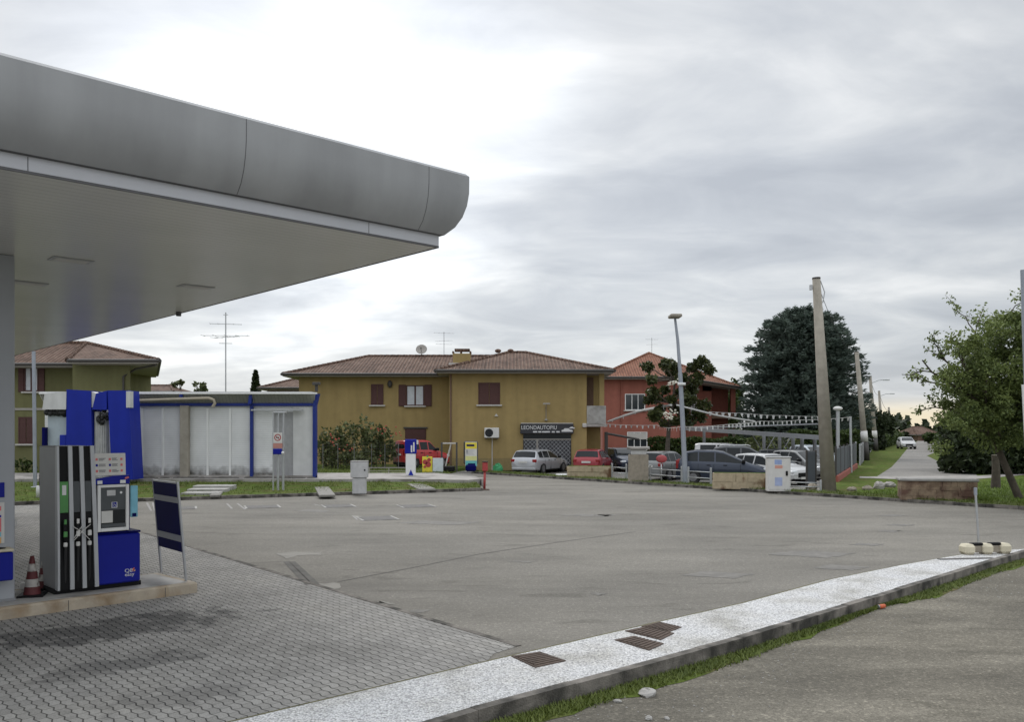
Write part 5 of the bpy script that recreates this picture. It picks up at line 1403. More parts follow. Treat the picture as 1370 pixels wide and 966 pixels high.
bf = W(bw); q_ = (X(423, wy), wy + .3, Z(524, wy)); bf.box(q_[0] - .06, q_[0] + .06, wy, wy + .12, zt + .12, zt + .5); bf.box(q_[0] - .16, q_[0] + .16, wy - .1, wy + .2, zt + .42, zt + .55, .02); bf.build('flood_lamp', M['gutter'], cw)

# rollover wash gantry (two arches with brushes)
gy = 38.6; gb = (X(118, gy), gy, .3)
gt = thing('wash_gantry', 'tall blue and white rollover car wash machine with hanging brushes', 'car wash machine', gb)
W(gb).xprism([(X(88, gy), .32), (X(124, gy), .32), (X(121.5, gy), Z(523, gy)), (X(89, gy), Z(521, gy))], gy, gy + 1.0).build('blue_panel', M['bluepanel'], gt)
W(gb).xprism([(X(150, gy), Z(641, gy)), (X(178, gy), Z(642, gy)), (X(173, gy), Z(545, gy)), (X(172, gy), Z(522.5, gy)), (X(143.5, gy), Z(522.5, gy))], gy, gy + 1.1).build('blue_panel', M['bluepanel'], gt)
W(gb).xprism([(X(121.8, gy), Z(524, gy)), (X(127.5, gy), Z(526, gy)), (X(126, gy), Z(545, gy)), (X(121.9, gy), Z(545, gy))], gy + .05, gy + .6).build('white_filler', M['offwhite'], gt)
W(gb).xprism([(X(124, gy), Z(548, gy)), (X(143.2, gy), Z(548.5, gy)), (X(143.2, gy), Z(523, gy)), (X(129, gy), Z(526.5, gy))], gy - .05, gy + .9).build('blue_hood', M['bluepanel'], gt)
W(gb).xprism([(X(57, gy), Z(548, gy)), (X(88.5, gy), Z(548, gy)), (X(89, gy), Z(524, gy)), (X(60, gy), Z(527, gy))], gy - .03, gy + 1.2).build('white_hood', M['offwhite'], gt)
W(gb).box(X(169, gy), X(174.5, gy), gy - .02, gy + .3, Z(545.5, gy), Z(523.5, gy)).build('white_cheek', M['offwhite'], gt)
W(gb).box(X(60, gy), X(87, gy), gy + .25, gy + .3, .35, Z(555, gy)).build('splash_panel', mat('splash_glass', (.36, .42, .46), .25, var=.15, scale=2), gt)
W(gb).box(X(78, gy), X(87, gy), gy + .10, gy + .24, Z(612, gy), Z(582, gy), .02).build('control_box', M['bluepanel'], gt)
W(gb).box(X(56, gy), X(59.5, gy), gy, gy + .6, .3, Z(572, gy)).build('side_rail', M['navy'], gt)
mb = W(gb); r_ = random.Random(9)
for i in range(46): 
    x_ = r_.uniform(X(60, gy), X(87, gy)); mb.ball((x_, gy + r_.uniform(.1, .7), Z(551.5, gy) + r_.uniform(-.09, .07)), r_.uniform(.06, .14), None, None, 7, 5)
mb.build('top_brush', M['rubber'], gt)
mb = W(gb); zc0, zc1 = Z(640, gy), Z(551, gy); xb_ = X(131, gy); r0 = .28
n = 40; vs = []
for i in range(2):
    for k in range(n):
        rr = r0 * (1.0 if k % 2 else .80); a = 2 * math.pi * k / n
        vs.append((xb_ + rr * math.cos(a), gy + .35 + rr * math.sin(a), (zc0, zc1)[i]))
mb.add(vs, [[k, (k + 1) % n, n + (k + 1) % n, n + k] for k in range(n)])
mb.build('side_brush', M['greyplastic'], gt)
mb = W(gb)
for i in range(14): mb.ball((X(136, gy) + r_.uniform(-.2, .18), gy + .1 + r_.uniform(-.1, .1), Z(555, gy) + r_.uniform(-.35, .2)), r_.uniform(.06, .12), None, None, 7, 5)
mb.build('brush_head', M['rubber'], gt)
W(gb).box(X(55, gy), X(60, gy), gy + .2, gy + .8, .3, .42).build('rail_foot', M['rubber'], gt)
MB().T
# pole next to the olive house + small white post at the kerb
lp = thing('slender_pole', 'tall plain pale grey pole between canopy column and fuel pump', 'pole', (X(47, 36.5), 36.5, .12))
MB().tube([(0, 0, 0), (-.03, 0, 3), (-.06, 0, Z(474, 36.5))], .075, 10).build('pole_shaft', M['lamp_steel'], lp)
MB().box(-.12, .12, -.12, .12, 0, .06, .01).build('base_plate', M['steel'], lp)
wp = thing('white_stub_post', 'short black and white post at the grass edge behind the fuel pump', 'post', (X(54.5, 31.6), 31.6, .10))
MB().cyl((0, 0, 0), (0, 0, .42), .16, .15, 10).build('white_foot', M['white'], wp); MB().cyl((0, 0, .421), (0.02, 0, 1.15), .06, .06, 8).build('black_shaft', M['rubber'], wp)

# slender pole cluster with notices
pc = thing('vacuum_hose_stand', 'cluster of slender metal poles carrying a prohibition notice and blue box', 'pole stand', (X(372, 35), 35, .13))
for i, px in enumerate((365.5, 369, 372.5, 376, 379.5)):
    dx = X(px, 35) - X(372, 35)
    MB().tube([(dx, .25 * (i % 2), 0), (dx, .25 * (i % 2), Z(553, 35) - .13)], .028, 8).build('pole', M['steel'], pc)
mb = MB(); mb.box(-.2, .26, -.02, .30, Z(553, 35) - .128, Z(551, 35) - .13, .01); mb.build('head_bar', M['steel'], pc)
sp1 = MB().box(-.17, .17, -.06, -.03, Z(593, 35) - .13, Z(579, 35) - .13, .004).build('notice', M['paper'], pc)
mb = MB(); zc = Z(585.5, 35) - .13
for k in range(20):
    a0, a1 = 2 * math.pi * k / 20, 2 * math.pi * (k + 1) / 20
    mb.add([(.10 * math.cos(a0), -.063, zc + .10 * math.sin(a0)), (.10 * math.cos(a1), -.063, zc + .10 * math.sin(a1)), (.135 * math.cos(a1), -.063, zc + .135 * math.sin(a1)), (.135 * math.cos(a0), -.063, zc + .135 * math.sin(a0))], [(0, 1, 2, 3)])
mb.tube([(-.08, -.064, zc + .08), (.08, -.064, zc - .08)], .012, 4); mb.mi = 1; mb.box(-.06, .06, -.0625, -.0605, zc - .02, zc + .02)
mb.build('prohibition_symbol', [M['red'], M['screen']], sp1)
mb = MB(); mb.box(-.18, .18, -.06, -.03, Z(600, 35) - .13, Z(593.2, 35) - .13, .004); mb.build('red_notice', mat('pale_red', (.46, .22, .18), .7), pc)
mb = MB(); mb.box(-.17, .17, -.14, -.03, Z(608, 35) - .13, Z(600.5, 35) - .13, .02); mb.build('coin_box', M['blue'], pc)
mb = MB(); mb.ball((.21, -.1, Z(606, 35) - .13), .06); mb.build('knob', M['white'], pc)

# grey service cabinet in the bank
gc = P(481, 658.5, .13)
cbn = thing('service_cabinet', 'pale grey two part service cabinet standing in the grass bank', 'cabinet', (gc.x, gc.y, .12))
MB().box(-.25, .25, -.16, .16, -.05, .55, .012).build('lower_cabinet', M['greyplastic'], cbn)
MB().box(-.31, .31, -.20, .20, .56, 1.17, .015).build('upper_cabinet', M['greyplastic'], cbn)
mb = MB(); mb.box(-.32, .32, -.21, .21, 1.172, 1.20, .008); mb.build('cabinet_cap', M['concrete'], cbn)
mb = MB(); mb.box(.2, .26, -.212, -.2, .82, .88); mb.build('lock', M['screen'], cbn)

# red bollard with box
rb = P(648, 656, 0)
rbl = thing('red_post', 'rusty red post with a box head at the end of the grass bank', 'post', (rb.x, rb.y, 0))
MB().cyl((0, 0, 0), (.02, 0, .80), .05, .05, 10).build('post_shaft', M['red'], rbl)
MB().box(-.08, .14, -.12, .12, .78, 1.15, .03).build('head_box', M['red'], rbl)
mb = MB(); mb.box(-.09, .15, -.13, .13, 1.153, 1.20, .01); mb.mi = 0; mb.build('head_cap', M['rust'], rbl)
MB().cyl((0, 0, -.02), (0, 0, .05), .25, .2, 12).build('foot', M['rust'], rbl)

# blue and white totem
tp = P(549.5, 636.5, .3)
tt = thing('info_totem', 'slim blue and white totem standing on the car wash apron', 'totem', (tp.x, tp.y, .30))
MB().box(-.23, .23, -.12, .12, 0, 1.05, .02).build('white_base', M['white'], tt)
bl_ = MB().box(-.27, .28, -.14, .14, 1.053, 1.74, .03).build('blue_head', M['blue'], tt)
mb = MB(); mb.box(.02, .09, -.146, -.141, 1.12, 1.45); mb.box(.13, .20, -.146, -.141, 1.15, 1.60); mb.box(.29, .36, -.1, .1, 1.5, 1.70); mb.build('white_bar', M['lettering'], bl_)
mb = MB(); mb.xprism([(-.1, .02), (.14, .02), (.02, .30)], -.126, -.1205); mb.build('base_mark', M['bluepanel'], tt)

# advertising frames on the lawn edge
fy = 47.2
fr = thing('empty_poster_frame', 'empty dark poster stand through which the ochre wall shows', 'poster stand', (X(601, fy), fy, .3))
w_ = (X(611, fy) - X(591, fy)) / 2; h_ = Z(592, fy) - .3
for x_ in (-w_, w_): MB().box(x_ - .045, x_ + .045, -.05, .05, 0, h_, .01).build('upright', M['gutter'], fr)
MB().box(-w_ + .047, w_ - .047, -.03, .03, h_ - .08, h_ - .01).build('top_rail', M['sill'], fr)
MB().box(-.3, .3, -.25, .25, 0, .28, .05).build('weight', M['black'], fr)
mb = MB(); mb.tube([(-.2, .1, .28), (.08, .1, h_ - .1)], .04, 6); mb.build('brace', M['sill'], fr)
pf = thing('poster_stand', 'yellow and teal poster in a dark rounded stand before the ochre house', 'poster stand', (X(630, fy), fy, .3))
w_ = (X(639.5, fy) - X(620, fy)) / 2
MB().box(-w_, w_, -.05, .06, .38, Z(590.5, fy) - .3, .06).build('stand_frame', M['gutter'], pf)
z0, z1 = Z(624, fy) - .3, Z(591.5, fy) - .3
ps = MB().box(-w_ + .09, w_ - .06, -.06, -.051, z0, z1).build('poster', M['paper'], pf)
mb = MB(); H_ = z1 - z0
for a, b, mi in ((.72, .98, 0), (.24, .42, 2), (.0, .23, 1)):
    mb.mi = mi; mb.box(-w_ + .10, w_ - .07, -.064, -.0605, z0 + a * H_, z0 + b * H_)
mb.mi = 3
for k in range(5): mb.box(-w_ + .14, w_ - .2 - .05 * (k % 3), -.066, -.0605, z0 + (.48 + k * .045) * H_, z0 + (.50 + k * .045) * H_)
mb.box(-w_ + .15, -w_ + .22, -.066, -.0605, z0 + .5 * H_, z0 + .68 * H_)
mb.mi = 4; mb.box(-.15, w_ - .15, -.066, -.0645, z0 + .05 * H_, z0 + .12 * H_); mb.box(-w_ + .16, w_ - .2, -.067, -.0645, z0 + .82 * H_, z0 + .90 * H_)
mb.build('poster_print', [M['yellow'], M['teal'], mat('pale_yellow', (.6, .6, .25), .6), M['greyplastic'], M['navy']], ps)
MB().box(-.28, .28, -.22, .22, 0, .36, .08).build('water_foot', M['navy'], pf)
gg = MB(); gg.ball((0, 0, .25), .32, .2, .28, 10, 6); r_ = random.Random(4); gg.v = [tuple(c * r_.uniform(.8, 1.2) for c in p) for p in gg.v]; gg.sm = [False] * len(gg.sm)
o = gg.build('garden_sack', M['fabricgreen']); o.location = (X(666, 52), 52, -.02); tag(o, 'crumpled green plastic sack lying at the foot of the ochre wall', 'sack')
pb = thing('parcel_boxes', 'pale and yellow display panel with red and green print beside the red van', 'display panel', (X(571, 46.6), 46.6, .27))
MB().box(X(565, 46.6) - X(571, 46.6), X(578.5, 46.6) - X(571, 46.6), -.04, .04, .02, Z(611, 46.6) - .27, .01).build('yellow_panel', M['yellow'], pb)
mb = MB()
for x_, z_, s, mi in ((-.08, .55, .13, 0), (.08, .42, .15, 0), (.12, .66, .10, 0), (.04, .85, .05, 1), (-.1, .3, .07, 0)):
    mb.mi = mi; mb.cyl((x_, -.052, z_), (x_, -.043, z_), s, s, 12)
mb.build('panel_print', [M['red'], M['fabricgreen']], pb)
ws = thing('white_notice_board', 'low wide white board leaning in front of the red van', 'board', (X(586, 46.5), 46.5, .27))
MB().box(-.27, .27, -.04, .04, .05, Z(613, 46.5) - .27, .01).build('board', mat('pale_blue_white', (.52, .58, .60), .5), ws)
mb = MB(); mb.box(-.24, -.20, -.02, .02, 0, .05); mb.box(.2, .24, -.02, .02, 0, .05); mb.build('foot', M['steel'], ws)
# wire fence before the shrub
wf = thing('wire_fence', 'low wire mesh fence in front of the flowering shrub', 'fence', (X(490, 50), 50, .27)); wb = (X(490, 50), 50, .27)
for px in (432, 452, 474, 497, 515, 533, 556):
    W(wb).tube([(X(px, 50), 50, .27), (X(px, 50), 50, Z(594, 50))], .022, 6).build('post', M['weathered'], wf)
mb = W(wb)
for k in range(9):
    z_ = .35 + k * .18; mb.tube([(X(430, 50), 49.97, z_), (X(560, 50), 49.97, z_)], .004, 4, False)
for k in range(36):
    x_ = X(430, 50) + (X(560, 50) - X(430, 50)) * k / 35; mb.tube([(x_, 49.97, .3), (x_, 49.97, 1.75)], .005, 4, False)
mb.build('mesh', M['gutter'], wf)
lr_ = thing('low_rail', 'low double rail of thin metal on the lawn between cabinet and totem', 'rail', (X(520, 45.9), 45.97, .28))
MB().box(-1.1, 1.1, -.015, .015, .25, .29).build('rail', M['eave'], lr_); MB().box(-1.1, 1.1, -.015, .015, .08, .11).build('rail', M['eave'], lr_)
for x_ in (-1, 0, 1): MB().box(x_ - .02, x_ + .02, -.02, .02, 0, .30).build('post', M['eave'], lr_)
# ================================================================== POLES, LAMPS, VERGE FURNITURE
def concrete_pole(base, top, r0, r1, label, band=False, arm=0, group='concrete poles along the lane'):
    t = thing('utility_pole', label, 'utility pole', base, 0, group)
    d = Vector(top) - Vector(base)
    MB().cyl((0, 0, -.1), d, r0, r1, 14).build('pole_shaft', M['pole'], t)
    MB().cyl(d * .992 + Vector((0, 0, 0)), d * .992 + Vector((0, 0, .06)), r1 * 1.06, r1 * 1.06, 14).build('pole_cap', M['gutter'], t)
    if band:
        f0, f1 = .0, .10
        MB().cyl(d * 0, d * .17, r0 * 1.04, r0 * 1.02, 14).build('dark_band', M['gutter'], t)
        MB().cyl(d * .171, d * .27, r0 * 1.06, r0 * 1.04, 14).build('white_band', M['whiteplastic'], t)
    if arm:
        mb = MB(); z = d * .9; mb.tube([z, z + Vector((arm * .5, -.2, .35)), z + Vector((arm, -.4, .4))], .045, 6); a = mb.build('lamp_arm', M['steel'], t)
        mb = MB(); p = z + Vector((arm, -.4, .36)); mb.box(p.x - .35, p.x + .35, p.y - .12, p.y + .12, p.z - .05, p.z + .08, .03); mb.build('lamp_head', M['steel'], a)
    return t
b1_ = P(1109, 656, .1)
pole1 = concrete_pole(b1_, Q(1092, 371, b1_.y), .30, .155, 'thick concrete utility pole rising bare beside the car yard fence', group=None)
mb = MB(); d = Q(1092, 371, b1_.y) - b1_
mb.tube([d * .985 + Vector((.16, 0, 0)), d * .93 + Vector((.30, 0, .0)), d * .88 + Vector((.2, 0, 0))], .02, 6); mb.box(d.x - .26, d.x - .16, -.06, .06, d.z - .5, d.z - .3); mb.build('cable_bracket', M['steel'], pole1)
for (px0, py0, px1, py1, Y, r0, r1, lab, band, arm) in (
        (1159, 618, 1146, 470, 70, .26, .15, 'second concrete pole along the lane with dark foot and white band', True, 0),
        (1172, 606, 1164, 503, 101, .26, .16, 'third concrete pole along the lane carrying a short lamp arm and white band', True, 1.6),
        (1181, 602, 1176, 523, 138, .26, .17, 'fourth concrete pole along the lane with a lamp arm and no band', False, 1.8),
        (1194, 598, 1189, 545, 178, .27, .18, 'smallest and farthest concrete pole before the bend of the lane', False, 0)):
    b = P(px0, 575 + 2.4 * F / Y, .1)
    b = Vector((X(px0, Y), Y, .1)); concrete_pole(b, Q(px1, py1, Y), r0, r1, lab, band, arm)
# street lamp
lb = P(917, 646.5, .1)
lam = thing('street_lamp', 'tall thin grey street lamp with a flat T shaped head beside the magnolia', 'street lamp', lb)
d = Q(903, 425, lb.y) - lb; dm = Q(910, 500, lb.y) - lb
MB().tube([(0, 0, 0), dm * .5 + Vector((.01, 0, 0)), dm], [.115, .105, .095], 12).build('lower_shaft', M['lamp_steel'], lam)
MB().tube([dm, dm.lerp(d, .6) + Vector((.03, 0, 0)), d], [.085, .07, .055], 10).build('upper_shaft', M['lamp_steel'], lam)
MB().box(d.x - .27, d.x + .25, -.45, .30, d.z - .02, d.z + .13, .04).build('lamp_head', M['pole'], lam)
mb = MB(); q = Q(912, 514, lb.y) - lb; mb.cyl((q.x, q.y, q.z - .06), (q.x, q.y, q.z + .06), .18, .18, 12); mb.build('collar', M['white'], lam)
# small globe lamp and sign
gl = Vector((X(1121, 47), 47, -.05))
glt = thing('globe_lamp', 'slim garden lamp with white flat globe behind the thick concrete pole', 'lamp', gl)
MB().tube([(0, 0, 0), (0, 0, Z(549, 47) + .02)], .10, 8).build('lamp_shaft', M['steel'], glt)
mb = MB(); mb.ball((0, 0, Z(546, 47) + .02), .24, .24, .12, 12, 8); mb.build('lamp_globe', M['whiteplastic'], glt)
fp = thing('flag_pole', 'thin grey pole holding the end of the pennant string by the lane', 'pole', (X(1139, 50), 50, -.05))
MB().tube([(0, 0, 0), (-.05, 0, Z(556, 50))], .07, 8).build('pole_shaft', M['steel'], fp)
# white cabinet
wc = P(1041, 657, .1)
wcb = thing('white_utility_cabinet', 'tall white street cabinet with faded blue and red stickers on the verge', 'cabinet', (wc.x, wc.y, .09), R(-6))
hh = Z(611, wc.y) - .09; ww = 15 * wc.y / F
MB().box(-ww, ww, -.2, .25, 0, hh - .05, .015).build('casing', M['whiteplastic'], wcb)
MB().box(-ww - .03, ww + .03, -.23, .28, hh - .047, hh, .015).build('cabinet_lid', M['greyplastic'], wcb)
dd = MB().box(-ww + .05, ww - .05, -.212, -.2015, .08, hh - .12, .004).build('door', M['whiteplastic'], wcb)
mb = MB(); mb.box(-.17, .10, -.218, -.2125, hh - .30, hh - .12); mb.mi = 1; mb.box(-.16, .13, -.218, -.2125, hh - .46, hh - .34); mb.mi = 2; mb.box(-.16, .12, -.218, -.2125, .22, .55)
mb.build('sticker', [mat('pale_blue_print', (.28, .36, .60), .6), mat('pale_red_print', (.60, .30, .24), .6), mat('faded_blue_print', (.36, .42, .62), .6)], dd)
mb = MB(); mb.box(ww - .19, ww - .11, -.24, -.2125, .62, .80, .01); mb.build('handle', M['black'], dd)
# stone planters and pillar
def planter(px0, px1, py0, py1, m, label, dep=.5, top=None, seed=1, name='stone_planter'):
    c = P((px0 + px1) / 2, py1, .1); s = c.y / F; w = (px1 - px0) * s / 2; h = Z(py0, c.y) - .1
    t = thing(name, label, 'planter', (c.x, c.y, .08), R(-14))
    r_ = random.Random(seed); mb = MB()
    hh_ = h - (.09 if top else 0)
    rows = 4 if top else 2
    zc = [0] + sorted(hh_ * (k + r_.uniform(-.18, .18)) / rows for k in range(1, rows)) + [hh_]
    for k in range(rows):                                       # irregular rubble courses
        x_ = -w
        while x_ < w - .03:
            l = min(r_.uniform(.18, .6) if top else r_.uniform(.45, 1.1), w - x_)
            if w - x_ - l < .12: l = w - x_
            z0, z1 = zc[k] + .002, zc[k + 1] - .002
            e_ = [r_.uniform(-.018, .018) for _ in range(4)] if l > .12 else [0] * 4
            y0 = -r_.uniform(0, .045)
            q = [(x_ + .003 + e_[0] * .5, z0), (x_ + l - .003 + e_[1] * .5, z0), (x_ + l - .003 + e_[2] * .5, z1 + (e_[2] if k == rows - 1 and not top else 0)), (x_ + .003 + e_[3] * .5, z1 + (e_[3] if k == rows - 1 and not top else 0))]
            mb.xprism(q, y0, dep); x_ += l
    mb.build('stonework', m, t)
    if top: MB().box(-w - .05, w + .05, -.09, dep + .05, hh_ + .003, h, .02).build('cap_slab', M['concrete'], t)
    else:
        mb = MB(); mb.box(-w + .06, w - .06, .08, dep - .06, hh_ * .5, hh_ + .02); mb.build('planter_soil', M['soil'], t)
    return t, w, h, c
planter(954, 1026, 633, 654, M['stone'], 'beige stone wall block in front of the dark blue car', seed=3)
planter(758, 819, 623.5, 639, M['stone'], 'beige stone wall block in front of the red hatchback', seed=5)
planter(1209, 1303, 640, 669, M['stonebrick'], 'reddish stone wall with flat grey top slab at the head of the lane', .7, True, seed=8)
pl_ = P(854, 644.5, .1)
gp_ = thing('gate_pillar', 'square rough concrete gate pillar with a white cap band beside the parked cars', 'pillar', (pl_.x, pl_.y, .08), R(-8))
hp = Z(598, pl_.y) - .08; wp_ = 13.5 * pl_.y / F
MB().box(-wp_, wp_, -.02, .8, 0, hp - .36, .03).build('shaft', M['pillar'], gp_)
MB().box(-wp_ + .12, wp_ - .1, .03, .7, hp - .358, hp - .13, .02).build('white_band', M['offwhite'], gp_)
MB().box(-wp_ - .06, wp_ + .06, -.1, .9, hp - .127, hp, .03).build('cap_stone', M['slabface'], gp_)
# low two rail fence on the verge between the stone blocks
def rail(px0, px1, pya, pyb, label, h=.75):
    a, b = P(px0, pya, .1), P(px1, pyb, .1)
    t = thing('rail_fence', label, 'fence', (a.x, a.y, .09), math.atan2((b - a).y, (b - a).x), 'low rail fences along the verge'); l = (b - a).length
    n = max(1, round(l / 1.6))
    for k in range(n + 1): MB().box(l * k / n - .04, l * k / n + .04, -.03, .03, 0, h, .008).build('post', M['steel'], t)
    for z_ in (h * .38, h * .74): MB().cyl((0, 0, z_), (l, 0, z_), .022, .022, 8).build('rail', M['steel'], t)
rail(819, 838, 640, 641.5, 'short grey rail fence between beige stone block and gate pillar')
rail(870, 912, 643, 646, 'grey rail fence between gate pillar and street lamp')
rail(921, 951, 647, 649, 'grey rail fence between street lamp and beige stone block')
rail(1056, 1098, 656.5, 657.5, 'grey rail fence between white street cabinet and thick concrete pole', .45)
rd_ = P(886, 644, .1)
rdt = thing('red_disc_sign', 'round red disc on a short grey post at the verge', 'sign', (rd_.x, rd_.y + .25, .09))
MB().cyl((0, 0, 0), (0, 0, Z(622, rd_.y)), .035, .035, 8).build('post', M['steel'], rdt)
mb = MB(); mb.ball((0, -.05, Z(617, rd_.y)), .26, .07, .19, 16, 8); mb.build('disc', mat('dusty_red', (.40, .07, .075), .5), rdt)
o = MB().box(-.3, .3, -.2, .2, 0, .12, .06).build('white_bag', M['white']); q = P(752, 637.5, .1); o.location = (q.x, q.y + .2, .10); o.rotation_euler = (0, 0, .3); tag(o, 'white plastic bag lying on the verge before the silver estate car', 'bag')
# rubble
for i, (px, py, s, lab) in enumerate(((1176, 654, .35, 'largest grey rubble lump left of the slab topped stone wall'), (1190, 652, .28, 'pale rubble lump touching the slab topped stone wall'), (1160, 656, .22, 'dark rubble lump second from the thick concrete pole'), (1140, 657, .2, 'small dark rubble lump nearest the thick concrete pole'), (1087, 655, .3, 'brown rubble lump left of the thick concrete pole'))):
    o = rock('rubble_lump', px, py, s, M['slabface'] if i < 2 else M['pillar'], lab, 'rubble', z=.1, seed=20 + i, flatk=.55); o['group'] = 'rubble beside the slab topped wall'
# slate fence on a red base
fa, fb = P(1118, 648, .0), Vector((X(1149, 56), 56.5, 0))
ft = thing('slate_fence', 'dark slate panel fence on a low red wall bordering the car yard', 'fence', (fa.x, fa.y, .0), math.atan2((fb - fa).y, (fb - fa).x)); fl = (fb - fa).length
MB().box(0, fl, -.12, .12, -.1, .38, .02).build('red_base', M['basered'], ft)
n = 6
for k in range(n):
    MB().box(fl * k / n + .03, fl * (k + 1) / n - .03, -.03, .03, .40, 1.62 + .03 * (k % 2), .008).build('panel', M['fencegrey'], ft)
for k in range(n + 1): MB().box(fl * k / n - .035, fl * k / n + .035, -.045, .045, .382, 1.74, .005).build('post', M['steel'] if k == n else M['gutter'], ft)
g_ = P(1098, 655, .1); gt_ = thing('slate_gate_leaf', 'single narrow dark slate gate leaf left of the thick concrete pole', 'gate', (g_.x, g_.y + 1.2, -.05), .25)
MB().box(-.16, .2, -.03, .03, .1, 1.62, .01).build('panel', M['fencegrey'], gt_)
mb = MB(); mb.box(-.22, -.165, -.04, .04, 0, 1.7, .006); mb.box(.205, .26, -.04, .04, 0, 1.7, .006); mb.build('gate_post', M['gutter'], gt_)
ga, gb2 = Vector((X(1150.5, 60), 60, 0.05)), Vector((X(1166, 104), 104, 0.05))
gf = thing('grey_board_fence', 'weathered grey board fence following the lane behind the banded poles', 'fence', ga, math.atan2((gb2 - ga).y, (gb2 - ga).x)); gl_ = (gb2 - ga).length
for k in range(12):
    MB().box(gl_ * k / 12 + .06, gl_ * (k + 1) / 12 - .06, -.02, .02, .05, 1.35 + .05 * (k % 3), .008).build('panel', M['weathered'], gf)
    MB().box(gl_ * k / 12 - .05, gl_ * k / 12 + .05, -.05, .05, 0, 1.5, .008).build('post', M['steel'], gf)
# stake on the lawn, right-hand sign
sk = P(1332, 655, .1); ts = thing('wooden_stake', 'thick dark wooden stump post standing in the lawn by the leaning tree', 'stump', (sk.x, sk.y, .08))
MB().tube([(0, 0, 0), (.02, 0, .8), (-.02, 0, Z(612, sk.y))], [.19, .15, .13], 10).build('stump_shaft', M['bark'], ts)
MB().cyl((-.02, 0, Z(612, sk.y) - .02), (-.02, 0, Z(612, sk.y) + .02), .14, .12, 10).build('stump_top', M['barklight'], ts)
Ys = 27.5; sb_ = Vector((X(1379, Ys), Ys, .08))
rs = thing('white_sign_mast', 'white banner sign on a slim grey mast cut by the picture edge', 'sign', sb_)
d0 = Q(1368.5, 361, Ys) - sb_
MB().tube([(0, 0, 0), d0], [.09, .075], 10).build('mast', M['lamp_steel'], rs)
p0, p1 = Q(1364, 515, Ys) - sb_, Q(1369, 612, Ys) - sb_
mb = MB(); mb.add([(p0.x, -.10, p0.z), (p0.x + 1.3, -.10, p0.z + .03), (p1.x + 1.3, -.10, p1.z), (p1.x, -.10, p1.z), (p0.x, -.16, p0.z), (p0.x + 1.3, -.16, p0.z + .03), (p1.x + 1.3, -.16, p1.z), (p1.x, -.16, p1.z)], [(0, 1, 2, 3), (7, 6, 5, 4), (0, 3, 7, 4), (0, 4, 5, 1), (1, 5, 6, 2), (3, 2, 6, 7)])
mb.build('banner', M['white'], rs)
# carport
ct = thing('carport', 'grey flat carport roof on slender V shaped posts above the parked cars', 'carport', (X(1010, 52), 52, -.06)); cb0 = (X(1010, 52), 52, -.06)
A_ = Q(918, 574, 60); B_ = Q(1102, 586.5, 47); C_ = Q(1102, 586.2, 51); D_ = Q(918, 574.6, 64)
mb = W(cb0); v = [tuple(p) for p in (A_, B_, C_, D_)]; up = [(x, y, z + .10) for x, y, z in v]
mb.add(v + up, [(3, 2, 1, 0), (4, 5, 6, 7), (0, 1, 5, 4), (1, 2, 6, 5), (2, 3, 7, 6), (3, 0, 4, 7)]); mb.build('roof_panel', M['solar'], ct)
mb = W(cb0)
def beam(a, b, w, h): 
    d = (b - a).normalized(); n = Vector((-d.y, d.x, 0)).normalized() * w
    vs = [a - n, a + n, b + n, b - n]; vs = [tuple(p - Vector((0, 0, h))) for p in vs] + [tuple(p + Vector((0, 0, h))) for p in vs]
    mb.add(vs, [(3, 2, 1, 0), (4, 5, 6, 7), (0, 1, 5, 4), (1, 2, 6, 5), (2, 3, 7, 6), (3, 0, 4, 7)])
o_ = Vector((0, -.08, .02)); beam(A_ + o_, B_ + o_, .06, .12)
mb.build('edge_beam', M['carport_rim'], ct)
for px in (942, 1022, 1043, 1061, 1073, 1090):
    Yp = 60 - (px - 918) / (1102 - 918) * 13 + 4
    zt = A_.lerp(B_, (px - 918) / 184.0).z + .05
    W(cb0).box(X(px, Yp) - .08, X(px, Yp) + .08, Yp - .1, Yp + .1, -.06, zt, .01).build('post', M['carport_rim'], ct)
mb = W(cb0)
for px in (1022, 1043, 1061):
    Yp = 60 - (px - 918) / 184 * 13 + 4; zt = A_.lerp(B_, (px - 918) / 184.0).z
    for s in (-1, 1): mb.tube([(X(px, Yp), Yp, zt - 1.3), (X(px, Yp) + s * .8, Yp, zt)], .025, 6)
mb.build('brace', M['carport_rim'], ct)
# strings of pennants over the yard
def pennants(pts, label, n, size=.20, group='pennant strings over the car yard'):
    P_ = [Vector(p) for p in pts]; b = P_[0]
    t = thing('pennant_string', label, 'pennant string', b, 0, group)
    out = []
    for p, q in zip(P_, P_[1:]):
        m = (p + q) / 2 - Vector((0, 0, .02 * (q - p).length))
        for k in range(6):
            u = k / 6; out.append(p * (1 - u) ** 2 + m * 2 * u * (1 - u) + q * u * u)
    out.append(P_[-1])
    MB().tube([p - b for p in out], .012, 4, False).build('cord', M['whiteplastic'], t)
    r_ = random.Random(n)
    for k in range(n):
        u = (k + .5) / n; f = u * (len(out) - 1); i = int(f); c = out[i].lerp(out[i + 1], f - i) - b; dr_ = (out[i + 1] - out[i]).normalized()
        s = size * r_.uniform(.8, 1.2); sw = r_.uniform(-.10, .10)
        a_, b_ = c - dr_ * s * .55, c + dr_ * s * .55; e_ = c + Vector((0, sw, -s * 1.3))
        e1_, e2_ = e_ - dr_ * s * .30, e_ + dr_ * s * .30
        th = Vector((0, .006, 0)); vs = [a_, b_, e2_, e1_]
        MB().add([tuple(v) for v in vs] + [tuple(v + th) for v in vs], [(3, 2, 1, 0), (4, 5, 6, 7), (0, 1, 5, 4), (1, 2, 6, 5), (2, 3, 7, 6), (3, 0, 4, 7)]).build('pennant', M['pennant'], t)
    return t
pennants([Q(806, 567, 54.5), Q(879, 569, 51), Q(911, 571, lb.y + .3)], 'pennant string from the ochre house corner to the street lamp', 20, .13)
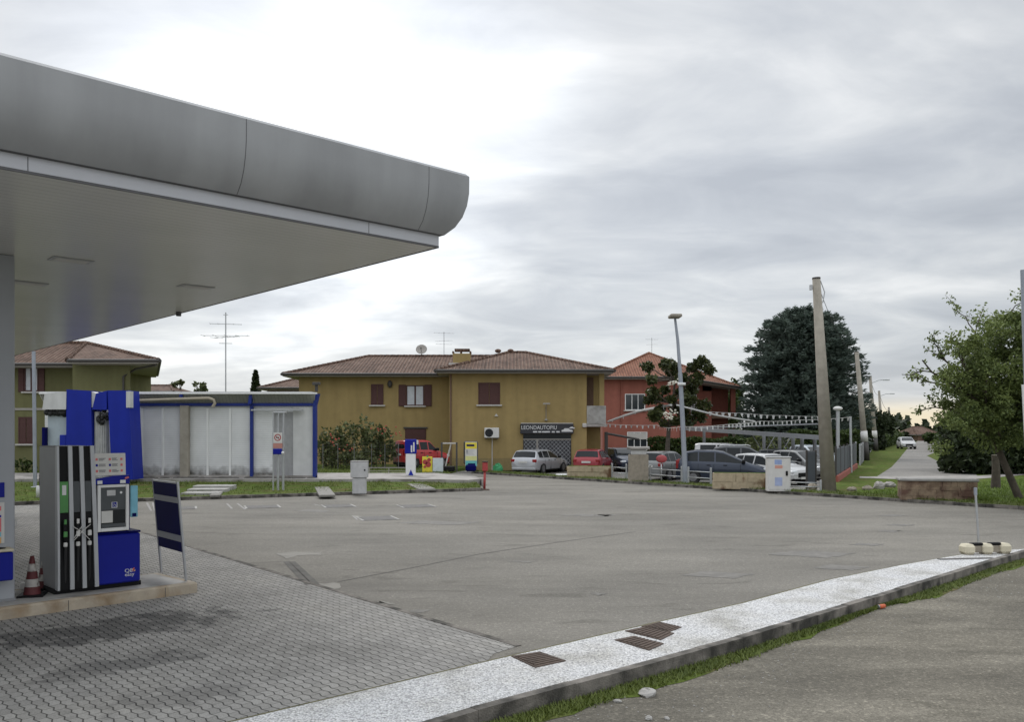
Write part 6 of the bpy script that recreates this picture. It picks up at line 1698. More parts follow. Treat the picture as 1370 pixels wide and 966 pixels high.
pennants([Q(911, 571, lb.y + .3), Q(975, 568, 43.5), Q(1019, 563.5, 45), Q(1070, 562, 48), Q(1139, 558, 50)], 'pennant string from the street lamp to the thin pole by the lane', 34, .14)
pennants([Q(938, 550, 58), Q(994, 553, 58), Q(1050, 556, 59), Q(1108, 557, 60)], 'upper pennant string in front of the dark cedar', 20, .17)
pennants([Q(812, 564, 54.5), Q(850, 551, 51), Q(898, 541, 47.5)], 'sagging white pennant string rising from the ochre house to the magnolia', 5, .10)
mb = MB(); pts = [Q(814, 564, 54.5), Q(836, 556, 53), Q(860, 549, 51), Q(898, 542, 47.5)]
mb.tube([p - pts[0] for p in pts], .07, 5); o = mb.build('white_ribbon', M['pennant']); o.location = pts[0]; tag(o, 'twisted white plastic ribbon rising from the ochre house to the magnolia', 'ribbon')
mb = MB(); pts = [Q(905, 542, 47), Q(960, 556, 46), Q(984, 560, 48), Q(1010, 564, 50)]
mb.tube([p - pts[0] for p in pts], .05, 5); o = mb.build('white_ribbon', M['pennant']); o.location = pts[0]; tag(o, 'white plastic ribbon drooping to the right behind the street lamp', 'ribbon')
# raised barrier arm by the gate
bt = thing('boom_barrier', 'dark horizontal barrier arm above the cars behind the gate pillar', 'barrier', (X(811, 56), 56, 0))
MB().tube([(0, 0, Z(580, 56)), (X(855, 56) - X(811, 56), 0, Z(588, 56))], .07, 8).build('arm', M['gutter'], bt)
MB().box(-.1, .1, -.12, .12, -.06, Z(578, 56), .02).build('barrier_post', M['gutter'], bt)

# ================================================================== CARS
def car(label, paint, loc, rz, Lc=4.1, Wd=1.75, H=1.48, style='hatch', cat='car', name='parked_car', group='cars parked in the yard', glassm='carglass', rails=False):
    t = thing(name, label, cat, loc, rz, group)
    if style == 'hatch':
        top = [(0, .50), (.012, .62), (.03, .68), (.095, .965), (.20, 1.0), (.45, 1.0), (.52, .975), (.745, .66), (.93, .58), (.985, .50), (1, .40)]; cowl, rf = .735, .525; rg0, rg1 = .030, .092; side = [(.135, .235), (.25, .405), (.425, .69)]
    elif style == 'estate':
        top = [(0, .48), (.01, .60), (.02, .66), (.085, .955), (.2, 1.0), (.42, 1.0), (.49, .975), (.69, .665), (.92, .575), (.985, .48), (1, .38)]; cowl, rf = .685, .495; rg0, rg1 = .022, .082; side = [(.10, .215), (.235, .385), (.405, .635)]
    elif style == 'mpv':
        top = [(0, .46), (.012, .58), (.03, .66), (.10, .95), (.22, 1.0), (.42, .995), (.52, .955), (.80, .62), (.94, .52), (.985, .44), (1, .36)]; cowl, rf = .79, .525; rg0, rg1 = .032, .095; side = [(.13, .24), (.255, .42), (.435, .75)]
    else:
        top = [(0, .44), (.006, .58), (.012, .62), (.03, .97), (.08, 1.0), (.50, 1.0), (.56, .985), (.735, .62), (.93, .53), (.985, .45), (1, .36)]; cowl, rf = .73, .565; rg0, rg1 = .0125, .028; side = [(.10, .32), (.34, .50), (.52, .69)]
    tx = np.array([a for a, _ in top]); tz = np.array([b for _, b in top]) * H
    zt = lambda q: float(np.interp(q, tx, tz))
    bel = lambda q: min(float(np.interp(q, [0, .05, .4, .75, 1], [.60, .635, .61, .595, .36])) * H, zt(q) - .02)
    hw = lambda q: Wd / 2 * (1 - .10 * max(0, (abs(q - .5) - .36) / .14) ** 2 - (.05 * max(0, (abs(q - .5) - .46) / .04)))
    zbot = lambda q: .20 + .10 * max(0, (abs(q - .5) - .42) / .08)
    def ring(q):
        w, b, tp = hw(q), bel(q), zt(q); zb = zbot(q)
        r = min(1, max(0, (tp - b) / (H * .37))); wr = w * (.965 - .225 * r)
        ch = min(.05, (tp - b) * .4)
        return [(0, zb), (w * .86, zb), (w * .955, zb + .06), (w * .985, zb + .2), (w, (zb + b) / 2 + .08), (w * .99, b - .04), (w * .965, b), (wr + (w * .965 - wr) * .0 + .0, tp - ch), (wr * .90, tp - ch * .25), (wr * .5, tp), (0, tp + .006)]
    qs = sorted(set([0, .004, .012, .02, .03, .05, .07, .095, .13, .2, .3, .42, .45, .49, .52, .56, .6, .64, .68, .72, .745, .8, .86, .91, .94, .965, .985, .995, 1.0] + [a for a, _ in top]))
    mb = MB(); rings = [ring(q) for q in qs]; m = len(rings[0]); vs = []
    for q, rr in zip(qs, rings):
        x = (q - .5) * Lc
        vs += [(x, y, z) for y, z in rr] + [(x, -y, z) for y, z in rr[1:-1][::-1]]
    N_ = 2 * m - 2
    fs = [[i * N_ + (k + 1) % N_, i * N_ + k, (i + 1) * N_ + k, (i + 1) * N_ + (k + 1) % N_] for i in range(len(qs) - 1) for k in range(N_)]
    fs += [list(range(N_)), list(range((len(qs) - 1) * N_, len(qs) * N_))[::-1]]
    mb.add(vs, fs, True)
    body = mb.build('body', paint, t)
    me = body.data
    try: me.set_sharp_from_angle(angle=R(32))
    except Exception: pass
    G = M[glassm]
    def band(q, s, v):                        # point on the glass band, side s
        rr = ring(q); a, b = rr[6], rr[7]; y = a[0] + (b[0] - a[0]) * v; z = a[1] + (b[1] - a[1]) * v
        return ((q - .5) * Lc, s * (y + .006), z + .002)
    for s in (-1, 1):
        for (q0, q1) in side:
            n = 8; mb = MB(); vs = []
            for i in range(n + 1):
                q = q0 + (q1 - q0) * i / n
                for v in (.14, .5, .90): vs.append(band(q, s, v))
            fs = [[i * 3 + k, (i + 1) * 3 + k, (i + 1) * 3 + k + 1, i * 3 + k + 1] for i in range(n) for k in range(2)]
            if s > 0: fs = [f[::-1] for f in fs]
            mb.add(vs, fs, True); mb.build('side_window', G, t)
    def screen(q0, q1, nm, sg):
        n = 6; mb = MB(); vs = []
        for i in range(n + 1):
            q = q0 + (q1 - q0) * i / n; rr = ring(q); row = [(rr[7][0] * .95, rr[7][1] * .6 + rr[8][1] * .4), rr[8], rr[9], rr[10]]
            row = row + [(-y, z) for y, z in row[:-1][::-1]]
            vs += [((q - .5) * Lc + sg * .006, y * .97, z + .007) for y, z in row]
        w_ = 7; mb.add(vs, [[i * w_ + k, i * w_ + k + 1, (i + 1) * w_ + k + 1, (i + 1) * w_ + k][::1 if sg < 0 else -1] for i in range(n) for k in range(w_ - 1)], True); mb.build(nm, G, t)
    screen(rf + .012, cowl - .012, 'windscreen', 1); screen(rg0 + .004, rg1 - .004, 'rear_window', -1)
    rw = .315
    for q in (.19, .80):
        for s in (-1, 1):
            x = (q - .5) * Lc; yw = Wd / 2
            MB().cyl((x, s * (yw - .22), rw + .03), (x, s * (yw * .99 + .003), rw + .03), rw + .055, rw + .055, 20).build('wheel_arch', M['black'], t)
            w_ = MB().cyl((x, s * (yw - .2), rw), (x, s * (yw + .012), rw), rw, rw - .015, 22).build('wheel', M['rubber'], t)
            mb = MB(); mb.cyl((x, s * (yw - .02), rw), (x, s * (yw + .016), rw), rw * .64, rw * .60, 18); mb.build('rim', M['rim'], w_)
    for s in (-1, 1):
        x = -Lc / 2; w = Wd / 2
        mb = MB(); hi = style in ('van', 'mpv')
        mb.box(x - .0, x + .16, s * (w * .80 - .14), s * (w * .80 + .10), (.44 if hi else .48) * H, (.70 if hi else .615) * H, .03); mb.build('tail_lamp', M['tail'], t)
        x = Lc / 2
        mb = MB(); mb.box(x - .36, x - .02, s * (w * .70 - .18), s * (w * .70 + .17), .395 * H, .475 * H + .02, .04); mb.build('headlight', M['lens'], t)
        mb = MB(); xm = (cowl - .075 - .5) * Lc; mb.box(xm, xm + .16, s * (w * .99), s * (w + .19), .625 * H, .725 * H, .035); mb.build('mirror', M['black'], t)
        mb = MB(); 
        mb.box(-.44 * Lc + .7, .30 * Lc - .5, s * (w * .975), s * (w + .012), .19, .26, .01); mb.build('sill_trim', M['black'], t)
        for q in (.36, .54):
            mb = MB(); mb.box((q - .5) * Lc - .1, (q - .5) * Lc + .08, s * (w * .98), s * (w + .018), .545 * H, .568 * H, .008); mb.build('door_handle', M['black'], t)
            if False: pass
        mb = MB()
        for q in (.245, .415, .70):
            mb.box((q - .5) * Lc - .006, (q - .5) * Lc + .006, s * (w * .9), s * (w + .002), .27, .60 * H - .02)
        mb.build('door_gap', M['black'], t)
        if rails:
            mb = MB(); wr = ring(.3)[8][0]; mb.tube([((.14 - .5) * Lc, s * wr, H + .0), ((.18 - .5) * Lc, s * wr, H + .05), ((.48 - .5) * Lc, s * wr, H + .05), ((.51 - .5) * Lc, s * wr, H - .02)], .02, 6); mb.build('roof_rail', M['steel'], t)
    x = -Lc / 2
    MB().box(x - .02, x + .22, -Wd / 2 * .86, Wd / 2 * .86, .22, .40, .05).build('bumper', M['black'] if style == 'van' else paint, t)
    MB().box(x - .035, x + .0, -.26, .26, .50 * H - .06, .50 * H + .05, .004).build('number_plate', M['paper'], t)
    x = Lc / 2
    MB().box(x - .2, x + .015, -Wd / 2 * .84, Wd / 2 * .84, .21, .36, .05).build('bumper', M['black'], t)
    MB().box(x - .1, x + .02, -.42, .42, .375, .46 * H - .06, .02).build('grille', M['black'], t)
    MB().box(x + .0, x + .03, -.25, .25, .30, .40, .004).build('number_plate', M['paper'], t)
    return t
def paint(name, c, metal=.25): return mat(name, c, .30, metal=metal, var=.04, coat=.35)
p_sil = paint('silver_car_paint', (.46, .47, .49), .4); p_red = paint('red_car_paint', (.30, .025, .035)); p_navy = paint('navy_car_paint', (.024, .034, .058)); p_whi = paint('white_car_paint', (.52, .52, .52), .0)
p_grey = paint('grey_car_paint', (.20, .205, .205), .4); p_dark = paint('charcoal_car_paint', (.05, .055, .06)); p_blu = paint('pale_car_paint', (.38, .42, .46), .3); p_van = paint('red_van_paint', (.40, .028, .03), 0)
def carpos(px, Y, z=-.06): return (X(px, Y), Y, z)
car('silver estate car parked against the ochre house beneath the workshop sign', p_sil, carpos(723, 53.5), R(62), 4.5, 1.78, 1.40, 'estate')
car('red hatchback parked behind a beige stone block', p_red, carpos(794, 53.0), R(72), 3.8, 1.70, 1.42, 'hatch')
car('navy car facing out with its bonnet toward the gate pillar', p_navy, carpos(834, 56.0), R(-80), 4.2, 1.75, 1.42, 'hatch')
car('small grey car showing its tail right of the gate pillar', p_grey, carpos(891, 46.2), R(52), 3.7, 1.65, 1.46, 'hatch')
car('dark blue people carrier seen from its side behind the street lamp', p_navy, carpos(966, 42.8), R(-14), 4.25, 1.78, 1.60, 'mpv')
car('white car whose bonnet shows behind the white street cabinet', p_whi, carpos(1031, 42.6), R(-58), 4.0, 1.72, 1.42, 'hatch')
car('dark car with roof rails behind the dark blue people carrier', p_dark, carpos(1003, 49.5), R(-14), 4.5, 1.80, 1.66, 'estate', rails=True)
car('white van roof showing left of the dark car with rails', p_whi, carpos(975, 56), R(-14), 4.3, 1.78, 1.72, 'van', cat='van', name='parked_van')
car('silver car with a black grille facing out beside the slate gate leaf', p_grey, carpos(1076, 47), R(-68), 4.1, 1.75, 1.48, 'hatch')
car('pale car with big windscreen farthest back beside the thick concrete pole', p_blu, carpos(1090, 55), R(-78), 4.2, 1.78, 1.62, 'mpv')
car('charcoal car between the white bonnet and the silver front, mostly hidden', p_dark, carpos(1058, 50.5), R(-55), 4.2, 1.72, 1.46, 'hatch')
car('bright red delivery van parked on grass before the ochre house', p_van, (X(564, 52.5), 52.5, .27), R(38), 3.1, 1.5, 1.62, 'van', cat='van', name='delivery_van', group=None)
car('small white car far away on the lane', p_whi, (X(1212.5, 112), 112, .105), R(-104), 4.2, 1.75, 1.48, 'hatch', group=None, name='driving_car')

# ================================================================== VEGETATION
def limb(mb, a, b, r0, r1, n=5, wob=.08, seed=0):
    r_ = random.Random(seed); a, b = Vector(a), Vector(b); L_ = (b - a).length; pts = []
    for i in range(n + 1):
        t = i / n; p = a.lerp(b, t)
        if 0 < i < n: p += Vector((r_.uniform(-1, 1), r_.uniform(-1, 1), r_.uniform(-1, 1))) * wob * L_ * .5
        pts.append(p)
    mb.tube(pts, [r0 + (r1 - r0) * i / n for i in range(n + 1)], 7); return pts
# cedar
cY_ = 78.0; cb = Vector((X(1073, cY_), cY_, -.05))
cd = thing('cedar_tree', 'huge dense dark blue green cedar behind the car yard', 'tree', cb)
mb = MB(); limb(mb, (0, 0, 0), (.1, 0, 9), .42, .12); 
H0, H1 = 1.2, Z(416, cY_) + .05
def cedar_r(z): 
    t = np.clip((z - H0) / (H1 - H0), 0, 1)
    return 5.55 * np.clip(1 - t ** 4.8, 0, 1) ** .52 * (0.90 + .12 * np.clip(1 - np.abs(t - .2) / .5, 0, 1))
Cs, As, Bs = [], [], []
r_ = random.Random(2)
for k in range(620):                                            # drooping branch sprays, each a fan of needle tufts
    z = H0 + (H1 - H0) * r_.random() ** .85; rr = float(cedar_r(z)); a = r_.uniform(0, 2 * math.pi)
    if math.sin(a) > .75 and r_.random() < .6: continue
    tip = rr * r_.uniform(.78, 1.07) + .15
    d = Vector((math.cos(a), math.sin(a), 0)); t_ = (z - H0) / (H1 - H0)
    p0 = d * (tip * .35) + Vector((0, 0, z - .10)); p1 = d * tip + Vector((0, 0, z + .25 * t_ + r_.uniform(-.15, .25)))
    if k % 4 == 0: limb(mb, d * .1 + Vector((0, 0, z - .5)), p0.lerp(p1, .7), .06, .015, 3, .05, k)
    n = 88; u = rng.random(n) ** .7
    wid = .55 * (1.1 - u) + .12; side = np.array([-d.y, d.x, 0])
    c = np.array(p0)[None] * (1 - u[:, None]) + np.array(p1)[None] * u[:, None] + side[None] * (rng.uniform(-1, 1, n) * wid)[:, None] + np.c_[np.zeros(n), np.zeros(n), rng.normal(0, .11, n) - .10 * (1 - u)]
    dirn = np.array(d)[None] * .8 + side[None] * rng.normal(0, .55, n)[:, None] + np.c_[np.zeros(n), np.zeros(n), rng.normal(.18, .35, n)]
    dirn = unit(dirn); b = unit(np.cross(dirn, rng.normal(size=(n, 3))))
    s = rng.uniform(.6, 1.3, (n, 1))
    Cs.append(c); As.append(dirn * .215 * s); Bs.append(b * .052 * s)
n = 15000; z = H0 + (H1 - H0) * rng.random(n); a = rng.uniform(0, 2 * math.pi, n); rr = cedar_r(z) * rng.uniform(.25, .72, n)      # inner foliage
Cs.append(np.c_[rr * np.cos(a), rr * np.sin(a), z]); A_i, B_i = rand_leaf_axes(n, .32, 1.7); As.append(A_i); Bs.append(B_i)
mb.build('trunk', M['bark'], cd)
cards('crown', M['cedar'], cd, np.vstack(Cs), np.vstack(As), np.vstack(Bs))

def clump_tree(name, label, base, trunk_pts, clumps, m, leaf, nper, cat='tree', elong=1.9, bark='bark', r0=.16, limbs=True, group=None, flowers=None):
    t = thing(name, label, cat, base, 0, group); b = Vector(base)
    mb = MB(); tp = [Vector(p) - b for p in trunk_pts]
    mb.tube(tp, [r0 + (r0 * .35 - r0) * i / (len(tp) - 1) for i in range(len(tp))], 8)
    C_, A_, B_ = [], [], []
    for i, (c, r) in enumerate(clumps):
        c = Vector(c) - b
        if limbs:
            s_ = min(tp, key=lambda q: (q - c).length + max(0, q.z - c.z) * 2)
            limb(mb, s_, c, r0 * .38, r0 * .10, 4, .10, i)
        rr = r if isinstance(r, (tuple, list)) else (r, r, r * .85)
        n = int(nper * rr[0] * rr[2])
        p, d = shell(n, (0, 0, 0), rr, .35); p = p * (1 + .22 * np.sin(p[:, :1] * 5 / rr[0] + i) * np.sin(p[:, 2:] * 4 / rr[2] + 2 * i)) + np.array(c)
        a, bb = rand_leaf_axes(n, leaf, elong, d, .45); C_.append(p); A_.append(a); B_.append(bb)
    mb.build('trunk', M[bark], t)
    cards('crown', m, t, np.vstack(C_), np.vstack(A_), np.vstack(B_))
    return t
# magnolia with separate leaf balls
mY = 48.0; mbse = (X(893, mY), mY, -.06)
cl = [(866, 491, 9), (872, 508, 8), (898, 493, 13), (890, 487, 8), (938, 486, 11), (926, 492, 8), (949, 495, 8), (913, 506, 9), (873, 526, 9), (890, 522, 7), (932, 507, 10), (925, 520, 9), (868, 535, 8), (880, 533, 9), (898, 535, 8), (921, 535, 11), (876, 556, 10), (883, 548, 8), (941, 543, 10), (934, 553, 8), (914, 551, 9), (902, 546, 8), (904, 563, 8), (922, 563, 9), (938, 560, 7), (887, 566, 6), (909, 525, 7)]
cl3 = [(Q(px, py, mY + r_.uniform(-.9, .9)), r * mY / F) for px, py, r in cl]
mg = clump_tree('magnolia_tree', 'magnolia with separate rounded leaf clumps in front of the red house', mbse, [Q(894, 640, mY), Q(893, 600, mY), Q(895, 570, mY), Q(900, 540, mY), Q(903, 510, mY)], cl3, M['magnolia'], .13, 1900, r0=.15)
mb = MB(); rr_ = random.Random(8)
for px, py, s in ((896, 555, 5), (901, 551, 4), (893, 558, 4), (898, 560, 3), (889, 553, 2.5), (904, 512, 4), (898, 513, 3)):
    q = Q(px, py, mY - .9) - Vector(mbse)
    for k in range(9): mb.ball((q.x + rr_.gauss(0, s * .02), q.y + rr_.gauss(0, .1), q.z + rr_.gauss(0, s * .018)), .055, .05, .04, 7, 5)
mb.build('white_blossom', M['blossom'], mg)
# loose leaning tree at the right
tY = 30.5; tb = P(1370, 676, .1); tb = Vector((X(1368, tY), tY, .08))
tr = thing('leaning_tree', 'loose leafy tree leaning left over the lawn with an open thin outline', 'tree', tb)
mb = MB(); T = lambda px, py, dy=0: Q(px, py, tY + dy) - tb
tk = [T(1368, 677), T(1352, 640), T(1338, 607), T(1328, 585), T(1318, 560), T(1306, 535)]
mb.tube(tk, [.135, .12, .108, .095, .08, .06], 9)
tips = []
def grow(a, b, r, depth, seed):
    pts = limb(mb, a, b, r, r * .45, 4, .09, seed); r_ = random.Random(seed * 7 + 1)
    if depth == 0: tips.append((pts[-3], pts[-1])); return
    for k in range(4):
        i_ = r_.randint(1, 4); s_ = pts[i_]; l_ = (b - a).length
        d = ((b - a).normalized() * r_.uniform(.2, .9) + Vector((r_.uniform(-1, 1), r_.uniform(-1, 1), r_.uniform(-.6, .8)))) * l_ * r_.uniform(.22, .34)
        grow(s_, s_ + d, r * .45, depth - 1, seed * 5 + k + 1)
    tips.append((pts[-2], pts[-1]))
for i, (k, px, py, dy) in enumerate([(5, 1234, 482, -.5), (5, 1248, 512, .6), (5, 1256, 470, .4), (4, 1282, 458, -.8), (4, 1305, 445, .6), (4, 1335, 432, 0), (3, 1365, 426, .8), (3, 1400, 440, -.6), (3, 1405, 490, 0), (4, 1252, 545, .8), (3, 1285, 560, -1), (3, 1390, 545, -.6), (4, 1290, 490, -1.2), (4, 1340, 462, 1.2), (5, 1272, 500, 0), (3, 1365, 500, -1.1), (4, 1320, 510, -1.4), (2, 1330, 560, -1.2)]):
    grow(tk[k], T(px, py, dy), .05, 2, i + 3)
C_, A_, B_ = [], [], []
for i, (p, q) in enumerate(tips):
    px = CX + (q.x + tb.x) * F / (q.y + tb.y)
    n = 36 if px > 1295 else 24 if px > 1265 else 12
    u = rng.uniform(-.2, 1.1, n)[:, None]; c = np.array(p) * (1 - u) + np.array(q) * u + rng.normal(0, .13 if px > 1280 else .07, (n, 3))
    a, b = rand_leaf_axes(n, .060, 1.9); C_.append(c); A_.append(a); B_.append(b)
for i_ in range(280):                                           # leaf bunches filling the crown, ragged towards the open side
    t_ = random.random() ** .75; px = 1250 + 177 * t_; top = 486 - 68 * min(1, (px - 1245) / 100) ** .8; py = random.uniform(top + 4, 600 - 25 * random.random())
    if px < 1295 and random.random() < .6: continue
    n = int(random.uniform(120, 330)); rr = random.uniform(.22, .5)
    c = Q(px, py, tY + random.uniform(-1.6, 1.6)) - tb
    p, d = shell(n, c, (rr * 1.15, rr, rr * .75), .1); a, b = rand_leaf_axes(n, .058, 1.9); C_.append(p); A_.append(a); B_.append(b)
mb.build('trunk', M['bark'], tr)
cards('crown', M['plumleaf'], tr, np.vstack(C_), np.vstack(A_), np.vstack(B_))

def bush(name, label, cat, base, blobs, m, leaf, dens, core=None, group=None, elong=1.8):
    """blobs in world (centre, radii); optional opaque twig core"""
    t = thing(name, label, cat, base, 0, group); b = np.array(base); C_, A_, B_ = [], [], []
    mb = MB()
    for i, (c, r) in enumerate(blobs):
        n = int(dens * (r[0] * r[2] + r[1] * r[2] + r[0] * r[1]) / 3)
        p, d = shell(n, (0, 0, 0), r, .55)
        p = p * (1 + .16 * np.sin(p[:, :1] * 3.1 + i) * np.sin(p[:, 2:] * 3.7 + 2 * i) + .10 * rng.normal(size=(n, 1))) + np.array(c) - b
        a, bb = rand_leaf_axes(n, leaf, elong, d, .4); C_.append(p); A_.append(a); B_.append(bb)
        q = Vector(c) - Vector(base)
        for k in range(2 if i % 3 == 0 else 0): limb(mb, (q.x + .15 * k, q.y + .1, .0), (q.x + (k - .5) * r[0] * .3, q.y + .1, q.z + r[2] * .2), .022, .010, 4, .05, i * 3 + k)
    mb.build('stem', M['bark'], t)
    cards('foliage', m, t, np.vstack(C_), np.vstack(A_), np.vstack(B_))
    return t
def blob(px, py, Y, rx, rz, ry=None): 
    s = Y / F; return (tuple(Q(px, py, Y)), (rx * s, ry if ry else rx * s * .8, rz * s))
# dark thicket behind the leaning tree
bY = 50
bush('dark_thicket', 'big dark thicket behind the leaning tree at the lawn edge', 'shrub', (X(1340, bY), bY, .1),
     [blob(1285, 585, bY, 24, 38), blob(1310, 565, bY, 30, 40), blob(1345, 590, bY, 35, 38), blob(1345, 545, bY + 1, 42, 40), blob(1392, 580, bY, 40, 48), blob(1400, 530, bY, 40, 45), blob(1440, 570, bY, 50, 60), blob(1290, 600, bY - 1, 22, 20), blob(1370, 605, bY - 1, 30, 22), blob(1268, 575, bY + 2, 14, 22), blob(1300, 615, bY - 1.5, 26, 16), blob(1335, 617, bY - 1.5, 26, 16), blob(1375, 619, bY - 1.5, 28, 16), blob(1415, 618, bY - 1.5, 28, 16), blob(1276, 607, bY, 16, 15), blob(1268, 620, bY - .5, 13, 14), blob(1284, 622, bY - 1, 16, 14), blob(1312, 624, bY - 1.6, 20, 14), blob(1345, 625, bY - 1.6, 22, 14)], M['hedgedark'], .22, 520)
bush('round_shrub', 'green rounded shrub at the left edge of the dark thicket', 'shrub', (X(1275, 58), 58, .1), [blob(1268, 590, 58, 14, 18), blob(1276, 575, 58, 14, 16), blob(1258, 600, 58, 8, 9)], M['hedge'], .18, 520)
# hedges in the car yard and along the lane
hY = 68
def hedge(name, label, p0, p1, y0, h, th, m, leaf, n, cat='hedge', z0=0.0):
    a, b = Vector(p0), Vector(p1); t = thing(name, label, cat, (a.x, a.y, z0), math.atan2((b - a).y, (b - a).x)); l = (b - a).length
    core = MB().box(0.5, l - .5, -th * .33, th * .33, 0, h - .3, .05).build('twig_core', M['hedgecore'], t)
    u = rng.uniform(0, l, n); face = rng.random(n)
    y = np.where(face < .45, -th / 2, np.where(face < .6, th / 2, rng.uniform(-th / 2, th / 2, n))) + rng.normal(0, .05, n)
    z = np.where(face < .6, rng.uniform(.0, h, n), h + rng.normal(0, .05, n)) + .08 * np.sin(u * 2.2)
    A_, B_ = rand_leaf_axes(n, leaf, 1.6); cards('foliage', m, t, np.c_[u, y, z], A_, B_); return t
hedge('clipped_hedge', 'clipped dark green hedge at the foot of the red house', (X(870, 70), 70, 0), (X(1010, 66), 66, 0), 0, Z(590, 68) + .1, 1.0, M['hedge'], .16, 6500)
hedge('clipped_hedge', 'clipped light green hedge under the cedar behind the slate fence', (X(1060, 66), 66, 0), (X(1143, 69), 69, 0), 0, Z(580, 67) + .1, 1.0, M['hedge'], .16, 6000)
# background greenery in the yard under the carport
bush('yard_shrub', 'mixed grey green shrub seen through the carport posts', 'shrub', (X(1045, 64), 64, 0), [blob(1010, 596, 64, 14, 14), blob(1035, 594, 64, 16, 14), blob(1060, 597, 64, 12, 14)], M['oleander'], .16, 500)
# hedge-row and trees along the left of the lane
lane_trees = [(1152, 585, 84, 14, 32, 'hedgedark', 'dark tree close behind the second concrete pole'), (1172, 580, 105, 14, 32, 'hedgedark', 'dark rounded tree between second and third concrete poles'),
              (1186, 575, 130, 11, 24, 'hedgedark', 'dark tree behind the fourth concrete pole'), (1198, 586, 165, 9, 14, 'hedge', 'low green tree past the fourth concrete pole'),
              (1212, 585, 195, 11, 11, 'hedgedark', 'dark round tree above the far white car'), (1228, 586, 205, 10, 10, 'hedgedark', 'dark round tree at the end of the lane'),
              (1246, 586, 150, 10, 9, 'hedge', 'green tree below the far brown house'), (1142, 560, 92, 10, 26, 'hedge', 'pale green tree just right of the cedar'), (982, 540, 100, 16, 34, 'hedge', 'olive green tree between red house and cedar')]
for (px, py, Y, rx, rz, mk, lab) in lane_trees:
    b = (X(px, Y), Y, .0); s = Y / F
    c = Q(px, py, Y); blobs = []
    rt = random.Random(px)
    for k in range(5): blobs.append(((c.x + rt.uniform(-.5, .5) * rx * s, Y + rt.uniform(-1, 1), max(.8, c.z + rt.uniform(-.55, .45) * rz * s)), (rx * s * .72, rx * s * .6, rz * s * .55)))
    clump_tree('roadside_tree', lab, b, [Vector(b), Vector((b[0], Y, max(c.z, 1.5)))], blobs, M[mk], .10 + s * 1.9, 420 / (1 + s * 6), r0=.22, group='trees along the lane')
hedge('lane_hedge', 'long ragged hedge on the left of the lane', (X(1168, 108), 108, 0), (X(1203, 178), 178, 0), 0, 1.7, 1.6, M['hedge'], .26, 7000, z0=.05)
hedge('lane_hedge', 'far hedge on the right of the lane bend', (X(1262, 95), 95, 0), (X(1262, 170), 170, 0), 0, 1.8, 1.6, M['hedge'], .28, 4000, z0=.05)
# far fringe closing the horizon
fr_c, fr_a, fr_b = [], [], []
n = 16000; ang = rng.uniform(-38, 40, n); dist = 300 + 10 * rng.normal(size=n); hz = 5.0 + 1.6 * np.sin(ang * 1.7) + 1.2 * np.sin(ang * 5.1 + 1) + .9 * np.sin(ang * 13)
z = rng.random(n) * hz
c = np.c_[np.sin(np.radians(ang)) * dist, np.cos(np.radians(ang)) * dist, z - .3]
a, b = rand_leaf_axes(n, 1.5, 1.5); cards('far_woods', M['hedgedark'], None, c, a, b, 'stuff')
# left: conifer, distant tree tops
kb = (X(342, 92), 92, 0); ck = thing('cypress_tree', 'small dark conical conifer beside the hidden brown roof', 'tree', kb)
MB().tube([(0, 0, 0), (0, 0, 5)], [.25, .08], 7).build('trunk', M['bark'], ck)
n = 3800; zt = Z(497, 92); z = 1 + (zt - 1) * rng.random(n) ** .8; rr = 1.05 * (1 - (z - 1) / (zt - 1)) ** .75 * rng.uniform(.4, 1.08, n) + .03; a = rng.uniform(0, 6.283, n)
A_, B_ = rand_leaf_axes(n, .26, 1.8); cards('crown', M['hedgedark'], ck, np.c_[rr * np.cos(a), rr * np.sin(a), z], A_, B_)
for (px, py, rr, lab) in ((238, 516, 10, 'grey green tree top left of its twin above the car wash roof'), (268, 517, 10, 'grey green tree top right of its twin above the car wash roof')):
    Y = 86; b = (X(px, Y), Y, 0); s = Y / F
    rt = random.Random(px); cl_ = [(Q(px + rt.uniform(-.8, .8) * rr, py + rt.uniform(-.5, .8) * rr, Y), rr * s * .42) for _ in range(7)]
    clump_tree('distant_tree', lab, b, [Vector(b), Vector((b[0], Y, 4.5))], cl_, M['oleander'], .22, 260, r0=.2, group='distant trees behind the car wash')
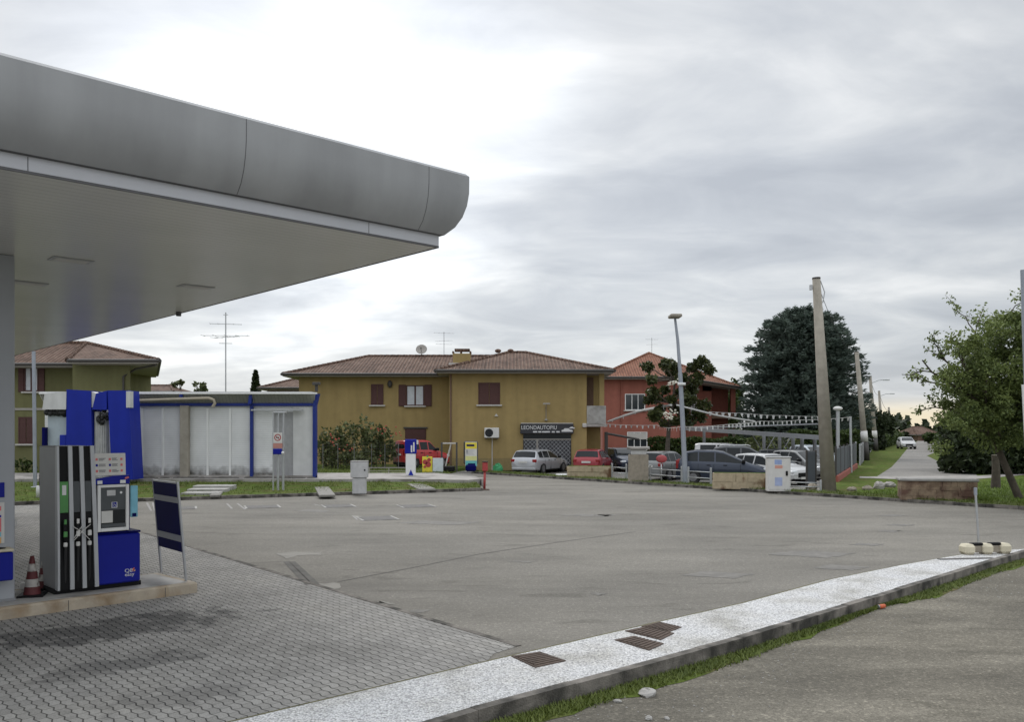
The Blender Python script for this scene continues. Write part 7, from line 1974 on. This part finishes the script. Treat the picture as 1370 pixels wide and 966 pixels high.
# flowering shrub before the ochre house
oY = 51.5
ol = bush('oleander_bush', 'large mixed shrub with red flowers in front of the ochre house', 'shrub', (X(480, oY), oY, .27),
     [blob(452, 602, oY, 20, 22), blob(440, 610, oY, 13, 16), blob(478, 596, oY, 20, 26), blob(500, 600, oY, 18, 24), blob(516, 592, oY, 12, 18), blob(487, 572, oY, 6, 16), blob(512, 578, oY, 10, 10), blob(524, 604, oY, 8, 12), blob(465, 614, oY - .5, 30, 10), blob(445, 590, oY, 17, 18), blob(465, 580, oY, 16, 16), blob(500, 583, oY, 18, 16), blob(432, 600, oY, 10, 18), blob(512, 606, oY, 16, 16), blob(490, 612, oY - .5, 26, 11)], M['oleander'], .13, 520)
mb = MB(); rr_ = random.Random(12)
for k in range(34):
    px, py = rr_.choice([(520, 575), (526, 580), (505, 573), (446, 588), (462, 600), (510, 615), (436, 612)])
    q = Q(px + rr_.gauss(0, 6), py + rr_.gauss(0, 4), oY - .9) - Vector((X(480, oY), oY, .27)); mb.ball(q, .05, .05, .04, 6, 4)
mb.build('red_flower', M['flower'], ol)
bush('low_shrub', 'small dark shrub at the foot of the olive house', 'shrub', (X(32, 46.5), 46.5, .3), [blob(30, 622, 46.5, 9, 9), blob(42, 626, 46.5, 7, 6)], M['hedge'], .12, 700)

# overhead cable crossing behind the carport
mb = MB(); pts = [Q(918, 573, 62), Q(1005, 570.5, 61), Q(1096, 567.5, 60)]
mb.tube([p - pts[0] for p in pts], .05, 5); o = mb.build('overhead_pipe', M['carport_rim']); o.location = pts[0]; tag(o, 'thin pale horizontal bar running above the carport roof before the cedar', 'bar')

# sagging cables between the concrete poles along the lane
tops = [Q(1093, 378, 36), Q(1147, 473, 70), Q(1164.5, 506, 101), Q(1176.5, 526, 138), Q(1189.5, 548, 178)]
tops[0] = b1_ + (Q(1092, 371, b1_.y) - b1_) * .985
for i, lab in enumerate(('thin cable from the thick concrete pole to the second pole', 'thin cable between second and third concrete poles', 'thin cable between third and fourth concrete poles', 'thin cable between the two farthest concrete poles')):
    a, b = tops[i], tops[i + 1]; mb = MB()
    mb.tube([a.lerp(b, k / 10) - a - Vector((0, 0, 4 * (k / 10) * (1 - k / 10) * (b - a).length * .022)) for k in range(11)], .012 + .004 * i, 5)
    o = mb.build('overhead_cable', M['rubber']); o.location = a; tag(o, lab, 'cable', 'cables between the concrete poles')
